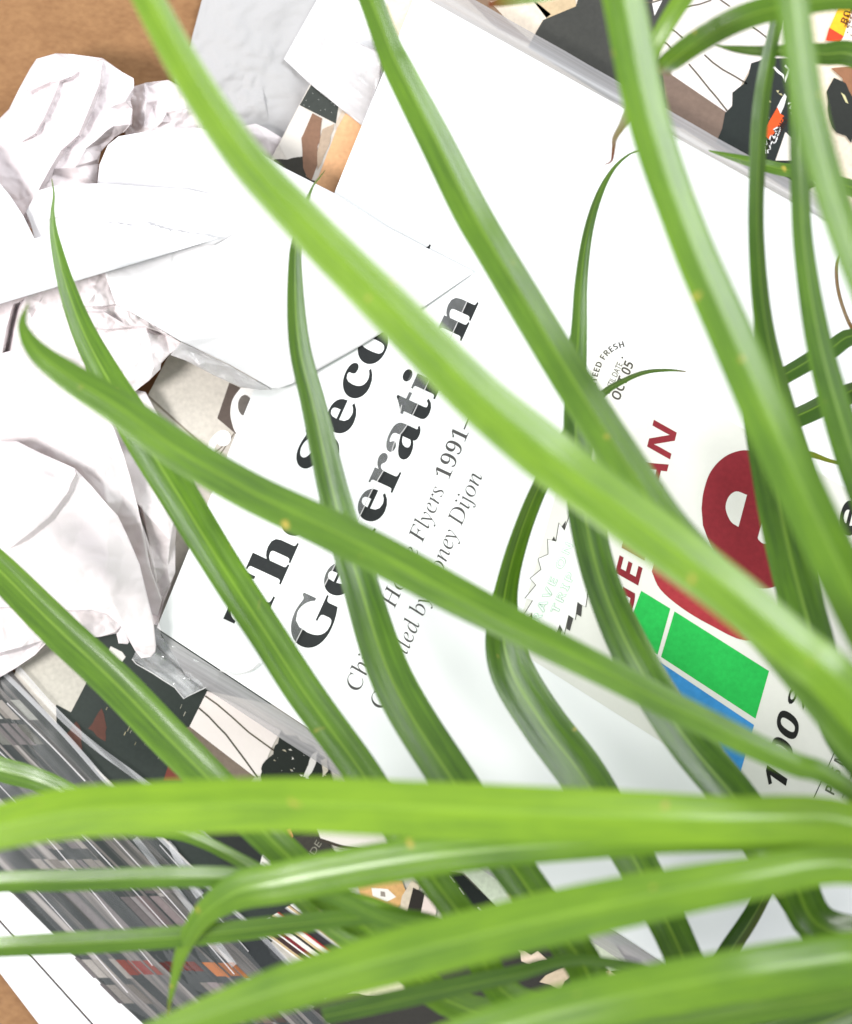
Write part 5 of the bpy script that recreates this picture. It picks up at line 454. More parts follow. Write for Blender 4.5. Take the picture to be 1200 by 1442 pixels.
'RP': (510, "70 682 70 0 168 0 168 295 270 295 400 321 475 389 500 486 477 585 405 655 283 682 168 594 283 594 353 578 389 539 399 490 384 432 343 396 279 383 168 383", "1 11 0 11 10 0 11 9 10 11 12 9 12 8 9 1 19 11 13 8 12 13 7 8 14 7 13 15 7 14 16 7 15 16 6 7 17 6 16 18 6 17 18 5 6 1 3 19 3 18 19 3 5 18 3 4 5 1 2 3"),
'RR': (604, "77 682 77 0 175 0 175 296 216 296 265 287 321 243 397 140 487 0 604 0 565 53 538 94 511 135 462 213 414 276 359 324 421 363 460 419 473 491 446 593 368 659 249 682 175 598 238 598 315 586 358 550 372 495 361 441 320 400 238 384 175 384", "1 22 0 22 21 0 22 20 21 22 23 20 23 19 20 1 30 22 24 19 23 24 18 19 25 18 24 26 18 25 27 18 26 27 17 18 28 17 27 28 16 17 29 16 28 1 3 30 3 29 30 3 16 29 3 15 16 3 4 15 4 14 15 1 2 3 5 14 4 6 14 5 6 13 14 7 13 6 7 12 13 8 12 7 8 11 12 8 10 11 8 9 10"),
'RS': (458, "399 643 350 670 299 686 247 691 138 668 66 606 40 509 116 368 259 275 335 165 323 126 287 93 224 79 159 90 98 124 44 178 44 54 102 19 165 -2 235 -9 333 15 401 80 426 176 350 333 207 422 131 522 145 564 183 593 239 603 288 597 342 575 399 532", "4 2 3 4 1 2 4 0 1 5 0 4 5 28 0 28 29 0 29 30 0 30 31 0 6 27 5 27 28 5 6 26 27 6 25 26 6 24 25 7 24 6 7 23 24 8 23 7 8 22 23 9 22 8 16 14 15 9 21 22 10 21 9 11 21 10 16 13 14 12 21 11 16 12 13 12 20 21 16 20 12 17 20 16 18 20 17 18 19 20"),
'RT': (604, "587 682 17 682 17 594 253 594 253 0 351 0 351 594 587 594", "2 0 1 2 7 0 3 7 2 4 6 3 6 7 3 4 5 6"),
'RU': (708, "648 682 550 682 550 285 547 226 534 176 507 136 468 108 415 88 347 81 291 87 242 107 200 139 176 172 163 215 159 279 159 682 61 682 61 258 103 106 207 19 345 -9 514 26 615 122 648 268", "17 15 16 17 14 15 2 0 1 2 23 0 3 23 2 17 13 14 3 22 23 18 13 17 4 22 3 18 12 13 5 22 4 18 11 12 18 10 11 6 22 5 6 21 22 7 21 6 18 9 10 19 9 18 8 21 7 19 8 9 19 21 8 19 20 21"),
'RV': (604, "604 682 507 682 303 203 98 682 0 682 295 -6 315 -6", "5 3 4 5 2 3 2 0 1 2 6 0 5 6 2"),
'OA': (690, "144 26 37 26 270 691 419 691 653 26 546 26 494 196 196 196 279 471 218 271 475 271 411 471 407 483 403 497 398 513 393 531 388 548 383 566 378 583 374 599 345 710 316 598 312 582 306 564 301 544 296 526 291 508 286 492 282 480", "21 19 20 1 21 2 21 3 2 21 19 3 19 4 3 18 4 19 1 22 21 17 4 18 1 23 22 16 4 17 1 24 23 15 4 16 1 25 24 14 4 15 1 26 25 13 4 14 1 27 26 12 4 13 1 28 27 11 4 12 1 8 28 1 9 8 10 4 11 1 7 9 7 10 9 7 6 10 6 4 10 1 0 7 5 4 6"),
'OE': (560, "475 26 116 26 116 688 475 688 475 616 215 616 215 407 457 407 457 335 215 335 215 99 475 99", "1 5 2 5 3 2 5 4 3 1 6 5 1 9 6 9 7 6 9 8 7 1 10 9 1 11 10 1 0 11"),
'OI': (389, "331 26 58 26 58 69 145 109 145 605 58 645 58 688 331 688 331 645 244 605 244 109 331 69", "5 7 6 5 8 7 4 8 5 4 9 8 3 9 4 3 10 9 2 10 3 2 11 10 1 11 2 1 0 11"),
'ON': (813, "199 26 116 26 116 688 266 688 576 153 622 153 618 214 616 246 615 279 614 311 613 344 613 376 613 688 697 688 697 26 546 26 235 566 188 566 193 504 195 470 197 437 198 403 199 370 199 336", "1 17 2 17 3 2 17 16 3 16 4 3 11 13 12 11 14 13 1 18 17 15 4 16 1 19 18 1 20 19 1 21 20 1 22 21 10 14 11 1 23 22 9 14 10 1 0 23 8 14 9 7 14 8 6 14 7 5 14 6 15 5 4 15 14 5"),
'OO': (796, "576 58 527 35 467 21 398 16 329 21 270 35 220 58 178 90 145 129 118 176 99 230 88 291 84 359 88 427 99 487 118 541 144 587 178 626 220 657 270 680 330 694 399 699 468 694 527 680 577 657 618 626 652 587 678 541 697 487 708 426 712 358 708 290 697 229 678 175 652 129 618 90 238 166 279 124 333 99 398 91 464 99 518 124 559 167 585 221 600 285 605 358 600 432 585 496 559 550 518 592 464 617 399 625 334 617 279 592 239 550 212 496 196 432 191 358 196 285 212 221", "20 22 21 20 23 22 19 23 20 19 24 23 18 24 19 18 25 24 17 25 18 17 51 25 51 50 25 50 26 25 16 52 17 52 51 17 16 53 52 49 26 50 16 54 53 48 26 49 15 54 16 48 27 26 15 55 54 47 27 48 14 55 15 47 28 27 14 56 55 46 28 47 13 56 14 46 29 28 13 57 56 45 29 46 12 57 13 45 30 29 11 57 12 45 31 30 44 31 45 11 58 57 10 58 11 44 32 31 43 32 44 10 59 58 9 59 10 43 33 32 42 33 43 9 36 59 8 36 9 42 34 33 41 34 42 8 37 36 7 37 8 41 35 34 40 35 41 7 38 37 7 39 38 39 35 40 7 35 39 6 35 7 6 0 35 5 0 6 5 1 0 4 1 5 4 2 1 4 3 2"),
'OP': (628, "215 26 116 26 116 688 317 688 397 682 458 664 502 635 532 597 550 549 557 491 554 454 546 419 534 386 515 357 490 332 458 310 418 294 367 284 215 280 215 616 215 352 292 352 335 355 374 365 408 382 435 409 451 444 456 487 440 558 388 603 312 616", "1 19 2 19 3 2 19 4 3 19 5 4 19 6 5 19 30 6 30 7 6 1 20 19 29 7 30 28 7 29 28 8 7 27 8 28 27 9 8 27 10 9 26 10 27 26 11 10 25 11 26 25 12 11 24 12 25 24 13 12 23 13 24 22 13 23 22 14 13 21 14 22 1 18 20 18 21 20 18 14 21 18 15 14 18 16 15 18 17 16 1 0 18"),
'OR': (660, "215 26 116 26 116 688 297 688 383 682 449 666 497 640 530 605 550 559 557 499 555 472 550 448 541 426 529 406 515 388 499 372 480 358 460 345 412 321 611 26 506 26 336 300 215 300 215 616 215 371 291 371 339 374 380 384 414 401 438 427 452 459 456 496 451 534 436 567 410 591 376 605 335 613 288 616", "1 23 2 23 3 2 23 4 3 23 5 4 23 6 5 23 37 6 37 7 6 1 24 23 36 7 37 35 7 36 34 7 35 34 8 7 33 8 34 32 8 33 32 9 8 31 9 32 31 10 9 30 10 31 30 11 10 29 11 30 29 12 11 28 12 29 28 13 12 28 14 13 27 14 28 27 15 14 26 15 27 25 15 26 25 16 15 1 22 24 22 25 24 22 16 25 22 17 16 22 18 17 22 21 18 21 19 18 1 0 22 20 19 21"),
'OT': (579, "339 26 240 26 240 614 46 614 46 688 533 688 533 614 339 614", "3 5 4 3 6 5 2 6 3 1 7 2 7 6 2 1 0 7"),
'OV': (650, "388 26 261 26 36 688 134 688 262 281 265 272 269 259 273 242 278 222 283 202 289 180 293 160 297 143 325 -33 353 143 356 161 361 181 366 202 371 222 376 242 381 259 385 273 387 282 516 688 614 688", "1 3 2 1 4 3 22 24 23 22 0 24 21 0 22 1 5 4 20 0 21 1 6 5 19 0 20 1 7 6 1 8 7 18 0 19 1 9 8 17 0 18 16 0 17 1 10 9 15 0 16 1 11 10 14 0 15 1 12 11 13 0 14 1 13 12 13 0 1"),
}
# ------------------------------------------------------------------ lettering
def glyph(key):
    g = GLYPHS[key]
    if isinstance(g[1], str):
        v = list(map(int, g[1].split())); f = list(map(int, g[2].split()))
        g = (g[0], [(v[i] / 1000, v[i + 1] / 1000) for i in range(0, len(v), 2)],
             [tuple(f[i:i + 3]) for i in range(0, len(f), 3)])
        GLYPHS[key] = g
    return g

def text_width(style, s, track=0.0):
    return sum((0.28 if c == ' ' else glyph(style + c)[0] / 1000) + track for c in s)

def lettering(name, style, s, start, end, up, z, mat, parent, track=0.0, grow=None):
    """s set from pixel `start` to pixel `end` on its baseline; up = pixel vector of one em of height"""
    a = Vector(start); e = Vector(end); up = Vector(up)
    wid = text_width(style, s, track)
    u = (e - a) / wid
    verts, faces, x = [], [], 0.0
    for c in s:
        if c == ' ':
            x += 0.28 + track
            continue
        st = style
        if style == 'I' and c in '19–': st = 'D'
        adv, gv, gf = glyph(st + c)
        o = len(verts)
        for (vx, vy) in gv:
            p = a + u * (x + vx) + up * vy
            verts.append(W(p.x, p.y, z))
        faces += [tuple(i + o for i in t) for t in gf]
        x += adv / 1000 + track
    fixed = []
    for t in faces:
        p, q, r = (verts[i] for i in t)
        fixed.append(t if (q - p).cross(r - p).z > 0 else (t[0], t[2], t[1]))
    return mk(name, verts, fixed, mat, parent)

_tw = text_width
def text_width(style, s, track=0.0):
    t = 0
    for c in s:
        if c == ' ': t += 0.28 + track
        else:
            st = 'D' if (style == 'I' and c in '19–') else style
            t += glyph(st + c)[0] / 1000 + track
    return t

# ------------------------------------------------------------------ paper sheets with traced folds
def sheet(name, outline, creases, mat, label=None, cat=None, group=None, parent=None,
          cuts=3, smooth=2, amp=0.35, freq=0.03, seed=0, thick=0.00014, fine=0.0, zscale=1.0, crush=0.0):
    """outline / creases: (x px, y px, height mm)"""
    pts, zs, edges = [], [], []
    def add(p):
        pts.append(Vector((p[0], p[1]))); zs.append(p[2]); return len(pts) - 1
    loop = [add(p) for p in outline]
    for i in range(len(loop)): edges.append((loop[i], loop[(i + 1) % len(loop)]))
    for c in creases:
        ids = [add(p) for p in c]
        edges += list(zip(ids, ids[1:]))
    if zscale != 1.0:
        zm = sum(zs) / len(zs)
        zs = [zm + (q - zm) * zscale for q in zs]
    vs2, es2, fs2, ov, oe, of = delaunay_2d_cdt(pts, edges, [loop], 1, 1e-4)
    zz = []
    for i, v in enumerate(vs2):
        if ov[i]: zz.append(zs[ov[i][0]])
        else:
            ds = sorted((( (p - v).length, z) for p, z in zip(pts, zs)), key=lambda t: t[0])[:3]
            w = [1 / (d + 0.1) for d, _ in ds]
            zz.append(sum(a * b[1] for a, b in zip(w, ds)) / sum(w))
    bm = bmesh.new()
    bv = [bm.verts.new((v.x, v.y, z)) for v, z in zip(vs2, zz)]
    for f in fs2:
        try: bm.faces.new([bv[i] for i in f])
        except ValueError: pass
    for _ in range(cuts):
        bmesh.ops.subdivide_edges(bm, edges=bm.edges[:], cuts=1, use_grid_fill=True)
        bmesh.ops.triangulate(bm, faces=[f for f in bm.faces if len(f.verts) > 4])
    inner = [v for v in bm.verts if not v.is_boundary]
    for _ in range(smooth):
        bmesh.ops.smooth_vert(bm, verts=inner, factor=0.5, use_axis_x=True, use_axis_y=True, use_axis_z=True)
    rf_ = random.Random(seed * 31 + 5)
    folds = []
    for _ in range(4):
        an = rf_.uniform(0, 3.14); folds.append((math.cos(an), math.sin(an), rf_.uniform(34, 95), rf_.random()))
    for v in bm.verts:
        q = Vector((v.co.x * freq, v.co.y * freq, seed * 7.3))
        dz = noise.noise(q) * amp
        dz += (abs(noise.noise(q * 2.3)) - 0.25) * amp * 0.9
        if crush:
            for (ax, ay, lam, phs) in folds:
                d_ = (v.co.x * ax + v.co.y * ay) / lam + phs + 0.55 * noise.noise(q * 0.8 + Vector((phs * 9, 0, 0)))
                gate = max(0.0, min(1.0, 0.55 + 1.6 * noise.noise(q * 0.55 + Vector((0, phs * 11, 3)))))
                dz += (abs((d_ % 1.0) * 2 - 1) - 0.5) * crush * gate
        if fine: dz += noise.noise(q * 9) * fine
        v.co.z += dz
    verts = [W(v.co.x, v.co.y, v.co.z / 1000) for v in bm.verts]
    bm.verts.index_update()
    faces = []
    for f in bm.faces:
        ids = [v.index for v in f.verts]
        a, b, c = verts[ids[0]], verts[ids[1]], verts[ids[2]]
        if (b - a).cross(c - a).z < 0: ids.reverse()
        faces.append(ids)
    bm.free()
    o = mk(name, verts, faces, mat, parent, smooth=True)
    if thick:
        md = o.modifiers.new("thickness", 'SOLIDIFY'); md.thickness = thick; md.offset = -1
    return setp(o, label, cat, group)

def cliff(line, dx, dy, drop):
    """the far side of an overlapping fold: the same line shifted and lowered"""
    return [(x + dx * 0.55, y + dy * 0.55, z - drop * 0.75) for x, y, z in line]

# ================================================================== the setting
bm = bmesh.new()
bmesh.ops.create_grid(bm, x_segments=40, y_segments=40, size=0.6)
for v in bm.verts: v.co.z = noise.noise(v.co * 9) * 0.0004 - 0.0006
me = bpy.data.meshes.new("table"); bm.to_mesh(me); bm.free()
me.materials.append(MAT['kraft'])
table = bpy.data.objects.new("table", me); COL.objects.link(table)
setp(table, "brown kraft board that everything lies on", kind="structure")

# ================================================================== flat sheets at the top
sheet("tissue_sheet", [(300, -60, 2.0), (268, 62, 2.2), (246, 112, 2.4), (262, 190, 2.6), (330, 240, 2.6), (420, 235, 2.2), (470, 130, 1.8), (500, -60, 1.8)],
      [[(330, 20, 3.2), (345, 90, 3.6), (330, 160, 4.2), (350, 200, 3.6)], [(395, 60, 2.0), (370, 120, 3.0), (380, 175, 2.5)], [(300, 120, 4.0), (340, 130, 2.4), (372, 138, 3.8)]],
      MAT['tissue'], "grey tissue sheet lying on the kraft board at the top", "tissue paper", cuts=4, smooth=2, amp=1.1, freq=0.026, seed=3, fine=0.08)
sheet("white_card", [(400, 83, 3.6), (452, -10, 3.6), (470, -60, 3.6), (640, -60, 3.6), (600, 60, 3.6), (520, 190, 3.6), (437, 118, 3.6)], [],
      MAT['white'], "plain white card corner lying on the grey tissue", "card", cuts=2, amp=0.05, thick=0.0004)

# ================================================================== collage book under the white book
ZA = 0.0110
bookA = thing("collage_book", W(250, 1000, 0.0), "collage covered book lying under the white book, its page edges fanned out", "book", "books with a collage cover")
# cover
coverA = [(20, 950), (208, 557), (437, 118), (512, 176), (760, 340), (1180, 1560), (560, 1560), (420, 1370), (305, 1258), (155, 1107)]
poly_mesh("cover", coverA, ZA, ink(206, 199, 190), bookA, 0.0005)
blockA = [(24, 952), (212, 560), (440, 124), (508, 180), (756, 344), (1170, 1550), (566, 1550), (424, 1366), (309, 1254), (159, 1104)]
poly_mesh("page_block", blockA, ZA - 0.0006, MAT['pages'], bookA, 0.0098)

def lift(k): return 0.00007 * k
def pa(pts, col, k=1, name="cover_print", jagged=0, seed=1, par=None, z=None):
    if jagged: pts = jag(pts, jagged, 4 * jagged + 3, seed)
    return poly_mesh(name, pts, (ZA if z is None else z) + lift(k), ink(*col), par or bookA)

# upper strip of the cover
pa([(439, 118), (477, 148), (473, 174), (422, 148)], (58, 62, 58), 1)
pa([(422, 148), (441, 161), (428, 186), (426, 220), (405, 225), (393, 204)], (214, 208, 200), 1)
pa([(405, 224), (426, 220), (431, 248), (472, 272), (470, 290), (380, 240), (386, 224)], (56, 54, 48), 2, jagged=1)
pa([(441, 161), (454, 168), (453, 186), (446, 207), (449, 232), (440, 252), (431, 248), (426, 238), (427, 222), (423, 196), (428, 186)], (132, 100, 80), 3, jagged=2, seed=4)
pa([(454, 181), (470, 173), (467, 191), (449, 240), (446, 215)], (176, 156, 136), 4, jagged=1.5, seed=5)
pa([(484, 157), (511, 176), (560, 210), (480, 300), (440, 262), (449, 248), (475, 180)], (226, 176, 130), 5)
pa([(473, 174), (482, 155), (487, 159), (474, 182)], (196, 180, 162), 6)
for i in range(26):
    x = random.uniform(426, 474); y = random.uniform(128, 170)
    if (y - 118) > (x - 439) * 0.79 + 2 and (y - 148) < (x - 422) * 0.51 + 0 and i % 2:
        pa([(x, y), (x + 1.2, y + .3), (x + .8, y + 1.3)], (190, 192, 186), 7, "fleck")
# letters of the cover at the left of the white book
pa([(323, 539), (339, 546), (358, 548), (380, 560), (360, 620), (332, 611), (306, 589)], (96, 84, 78), 1)
pa(smooth_pts([(339, 546), (328, 562), (324.5, 580), (327, 596), (333, 610), (350, 620), (375, 600), (385, 560), (362, 546)], 4) and
   [tuple(p) for p in smooth_pts([(339, 546), (328, 562), (324.5, 580), (327, 596), (333, 610), (350, 620), (375, 600), (385, 560), (362, 546)], 4)], (248, 247, 246), 2)
pa([(345 + 10 * math.cos(t), 571 + 15 * math.sin(t)) for t in [i * 0.42 for i in range(15)]], (112, 106, 102), 3)
pa([(314.5 + 11 * math.cos(t), 617 + 11.4 * math.sin(t)) for t in [i * 0.314 for i in range(20)]], (248, 247, 246), 3)
pa([tuple(p) for p in smooth_pts([(308, 607), (298, 617), (292, 632), (290, 660), (300, 662), (302, 634), (306, 624), (312, 620)], 4)], (248, 247, 246), 2)
for a in ((300, 640, 314, 628), (310, 640, 330, 610)):
    ribbon("cover_print", [(a[0], a[1]), (a[2], a[3])], 1.6, ZA + lift(1), ink(110, 100, 90), bookA)
ribbon("cover_print", [(208, 557), (300, 640), (345, 700)], 3, ZA + lift(1), ink(150, 140, 128), bookA)
# lower left of the cover
pa([(25, 945), (79, 905), (140, 930), (123, 959), (100, 1003), (79, 992), (40, 968)], (196, 191, 180), 1)
pa([(110, 880), (300, 880), (420, 1000), (293, 973), (267, 1023), (330, 1090), (420, 1180), (430, 1260), (380, 1330), (300, 1250), (155, 1100), (80, 1030), (79, 992), (100, 1003), (123, 959)], (44, 52, 48), 2)
pa([(156, 910), (172, 918), (177, 925), (172, 932), (150, 922)], (214, 210, 204), 3)
pa([(144, 997), (150, 1024), (148, 1045), (125, 1026)], (92, 56, 46), 3, jagged=1)
pa([(108, 1015), (115, 1030), (115, 1059), (92, 1036)], (92, 58, 48), 3, jagged=1)
pa([(237, 1078), (262, 1072), (262, 1100), (230, 1100)], (122, 58, 46), 3)
for i in range(46):
    x = random.uniform(112, 262); y = random.uniform(995, 1100)
    if y - 959 < (x - 100) * 0.9 + 10: 
        l = random.uniform(1.5, 12); w = random.uniform(.5, 1.2)
        ribbon("fleck", [(x, y), (x + l * .42, y - l * .9)], w, ZA + lift(4), ink(*random.choice([(168, 160, 128), (130, 128, 112), (190, 186, 170)])), bookA)
# pale panel with two wires, brown strip and black bush: the same motif is printed on both copies
def motif(M, z, par):
    def q(pts): return [M(*p) for p in pts]
    poly_mesh("cover_print", q([(267, 1023), (359, 1094), (340, 1118), (238, 1034)]), z + lift(3), ink(128, 112, 100), par)
    poly_mesh("cover_print", q([(292, 973), (330, 990), (396, 1029), (384, 1050), (378, 1064), (369, 1092), (359, 1094), (267, 1023)]), z + lift(4), ink(236, 226, 222), par)
    ribbon("wire_print", q([(289, 980), (306, 992), (327, 1010), (350, 1031), (372, 1047), (390, 1060)]), 2.2, z + lift(5), ink(92, 84, 70), par)
    ribbon("wire_print", q([(280, 997), (294, 1009), (307, 1023), (318, 1034), (327, 1046), (345, 1070), (363, 1095)]), 2.4, z + lift(5), ink(88, 82, 72), par)
    bush = q(jag([(396, 1029), (415, 1039), (434, 1049), (455, 1064), (480, 1120), (440, 1160), (380, 1130), (366, 1100), (372, 1075), (383, 1062), (386, 1050), (393, 1044)], 3.2, 6, 9))
    poly_mesh("cover_print", bush, z + lift(6), ink(30, 36, 32), par)
    rn = random.Random(5)
    for i in range(22):
        x = rn.uniform(385, 462); y = rn.uniform(1040, 1112)
        if y > 1029 + (x - 396) * .52 + 2:
            a = rn.uniform(0, 3.1); l = rn.uniform(1.5, 4.5)
            poly_mesh("fleck", q([(x, y), (x + l * math.cos(a), y + l * math.sin(a)), (x + l * .4 + 1, y + l * .9)]), z + lift(7), ink(*rn.choice([(232, 228, 220), (200, 190, 168), (240, 238, 236)])), par)
motif(lambda x, y: (x, y), ZA, bookA)
pa([(440, 1062), (447, 1058), (444, 1080), (433, 1096), (427, 1094)], (226, 222, 218), 8, jagged=1)
pa([(452, 1070), (460, 1068), (462, 1085), (455, 1096)], (214, 206, 190), 8, jagged=1)
# below the large horizontal leaf
pa([(300, 1130), (520, 1120), (470, 1175), (420, 1185), (400, 1215), (365, 1228), (345, 1240), (300, 1200)], (38, 42, 40), 7)
pa([(373, 1198), (391, 1213), (388, 1228), (363, 1222)], (226, 222, 214), 8, jagged=1)
for a in ((371, 1206, 381, 1215), (376, 1204, 384, 1211), (369, 1214, 379, 1222)):
    ribbon("cover_print", [(a[0], a[1]), (a[2], a[3])], 1, ZA + lift(9), ink(120, 116, 108), bookA)
pa([(393, 1172), (408, 1166), (413, 1178), (403, 1196), (396, 1187)], (232, 150, 110), 8, jagged=2)
pa([(403, 1180), (410, 1176), (406, 1192), (401, 1188)], (208, 52, 38), 9, jagged=1)
pa([(399, 1188), (405, 1190), (402, 1197), (397, 1193)], (240, 238, 234), 10)
pa([(412, 1180), (452, 1170), (474, 1204), (447, 1228), (404, 1218)], (66, 62, 56), 8)
lettering("cover_lettering", 'R', "LADE", (425, 1218), (446, 1182), (11, 8), ZA + lift(9), ink(150, 146, 132), bookA)
pa([(440, 1150), (575, 1165), (548, 1190), (520, 1200), (452, 1182)], (234, 226, 218), 9)
ribbon("cover_print", [(450, 1182), (480, 1192), (522, 1199)], 4, ZA + lift(10), ink(70, 62, 54), bookA)
pa([(470, 1196), (520, 1202), (500, 1212), (478, 1206)], (230, 224, 216), 9)
pa([(500, 1232), (566, 1240), (574, 1262), (556, 1284), (508, 1262)], (224, 176, 116), 8)
pa([(523, 1250), (546, 1252), (558, 1263), (545, 1270), (525, 1262)], (240, 234, 226), 9)
pa([(536, 1255), (542, 1256), (543, 1263), (536, 1262)], (150, 140, 130), 10)
pa([(560, 1300), (566, 1262), (580, 1240), (592, 1246), (588, 1256), (578, 1268), (572, 1300)], (222, 206, 184), 9)
pa([(582, 1250), (598, 1258), (592, 1290), (586, 1330), (560, 1324), (572, 1290)], (46, 40, 36), 10)
pa([(598, 1260), (616, 1274), (613, 1292), (592, 1288)], (232, 214, 206), 10)
pa([(540, 1300), (568, 1296), (562, 1325), (536, 1330)], (214, 194, 160), 8)
pa([(622, 1224), (650, 1230), (712, 1290), (640, 1296), (624, 1270)], (26, 32, 30), 10)
for a in ((632, 1233, 640, 1243), (646, 1250, 653, 1260), (673, 1278, 680, 1285)):
    ribbon("fleck", [(a[0], a[1]), (a[2], a[3])], 2, ZA + lift(11), ink(226, 222, 214), bookA)
pa([(640, 1215), (760, 1180), (900, 1330), (830, 1330), (740, 1290), (706, 1284)], (206, 216, 194), 11)  # pale panel paints in a reflection on the plastic over the cover
pa([(560, 1330), (740, 1310), (900, 1350), (960, 1460), (500, 1470), (440, 1420)], (52, 50, 46), 7)
pa([(790, 1305), (860, 1320), (890, 1365), (830, 1370), (800, 1340)], (212, 220, 196), 12)
pa([(728, 1334), (748, 1345), (757, 1338), (770, 1352), (745, 1358), (735, 1352)], (226, 204, 186), 12, jagged=1.5)
pa([(770, 1372), (800, 1360), (806, 1372), (788, 1396), (760, 1382)], (206, 186, 160), 12, jagged=2)
pa([(806, 1368), (845, 1358), (870, 1375), (850, 1395), (812, 1400)], (230, 206, 184), 12)
for k in range(6):
    ribbon("cover_print", [(822 + k * 7, 1366), (818 + k * 7, 1386)], 1.2, ZA + lift(13), ink(196, 140, 120), bookA)
pa([(490, 1398), (520, 1384), (560, 1380), (590, 1368), (585, 1390), (565, 1400), (530, 1404)], (222, 212, 188), 12, jagged=2)
# printed record spines
cols = [(236, 230, 224), (196, 170, 132), (60, 40, 38), (238, 234, 232), (120, 30, 38), (228, 222, 214), (40, 36, 34), (210, 186, 146), (232, 228, 222), (86, 84, 84), (170, 40, 44), (222, 216, 206), (48, 46, 50), (160, 158, 160)]
pa([(330, 1300), (372, 1318), (420, 1370), (480, 1430), (400, 1400), (340, 1330)], (40, 44, 46), 5)
rs = random.Random(8)
off = 0.0; k = 0
while off < 128:
    w = rs.choice([1.4, 2, 2.6, 3.4, 5, 6.5])
    c = cols[k % len(cols)] if rs.random() < .75 else rs.choice(cols)
    ox, oy = 372 + off * 0.86, 1316 - off * 0.52
    d = (.80, .60)
    wx, wy = w * 0.86, -w * 0.52
    pa([(ox - 14, oy - 11), (ox + wx - 14, oy + wy - 11), (ox + wx + d[0] * 150, oy + wy + d[1] * 150), (ox + d[0] * 150, oy + d[1] * 150)], c, 6, "record_spine_print")
    off += w; k += 1
pa([(474, 1262), (500, 1258), (500, 1282), (480, 1276)], (44, 38, 30), 8)
pa([(476, 1268), (488, 1270), (486, 1280), (475, 1276)], (232, 164, 54), 9, jagged=1.5)

# fanned pages, one by one: each lies lower and sticks out farther to the lower left
edge0 = [(-70, 868), (15, 960), (155, 1107), (230, 1182), (305, 1260), (370, 1320), (500, 1450), (580, 1530)]
NP = 24
BLEED = [(985, 1013, 0, 4, (196, 190, 184)), (1020, 1050, 1, 5, (120, 116, 112)), (1182, 1195, 6, 9, (150, 142, 138)), (1211, 1224, 6, 11, (166, 158, 152)),
         (1262, 1314, 3, 7, (150, 140, 138)), (1258, 1312, 8, 11, (158, 150, 146)), (1262, 1300, 12, 12, (96, 92, 90)), (1240, 1258, 2, 5, (140, 132, 130)),
         (1350, 1376, 13, 17, (176, 168, 162)), (1352, 1372, 10, 13, (160, 70, 56)), (1354, 1368, 7, 9, (120, 46, 36)), (1356, 1376, 3, 6, (196, 116, 56)),
         (1386, 1412, 14, 16, (150, 142, 136)), (1384, 1402, 6, 8, (170, 160, 154)), (1378, 1420, 2, 3, (120, 84, 72)), (1410, 1440, 4, 9, (128, 110, 104))]
for i in range(NP):
    o0 = i * 8.2 + 2
    o1 = o0 + 17 + random.Random(i + 40).uniform(-2.5, 2.5)
    rp = random.Random(100 + i)
    w0 = rp.uniform(-3, 3); w1 = rp.uniform(-3, 3)
    z = ZA - 0.0006 - i * 0.00035
    outer = [(x - .71 * (o1 + w0 + (w1 - w0) * j / 7), y + .70 * (o1 + w0 + (w1 - w0) * j / 7)) for j, (x, y) in enumerate(edge0)]
    inner = [(x - .71 * (o0 - 14), y + .70 * (o0 - 14)) for x, y in reversed(edge0)]
    pg = poly_mesh("page", outer + inner, z, MAT['streak'], bookA, 0.00012)
    # printed pictures that bleed off the edge show as short bits on each page
    for (y0, y1, i0, i1, c) in BLEED:
        if i0 * 1.41 <= i <= i1 * 1.41 + .5 and rp.random() < .93:
            lo, hi = o1 - 10.0, o1 - 0.3
            def cut(yy, o):
                for j in range(len(edge0) - 1):
                    a = (edge0[j][0] - .71 * o, edge0[j][1] + .70 * o); b_ = (edge0[j + 1][0] - .71 * o, edge0[j + 1][1] + .70 * o)
                    if a[1] <= yy <= b_[1]:
                        f = (yy - a[1]) / (b_[1] - a[1]); return (a[0] + (b_[0] - a[0]) * f, yy)
                return None
            ja, jb = rp.uniform(-1.5, 1.5), rp.uniform(-2, 2)
            q = [cut(y0 + ja, lo), cut(y1 + jb, lo), cut(y1 + jb, hi), cut(y0 + ja, hi)]
            if None not in q:
                v = rp.uniform(.62, 0.95)
                poly_mesh("page_print", q, z + 0.00006, ink(*[min(255, int(t * v / 6) * 6) for t in c]), pg)
zz = 0.0016
w_in = [(-60, 1166), (22, 1258), (72, 1315), (190, 1442), (260, 1520)]
mid = [(-60, 1226), (0, 1295), (60, 1362), (132, 1442), (205, 1520)]
outr = [(-80, 1280), (0, 1370), (55, 1442), (120, 1520)]
poly_mesh("page", [(x + 30, y - 30) for x, y in w_in] + list(reversed(mid)), 0.0022, MAT['white'], bookA, 0.0005)
poly_mesh("page", [(x - 2, y + 2) for x, y in mid] + list(reversed(outr)), 0.0014, MAT['strip'], bookA, 0.0008)

# clear sleeve of the collage book: film at its top end and long folds down its fanned side
slA = thing("plastic_sleeve", W(200, 1100, 0.0), "clear plastic sleeve around the fanned collage book, with long glossy folds", "plastic sleeve", "clear plastic sleeves")
sheet("film", [(434, 116, 11.6), (452, 58, 10), (462, 46, 10), (495, 56, 10.5), (540, 76, 11), (535, 110, 11.6), (511, 178, 12)],
      [[(456, 62, 11.5), (468, 88, 10.2), (500, 110, 12.2), (530, 120, 11.4)], [(462, 50, 12), (480, 80, 10.8), (515, 98, 12.4)], [(440, 105, 11), (470, 118, 12.6), (505, 150, 11.8)]],
      MAT['glassine'], parent=slA, cuts=3, smooth=1, amp=0.5, freq=0.06, seed=5, thick=0.00005)
def fold(pts, w, z, mat, par, dz):
    return ribbon("film_fold", [tuple(p) for p in smooth_pts(pts, 4)], w, z, mat, par, dz)
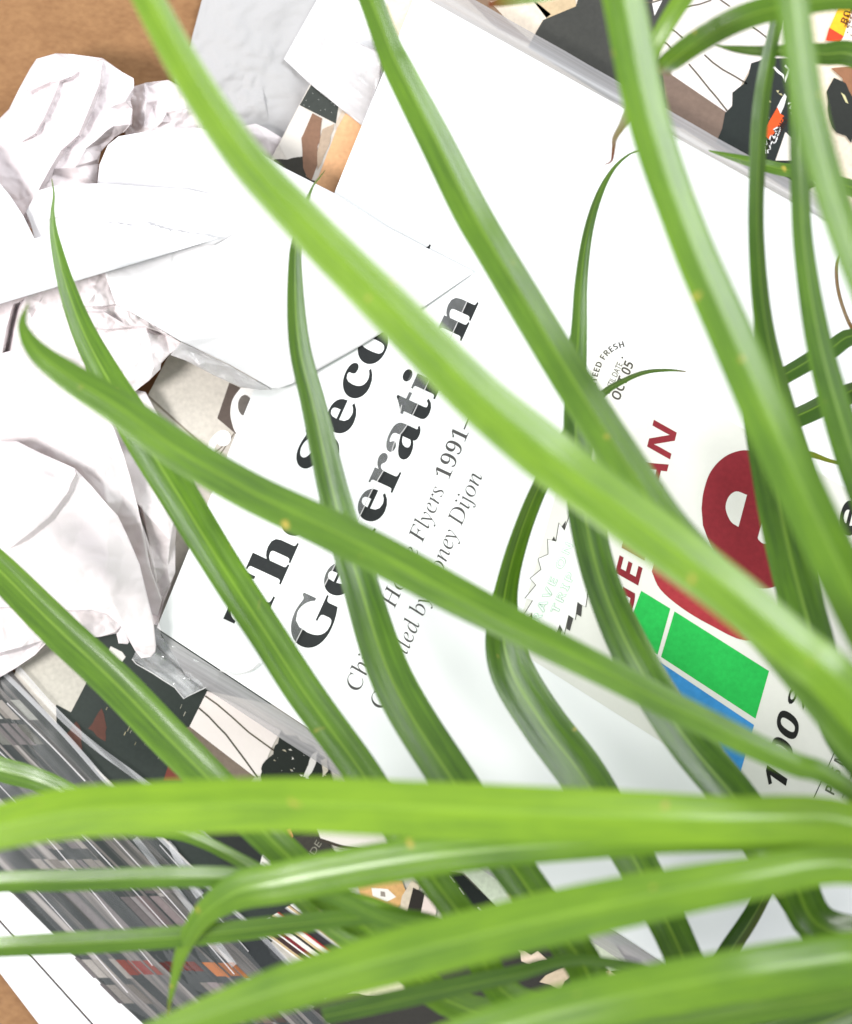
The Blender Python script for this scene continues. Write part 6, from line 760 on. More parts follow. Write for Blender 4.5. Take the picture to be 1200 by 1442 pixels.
fold([(22, 938), (80, 1003), (130, 1048), (200, 1100), (262, 1150), (300, 1190)], 9, ZA + 0.0016, MAT['fold'], slA, 0.0006)
fold([(-20, 925), (20, 962), (90, 1033), (155, 1107), (230, 1184), (308, 1262), (372, 1322), (425, 1376)], 7, ZA + 0.0012, MAT['fold'], slA, 0.0008)
fold([(190, 1180), (230, 1230), (285, 1300), (330, 1360)], 9, ZA + 0.0002, MAT['film'], slA, 0.001)
fold([(238, 1184), (262, 1232), (282, 1262)], [2, 10, 10, 10, 12, 12, 12, 13, 13], ZA + 0.0010, MAT['fold'], slA, 0.0004)
for (ln, w_) in (([(-30, 1030), (60, 1118), (150, 1212), (250, 1322)], 1.6), ([(-30, 1075), (40, 1150), (130, 1255), (215, 1360)], 1.4), ([(10, 990), (70, 1048), (120, 1100)], 1.8), ([(160, 1180), (240, 1268), (330, 1372)], 1.5), ([(225, 1190), (258, 1228), (300, 1282), (350, 1340)], 1.3), ([(40, 1240), (110, 1318), (180, 1398)], 1.3)):
    fold(ln, w_, ZA + 0.0009, MAT['glassine'], slA, 0.0002)
sheet("film", [(-40, 925, 9), (20, 950, 11.6), (155, 1105, 11.6), (305, 1258, 11.6), (425, 1372, 11.6), (520, 1470, 11.4), (330, 1500, 3.6), (180, 1420, 3.4), (20, 1245, 3.6), (-60, 1150, 3.6)],
      [[(-20, 1010, 8), (80, 1120, 8.6), (190, 1230, 7.6), (330, 1380, 8.4)], [(-30, 1100, 5.6), (90, 1230, 6.6), (240, 1400, 5.2)]],
      MAT['clear'], parent=slA, cuts=4, smooth=1, amp=0.4, freq=0.03, seed=15, thick=0)

# ================================================================== second collage book, top right
ZC = 0.0118
bookC = thing("collage_book", W(1000, 60, 0.0), "collage covered book at the top right, half under the white book", "book", "books with a collage cover")
coverC = [(560, -90), (535, 62), (600, 330), (900, 420), (1500, 560), (1500, -90)]
poly_mesh("cover", coverC, ZC, ink(230, 214, 194), bookC, 0.0005)
poly_mesh("page_block", [(564, -86), (540, 60), (604, 326), (902, 416), (1494, 555), (1494, -86)], ZC - 0.0006, MAT['pages'], bookC, 0.0108)
def pc(pts, col, k=1, name="cover_print", jagged=0, seed=1):
    return pa(pts, col, k, name, jagged, seed, bookC, ZC)
pc([(640, -20), (690, -20), (702, 10), (760, 48), (765, 70), (700, 40)], (150, 122, 98), 1)
pc([(690, 2), (745, -6), (776, 20), (764, 30), (750, 60), (716, 30)], (226, 212, 194), 2)
pc([(742, -10), (808, -10), (812, 10), (770, 26)], (206, 182, 146), 2)
pc([(744, 66), (750, 54), (765, 28), (811, 9), (820, -20), (918, -20), (921, 22), (936, -20), (975, -20), (945, 38), (930, 70), (935, 120), (960, 180), (860, 140)], (66, 66, 62), 3)
pc([(918, 2), (934, -2), (922, 22)], (236, 232, 228), 4)
pc([(930, 66), (945, 38), (975, -20), (1130, -20), (1120, 90), (1060, 90), (1045, 117), (1030, 150), (1022, 160), (947, 107), (926, 82)], (236, 226, 222), 4)
pc([(932, 92), (947, 106), (1023, 158), (1050, 200), (1080, 240), (1010, 210), (940, 165)], (126, 106, 94), 5)
for pts in ([(944, 40), (952, 45), (962, 54)], [(933, 58), (940, 62), (947, 70)], [(992, 77), (1004, 88), (1018, 98), (1036, 108), (1052, 118)], [(970, 90), (982, 104), (998, 124), (1010, 138), (1024, 156)], [(1010, -4), (1018, 2), (1028, 9)], [(1060, 38), (1070, 45), (1080, 53)], [(905, 4), (920, 3), (936, -2)], [(962, 10), (985, 6), (1002, 0)]):
    ribbon("wire_print", pts, 2.2, ZC + lift(6), ink(96, 88, 76), bookC)
pc([(1058, 88), (1110, 80), (1150, 110), (1148, 180), (1120, 270), (1060, 240), (1006, 200), (1022, 160), (1030, 148), (1034, 132), (1048, 118)], (38, 44, 42), 6, jagged=3.2, seed=12)
rn = random.Random(3)
for i in range(24):
    x = rn.uniform(1015, 1140); y = rn.uniform(120, 230); a = rn.uniform(0, 3.1); l = rn.uniform(1.5, 4.5)
    if y < 140 + (x - 1015) * .9:
        pc([(x, y), (x + l * math.cos(a), y + l * math.sin(a)), (x + l * .3 + 1.3, y + l)], rn.choice([(234, 230, 224), (206, 196, 150)]), 7, "fleck")
ribbon("cover_print", [(1083, 96), (1090, 95), (1097, 102), (1103, 106), (1105, 115), (1112, 98), (1106, 92)], 3.2, ZC + lift(8), ink(240, 238, 234), bookC)
ribbon("cover_print", [(1110, 146), (1118, 144), (1113, 152), (1121, 156), (1114, 160)], 2.6, ZC + lift(8), ink(238, 236, 232), bookC)
pc([(1105, 132), (1100, 140), (1094, 152), (1099, 161), (1104, 150), (1108, 136)], (236, 234, 232), 8)
pc([(1095, 151), (1099, 160), (1104, 163), (1103, 170), (1092, 186), (1083, 196), (1074, 190), (1080, 176)], (238, 92, 34), 9)
lettering("cover_lettering", 'S', "FRANCE", (1088, 190), (1103, 164), (11, 6), ZC + lift(10), ink(60, 30, 20), bookC)
sig = [(1090, 184), (1097, 181), (1094, 190), (1090, 200), (1087, 192), (1084, 203), (1081, 196), (1083, 210), (1078, 204), (1080, 216)]
ribbon("cover_print", [tuple(p) for p in smooth_pts(sig, 4)], 5, ZC + lift(10), ink(242, 240, 238), bookC)
ribbon("cover_print", [tuple(p) for p in smooth_pts(sig, 4)], 1.6, ZC + lift(11), ink(40, 36, 34), bookC)
pc([(1106, 186), (1118, 196), (1122, 226), (1092, 226)], (230, 220, 212), 9)
pc([(1085, 234), (1130, 226), (1150, 262), (1128, 270)], (46, 44, 38), 10)
pc([(1170, 96), (1230, 90), (1230, 150), (1200, 150), (1186, 110)], (150, 104, 74), 7)
pc([(1176, 108), (1190, 118), (1208, 150), (1200, 200), (1170, 180), (1165, 130)], (40, 42, 38), 8, jagged=2)
pc([(1184, 130), (1190, 134), (1195, 146), (1191, 144)], (206, 198, 150), 9)
pc([(1140, 262), (1160, 250), (1175, 300), (1160, 316), (1142, 306)], (222, 216, 210), 8)
pc([(1130, 312), (1190, 306), (1230, 345), (1150, 345)], (58, 50, 40), 9)  # dark patch: painted shadow along the edge of the white book
# bright handbill at the corner
pc([(1192, -16), (1240, -16), (1240, 70), (1182, 60), (1165, 56)], (238, 228, 214), 8)
pc([(1190, -10), (1207, -10), (1188, 52), (1168, 40)], (250, 188, 36), 9)
pc([(1168, 39), (1188, 51), (1183, 60), (1163, 57)], (226, 66, 30), 10)
lettering("cover_lettering", 'S', "BUTL", (1183, 32), (1196, -4), (12, 5), ZC + lift(11), ink(110, 60, 16), bookC)
lettering("cover_lettering", 'S', "SESSION", (1189, 38), (1206, -10), (8, 3.4), ZC + lift(11), ink(110, 60, 16), bookC)
for i in range(9):
    pc([(1192 + (i % 3) * 5, 20 + i * 4), (1195 + (i % 3) * 5, 21 + i * 4), (1194 + (i % 3) * 5, 24 + i * 4)], (120, 110, 100), 9, "fleck")

# ================================================================== the white book
ZB = 0.0235
book = thing("book", W(500, 600, 0.0), "white paperback book titled The Second Generation, tilted across the picture", "book")
qa, qb, qc, qd = (221, 884), (586, -10), (1594, 550), (1178, 1518)
def round_corner(a, p, b, r):
    a, p, b = Vector(a), Vector(p), Vector(b)
    s = p + (a - p).normalized() * r; e = p + (b - p).normalized() * r
    return [tuple((s.lerp(p, t)).lerp(p.lerp(e, t), t)) for t in (0, .25, .5, .75, 1)]
cover = round_corner(qd, qa, qb, 12) + [qb, qc, qd]
poly_mesh("cover", cover, ZB, MAT['white'], book, 0.0005)
inset = [(226, 886), (588, -2), (1586, 548), (1176, 1508)]
poly_mesh("page_block", inset, ZB - 0.0006, MAT['pages'], book, 0.0100)
poly_mesh("back_cover", [qa, qb, qc, qd], ZB - 0.0108, MAT['white'], book, 0.0004)
def pb(pts, col, k=1, name="cover_print", gloss=0.4):
    return poly_mesh(name, pts, ZB + lift(k), ink(*col, gloss), book)
BLACK = ink(44, 46, 48, 0.4)
# title: baseline runs up the picture at 65 degrees
U = Vector((.421, -.907)); V = Vector((.907, .421))
def uv(u, v): p = U * u + V * v; return (p.x, p.y)
def base_uv(x, y): p = Vector((x, y)); return p.dot(U), p.dot(V)
gu, gv = base_uv(450, 919)
eu, ev = base_uv(675, 437)
up_title = -V * 79
lettering("title_lettering", 'B', "Generation", (447, 925), (675, 424), up_title, ZB + lift(1), BLACK, book)
lettering("title_lettering", 'B', "The Second", (363, 895), (609, 343), up_title, ZB + lift(1), BLACK, book)
GREYINK = ink(86, 84, 84, 0.5)
lettering("subtitle_lettering", 'I', "Chicago House Flyers 1991–", (506, 975), (668, 592), -V * 33, ZB + lift(1), GREYINK, book)
lettering("subtitle_lettering", 'I', "Compiled by Honey Dijon", (540, 1000), (681, 668), -V * 33, ZB + lift(1), GREYINK, book)
# reproduced carton handbill on the cover
CREAM = (228, 227, 220)
pb([(842, 485), (1320, 762), (1200, 1215), (722, 912)], CREAM, 1)
MAR = (142, 42, 52)
u2 = Vector((.25, -.968)); v2 = Vector((.87, .49))
lettering("handbill_lettering", 'S', "GERMAN", (886, 875), (955, 602), -v2 * 52, ZB + lift(2), ink(*MAR), book, track=0.03)
big_e = [tuple(p) for p in smooth_pts([(988, 716), (991, 692), (1001, 664), (1021, 643), (1047, 634), (1070, 640), (1086, 658), (1091, 684)], 5)] + [(1086, 699), (1083, 701), (1067, 757)] + [tuple(p) for p in smooth_pts([(1068, 760), (1074, 765), (1084, 766), (1096, 761), (1108, 748)], 4)] + [tuple(p) for p in smooth_pts([(1134, 756), (1130, 782), (1118, 806), (1102, 821), (1076, 829), (1047, 821), (1020, 798), (1001, 768), (990, 740)], 5)]
pb(big_e, MAR, 2)
pb([tuple(p) for p in smooth_pts([(1040, 742), (1029, 734), (1022, 716), (1026, 700), (1037, 692), (1052, 697)], 5)], CREAM, 3)
pb([tuple(p) for p in smooth_pts([(918, 805), (930, 830), (960, 856), (1000, 880), (1050, 902), (1094, 888), (1108, 866), (1060, 830), (990, 790), (930, 780), (918, 805)], 4)][:-1], (172, 56, 64), 2)
GRN, BLU = (44, 192, 86), (66, 152, 220)
pb([(903, 832), (944, 857), (926, 922), (880, 895)], GRN, 2)
pb([(950, 861), (1083, 945), (1064, 1012), (931, 925)], GRN, 2)
pb([(929, 932), (1062, 1021), (1043, 1087), (906, 992)], BLU, 2)
lettering("handbill_lettering", 'S', "100", (1103, 1124), (1128, 1012), (-40, -28), ZB + lift(2), ink(34, 34, 34), book)
lettering("handbill_lettering", 'S', "%", (1128, 1006), (1150, 950), (-32, -24), ZB + lift(2), ink(34, 34, 34), book)
lettering("handbill_lettering", 'S', "e", (1202, 764), (1216, 710), -v2 * 52, ZB + lift(2), ink(40, 40, 40), book)
ribbon("cover_print", [(1146, 1124), (1176, 1058), (1192, 1020)], 1.4, ZB + lift(2), ink(60, 60, 60), book)
ribbon("cover_print", [(1186, 1124), (1212, 1062)], 1.2, ZB + lift(2), ink(60, 60, 60), book)
lettering("handbill_lettering", 'S', "PAS M", (1174, 1122), (1192, 1062), (-18, -10), ZB + lift(2), ink(96, 94, 92), book)
GRY = ink(84, 80, 74, 0.5)
arc = [(838, 566), (839, 548), (841.5, 532), (846, 518), (853, 505), (862, 496), (871, 491), (881, 489)]
ap = smooth_pts(arc, 12)
acc = [0]
for i in range(1, len(ap)): acc.append(acc[-1] + (ap[i] - ap[i - 1]).length)
word = "GUARANTEED FRESH"
tw = text_width('S', word)
pos = acc[-1]
em = 12.0
x = acc[-1] - tw * em
for c in word:
    adv = 0.28 if c == ' ' else glyph('S' + c)[0] / 1000
    if c != ' ' and x >= 0:
        j = max(i for i in range(len(acc)) if acc[i] <= x)
        j = min(j, len(ap) - 2)
        t = (ap[j + 1] - ap[j]).normalized()
        p = ap[j] + t * (x - acc[j]); e = p + t * adv * em
        n = Vector((t.y, -t.x))
        lettering("handbill_lettering", 'S', c, tuple(p), tuple(e), tuple(n * em * 1.0), ZB + lift(2), GRY, book)
    x += adv * em
lettering("handbill_lettering", 'R', "UNTIL DATE", (858, 556), (877, 513), (-11, -6), ZB + lift(2), GRY, book)
pb([(876.5 + 1.5 * math.cos(i), 503.5 + 1.5 * math.sin(i)) for i in range(6)], (84, 80, 74), 2)
lettering("handbill_lettering", 'S', "OCT 05", (872, 566), (893, 512), (-17, -9), ZB + lift(2), GRY, book)
# starburst
def sb(p): return (700 + p[0] / 4.8, 680 + p[1] / 4.8)
star = [(640, 60), (560, 130), (545, 90), (490, 215), (455, 320), (418, 270), (398, 395), (342, 380), (345, 482), (277, 512), (297, 585), (222, 645), (262, 690), (187, 780), (240, 795), (172, 905), (235, 880), (190, 970), (245, 955), (235, 1005), (290, 985), (300, 1040), (365, 990), (385, 1060), (425, 960), (455, 1025), (485, 895), (530, 925), (545, 810), (600, 840), (620, 700)]
pb([sb(p) for p in star], (240, 240, 237), 2)
ribbon("cover_print", [sb(p) for p in star], 1.1, ZB + lift(3), GRY, book)
for tri in (((455, 320), (466, 255), (436, 296)), ((398, 395), (384, 362), (370, 388)), ((235, 1005), (290, 985), (262, 1040)), ((300, 1040), (318, 990), (365, 990), (372, 1060), (330, 1050)), ((385, 1060), (425, 960), (440, 990), (418, 1065)), ((470, 985), (485, 895), (515, 915), (492, 1000)), ((535, 885), (545, 805), (575, 830), (568, 905)), ((245, 955), (235, 880), (205, 960))):
    pb([sb(p) for p in tri], (78, 76, 74), 4)
for s, a, e, upv in (("RAVE ON", (758, 880), (809, 763), (-14.5, -7)), ("TRIP", (785, 866), (811, 806), (-14.5, -7))):
    lettering("handbill_lettering", 'S', s, a, e, upv, ZB + lift(5), ink(150, 222, 178, .5), book, track=0.12)
    lettering("handbill_lettering", 'O', s, a, e, upv, ZB + lift(6), ink(244, 250, 245, .5), book, track=0.12)

# its clear sleeve
slB = thing("plastic_sleeve", W(500, 600, 0.0), "clear plastic sleeve around the white paperback, its milky lip sticking out past the cover", "plastic sleeve", "clear plastic sleeves")
def band(pin, pout, z, dz, mat, seed):
    n = 26
    verts, faces = [], []
    rows = 5
    for i in range(n + 1):
        t = i / n
        a = Vector(pin[0]).lerp(Vector(pin[1]), t); b = Vector(pout[0]).lerp(Vector(pout[1]), t)
        for r in range(rows + 1):
            f = r / rows
            p = a.lerp(b, f)
            edge = noise.noise(Vector((t * 30, seed, 0))) * 1.6 if r == rows else 0
            zz_ = z - dz * f * f + math.sin(f * 3.14) * 0.0006 + noise.noise(Vector((t * 9, f * 3, seed))) * 0.0005
            p2 = p + (b - a).normalized() * edge
            verts.append(W(p2.x, p2.y, zz_))
    for i in range(n):
        for r in range(rows):
            k = i * (rows + 1) + r
            faces.append((k, k + rows + 1, k + rows + 2, k + 1))
    return mk("film_lip", verts, faces, mat, slB, smooth=True)
band(((586, -10), (1594, 550)), ((648, -12), (1594, 526)), ZB + 0.0004, 0.005, MAT['lip'], 2.0)
band(((225, 889), (1178, 1518)), ((262, 952), (1160, 1540)), ZB + 0.0004, 0.006, MAT['lip'], 5.0)
sheet("film_flap", [(186, 928, 15), (193, 914, 17), (206, 900, 20), (222, 872, 22.6), (228, 898, 23.6), (268, 925, 23.8), (308, 946, 23.8), (303, 961, 21), (288, 969, 18), (262, 981, 15.5), (259, 984, 14.6), (246, 968, 15.5), (215, 948, 15)],
      [[(196, 925, 17.5), (222, 935, 19), (250, 950, 17), (280, 960, 20)], [(215, 905, 21), (240, 930, 19.5), (262, 955, 18.5)], [(228, 915, 22.5), (255, 938, 21), (285, 948, 22.4)]],
      MAT['film'], parent=slB, cuts=3, smooth=1, amp=0.6, freq=0.08, seed=8, thick=0.00005)
# rim of the flap catches the light
ribbon("film_edge", [(186, 928), (192, 935), (215, 948), (230, 958), (246, 968), (259, 984), (263, 981), (288, 969), (303, 961), (309, 946)], 1.6, 0.0190, MAT['glassine'], slB)
# adhesive strip that runs across the title
def strip_pts(a, b, w): return a, b, w
sheet("adhesive_strip", [(386, 912, 24.3), (408, 922, 24.3), (520, 700, 24.3), (560, 622, 24.4), (630, 480, 24.3), (672, 396, 24.3), (650, 388, 24.3), (604, 476, 24.4), (540, 604, 24.5), (490, 700, 24.3)],
      [[(400, 910, 24.6), (505, 702, 24.7), (553, 610, 24.5), (660, 396, 24.6)]], MAT['tape'], parent=slB, cuts=3, smooth=0, amp=0.12, freq=0.12, seed=21, thick=0)
ribbon("film_edge", [tuple(p) for p in smooth_pts([(408, 921), (446, 846), (486, 768), (512, 716), (524, 690), (548, 648), (556, 622), (575, 596), (604, 536), (634, 476), (668, 402)], 3)], 1.5, 0.0249, MAT['glassine'], slB)
ribbon("film_edge", [tuple(p) for p in smooth_pts([(512, 668), (528, 640), (546, 606), (560, 588), (566, 570)], 4)], [1, 2, 3, 2, 1, 2, 3, 4, 3, 2, 2, 1.5, 1, 2, 2.5, 2, 1], 0.0251, MAT['glassine'], slB)
# long faint crease of the front film
ribbon("film_edge", [tuple(p) for p in smooth_pts([(668, 2), (690, 20), (699, 36), (701, 62), (708, 110), (716, 150), (723, 190), (724, 246), (716, 284)], 4)], 1.3, 0.0247, MAT['clear'], slB)
ribbon("film_edge", [tuple(p) for p in smooth_pts([(310, 944), (330, 950), (352, 945), (366, 934)], 4)], 2.4, 0.0247, MAT['glassine'], slB)

# ================================================================== torn envelope over the book's edge
env = thing("torn_envelope", W(350, 400, 0.0), "opened white envelope with a pointed corner, lying over the edge of the white book", "envelope")
sheet("body", [(140, 232, 24), (152, 204, 25), (167, 192, 27), (207, 185, 28), (272, 179, 28), (292, 182, 28), (350, 205, 27.5), (400, 236, 26.5), (471, 272, 25.6), (544, 319, 25.2), (607, 352, 25), (664, 381, 25.0), (667, 384, 24.8), (596, 433, 25.2), (508, 487, 25.6), (415, 539, 26.6), (393, 547, 27), (383, 547, 27.2), (328, 516, 28), (273, 489, 28), (255, 481, 29), (210, 454, 30), (182, 438, 30.5), (163, 428, 30.5), (149, 389, 31), (140, 340, 28), (135, 280, 25)],
      [[(272, 180, 29.2), (264, 225, 29.6), (256, 262, 29.4)], [(282, 182, 28), (274, 225, 28.2), (268, 264, 28.4)],
       [(495, 333, 27.4), (572, 360, 26.6), (623, 377, 25.8), (664, 382.5, 25.0)], [(160, 420, 31), (230, 430, 29.6), (330, 470, 29), (392, 540, 27.6)],
       [(330, 300, 30), (420, 380, 29), (480, 440, 28)]],
      MAT['env'], parent=env, cuts=4, smooth=2, amp=0.35, freq=0.012, seed=2)
sheet("lining", [(255, 482, 28.6), (273, 490, 27.8), (328, 517, 27.5), (383, 548.5, 26.8), (366, 549, 25.8), (338, 545, 25), (300, 528, 24.5), (262, 508, 24.5), (240, 500, 25)],
      [[(262, 494, 26.4), (290, 510, 27.0), (320, 524, 25.9), (350, 542, 26.4)], [(283, 498, 26.2), (280, 514, 26.8)]], MAT['glassine'], parent=env, cuts=3, smooth=1, amp=0.5, freq=0.09, seed=4, thick=0.00005)
sheet("flap", [(54, 268, 31), (75, 262, 32), (98, 259, 32.5), (140, 258, 33), (210, 263, 32.4), (262, 266, 31), (308, 275, 29.4), (330, 330, 30), (300, 345, 31), (200, 345, 32), (100, 345, 32), (50, 345, 31), (44, 319, 31), (36, 298, 30.5)],
      [[(56, 312, 31.6), (103, 298, 34.4), (160, 284, 34), (230, 273, 32.4), (300, 276, 30)], [(75, 310, 31.4), (100, 318, 32.6)]],
      MAT['env'], parent=env, cuts=3, smooth=1, amp=0.3, freq=0.02, seed=9)
tear_pts = [(0, 350), (25, 342), (50, 335.5), (72, 329), (92, 325), (103, 322), (120, 317), (137, 315), (150, 313.5), (166, 314), (184, 317), (199, 314.5), (203, 312.5), (214, 317), (228, 321), (242, 325.5), (244, 323), (258, 327), (272, 329), (287, 331), (296, 333.5), (308, 335.5)]
rt = random.Random(6)
tj = []
for i in range(len(tear_pts) - 1):
    a, b = Vector(tear_pts[i]), Vector(tear_pts[i + 1])
    for k in range(6):
        p = a.lerp(b, k / 6); tj.append((p.x, p.y + (rt.uniform(-1.1, 1.1) if p.x > 70 else 0), 36.0 - p.x / 308 * 2.6))
tj.append((308, 335.5, 33.2))
sheet("torn_strip", [(-70, 372, 36)] + tj + [(240, 356, 34), (120, 392, 35), (0, 428, 36), (-70, 449, 36)], [[(-20, 395, 36.8), (150, 350, 35.6), (250, 340, 34.4)]],
      MAT['strip'], "long white paper strip with a torn upper edge, lying across the crumpled paper", "paper strip", cuts=2, smooth=1, amp=0.12, freq=0.02, seed=12)

# ================================================================== crumpled packing paper
G = "crumpled white packing paper"
# top crumple
c1 = [(85, 114, 27), (72, 144, 29), (60, 170, 30), (49, 188, 27)]
c2 = [(140, 118, 26), (124, 158, 31), (110, 191, 29), (86, 212, 31)]
c4 = [(86, 212, 31), (72, 235, 32), (54, 268, 33), (33, 304, 33)]
sheet("crumpled_paper", [(-70, 240, 10), (-40, 200, 6), (0, 166, 5), (13, 153, 6), (28, 123, 8), (42, 97, 10), (51, 83, 11), (78, 75, 12), (100, 76, 12), (145, 82, 14), (173, 102, 16), (188, 110, 17), (189, 123, 16), (184, 142, 16), (187, 153, 15), (186, 175, 16), (173, 187, 18), (161, 194, 18), (149, 206, 16), (142, 214, 14), (139, 230, 14), (138, 262, 16), (150, 300, 20), (60, 330, 24), (36, 318, 24), (14, 290, 24), (-70, 290, 20)],
      [c1, cliff(c1, 6, 3, 9), c2, cliff(c2, 7, 3, 11), c4, cliff(c4, 9, 5, 12),
       [(42, 128, 19), (70, 115, 23), (103, 107, 24), (112, 100, 20)], [(44, 134, 14), (71, 120, 16), (104, 112, 17)],
       [(130, 160, 18), (152, 152, 21), (177, 142, 24)], [(135, 198, 26), (150, 184, 28), (161, 177, 27), (184, 175, 22)], [(140, 204, 17), (156, 192, 19)],
       [(103, 184, 20), (97, 168, 21), (91, 153, 25), (93, 122, 21)], [(78, 76, 18), (80, 92, 22), (96, 84, 17), (118, 90, 16), (145, 84, 20)], [(48, 125, 16), (75, 96, 24)],
       [(28, 165, 22), (30, 200, 26), (28, 250, 26)], [(100, 225, 24), (120, 210, 27), (135, 200, 24)], [(75, 245, 19), (105, 235, 27), (136, 225, 20)]],
      MAT['pink'], "tall crumpled white paper with sharp folds on the kraft board, topmost on the left", "packing paper", G, zscale=.56, crush=1.1, cuts=4, smooth=0, amp=0.9, freq=0.035, seed=1)
sheet("crumpled_paper", [(172, 130, 6), (188, 122, 9), (204, 117, 12), (238, 113, 12), (262, 125, 9), (280, 150, 8), (290, 190, 10), (262, 200, 10), (205, 198, 9), (176, 190, 6)],
      [[(204, 117, 14), (206, 145, 16), (203, 180, 13)], [(206, 122, 10), (222, 142, 9), (234, 158, 15), (262, 152, 15), (270, 160, 12)], [(234, 160, 16), (222, 178, 12)], [(236, 162, 13), (252, 180, 8)], [(215, 150, 8), (228, 172, 17), (240, 172, 11)], [(240, 118, 14), (262, 140, 12)]],
      MAT['pink'], "small crumpled white paper tuted behind the envelope".replace("tuted", "peeking out") + " under the long bright leaf", "packing paper", G, zscale=.56, crush=1.1, cuts=4, smooth=0, amp=0.7, freq=0.05, seed=2)
# loose sheet at the far left, above the strip
sheet("paper_sheet", [(-70, 190, 30), (-20, 235, 33), (0, 258, 34), (14, 275, 34.4), (33, 304, 34.6), (52, 342, 34), (50, 352, 33.6), (0, 366, 33), (-70, 380, 33)], [[(-20, 250, 35), (10, 330, 34.6)]],
      MAT['strip'], "smooth white sheet at the left edge just above the torn strip", "paper", cuts=3, smooth=1, amp=0.3, seed=13)
# middle crumple
m1 = [(131, 461, 26), (152, 463, 26), (205, 459, 26), (233, 470, 25)]
m2 = [(121, 438, 27), (145, 438, 28), (175, 456, 26), (184, 459, 24)]
m3 = [(119, 431, 29), (145, 431, 29), (163, 428, 28)]
sheet("crumpled_paper", [(-70, 420, 16), (0, 405, 20), (100, 385, 26), (152, 380, 27), (163, 428, 28), (182, 438, 27), (210, 454, 26), (257, 484, 26), (240, 498, 25), (227, 512, 24), (226, 520, 23), (210, 536, 22), (198, 545, 20), (180, 560, 16), (100, 570, 12), (0, 570, 10), (-70, 560, 8)],
      [m1, cliff(m1, 1, 5, 6), m2, cliff(m2, 0, 5, 6), m3, cliff(m3, 0, 4, 5),
       [(126, 393, 27), (135, 412, 31), (149, 393, 28)], [(135, 412, 31), (132, 426, 27)], [(180, 440, 27), (176, 448, 24), (160, 446, 22)],
       [(208, 470, 30), (213, 495, 31), (217, 517, 27)], [(203, 472, 24), (198, 500, 23), (191, 533, 22)], [(160, 480, 25), (170, 520, 26)],
       [(35, 421, 28), (40, 436, 29), (44, 449, 26)], [(51, 459, 31), (75, 465, 29), (98, 468, 27)], [(60, 420, 27), (85, 430, 30), (110, 470, 29)],
       [(19, 428, 27), (10, 460, 27), (4, 492, 26)], [(24, 430, 15), (16, 462, 14), (9, 494, 13)], [(30, 432, 28), (22, 465, 28), (18, 492, 26)], [(110, 500, 28), (150, 540, 22)]],
      MAT['pink'], "crumpled white paper with many short creases just below the torn strip", "packing paper", G, zscale=.56, crush=1.1, cuts=4, smooth=0, amp=0.8, freq=0.04, seed=3)
# sheet behind, a sliver beside the white book
sheet("crumpled_paper", [(150, 540, 14), (205, 552, 15), (225, 590, 16), (238, 640, 17), (252, 700, 18), (247, 766, 20), (247, 806, 24), (241, 822, 24), (231, 846, 23), (222, 880, 20), (195, 880, 12), (170, 760, 10), (150, 640, 10)],
      [[(193, 709, 22), (200, 716, 24), (222, 740, 25), (240, 760, 26), (236, 800, 24), (240, 821, 25)], [(196, 715, 15), (212, 770, 16), (222, 820, 18), (228, 842, 20)], [(201, 740, 19), (218, 800, 21), (225, 850, 20)]],
      MAT['pink'], "narrow fold of crumpled paper squeezed between the large smooth crumple and the white book", "packing paper", G, zscale=.56, crush=1.1, cuts=4, smooth=0, amp=0.5, freq=0.04, seed=4)
sheet("crumpled_paper", [(-70, 510, 20), (0, 498, 24), (35, 488, 25), (70, 505, 27), (120, 530, 28), (158, 596, 28), (173, 637, 27), (184, 674, 26.5), (193, 709, 26), (200, 740, 25), (212, 800, 24), (228, 846, 22), (222, 868, 18), (200, 860, 14), (150, 760, 14), (60, 700, 14), (-70, 700, 12)],
      [[(0, 573, 21), (30, 562, 20), (61, 543, 21), (42, 531, 26), (0, 540, 23)], [(30, 510, 29), (22, 540, 25)], [(142, 640, 30), (146, 672, 30.5), (151, 708, 29)], [(152, 638, 26), (164, 650, 25.6), (172, 706, 25)], [(90, 560, 29), (120, 620, 31), (110, 655, 28)], [(20, 590, 29), (60, 630, 27)]],
      MAT['pink'], "broad smooth piece of crumpled paper in the middle of the left edge", "packing paper", G, zscale=.56, crush=0.8, cuts=4, smooth=1, amp=0.6, freq=0.025, seed=5)
sheet("crumpled_paper", [(-70, 640, 28), (0, 621, 31), (24, 621, 32), (60, 639, 33), (105, 659, 33), (130, 685, 33), (151, 710, 33), (166, 726, 32.6), (180, 755, 32), (197, 795, 31), (207, 837, 30), (216, 872, 29), (220, 909, 28), (219, 918, 27), (213, 925, 26), (199, 927, 26), (190, 916, 27), (182, 902, 28), (172, 884, 29), (152, 866, 30), (130, 860, 30), (100, 861, 29), (50, 858, 28), (0, 856, 27), (-70, 860, 26)],
      [[(107, 667, 38), (100, 680, 39.5), (96, 692, 39), (70, 727, 37), (40, 752, 36), (10, 775, 35)], [(110, 672, 34), (104, 690, 33.5), (76, 733, 32), (42, 760, 31)],
       [(122, 715, 33), (112, 750, 32), (100, 785, 33), (50, 797, 34)], [(24, 621, 34), (12, 640, 38), (0, 659, 36)], [(150, 730, 37), (152, 790, 38), (158, 850, 35), (190, 910, 31)], [(30, 680, 37), (60, 668, 37)], [(20, 810, 37), (90, 820, 36), (140, 830, 36)]],
      MAT['pink'], "largest smooth crumple at the lower left, its rounded tip on the plastic sleeve", "packing paper", G, zscale=.56, crush=0.8, cuts=4, smooth=1, amp=0.7, freq=0.02, seed=6)
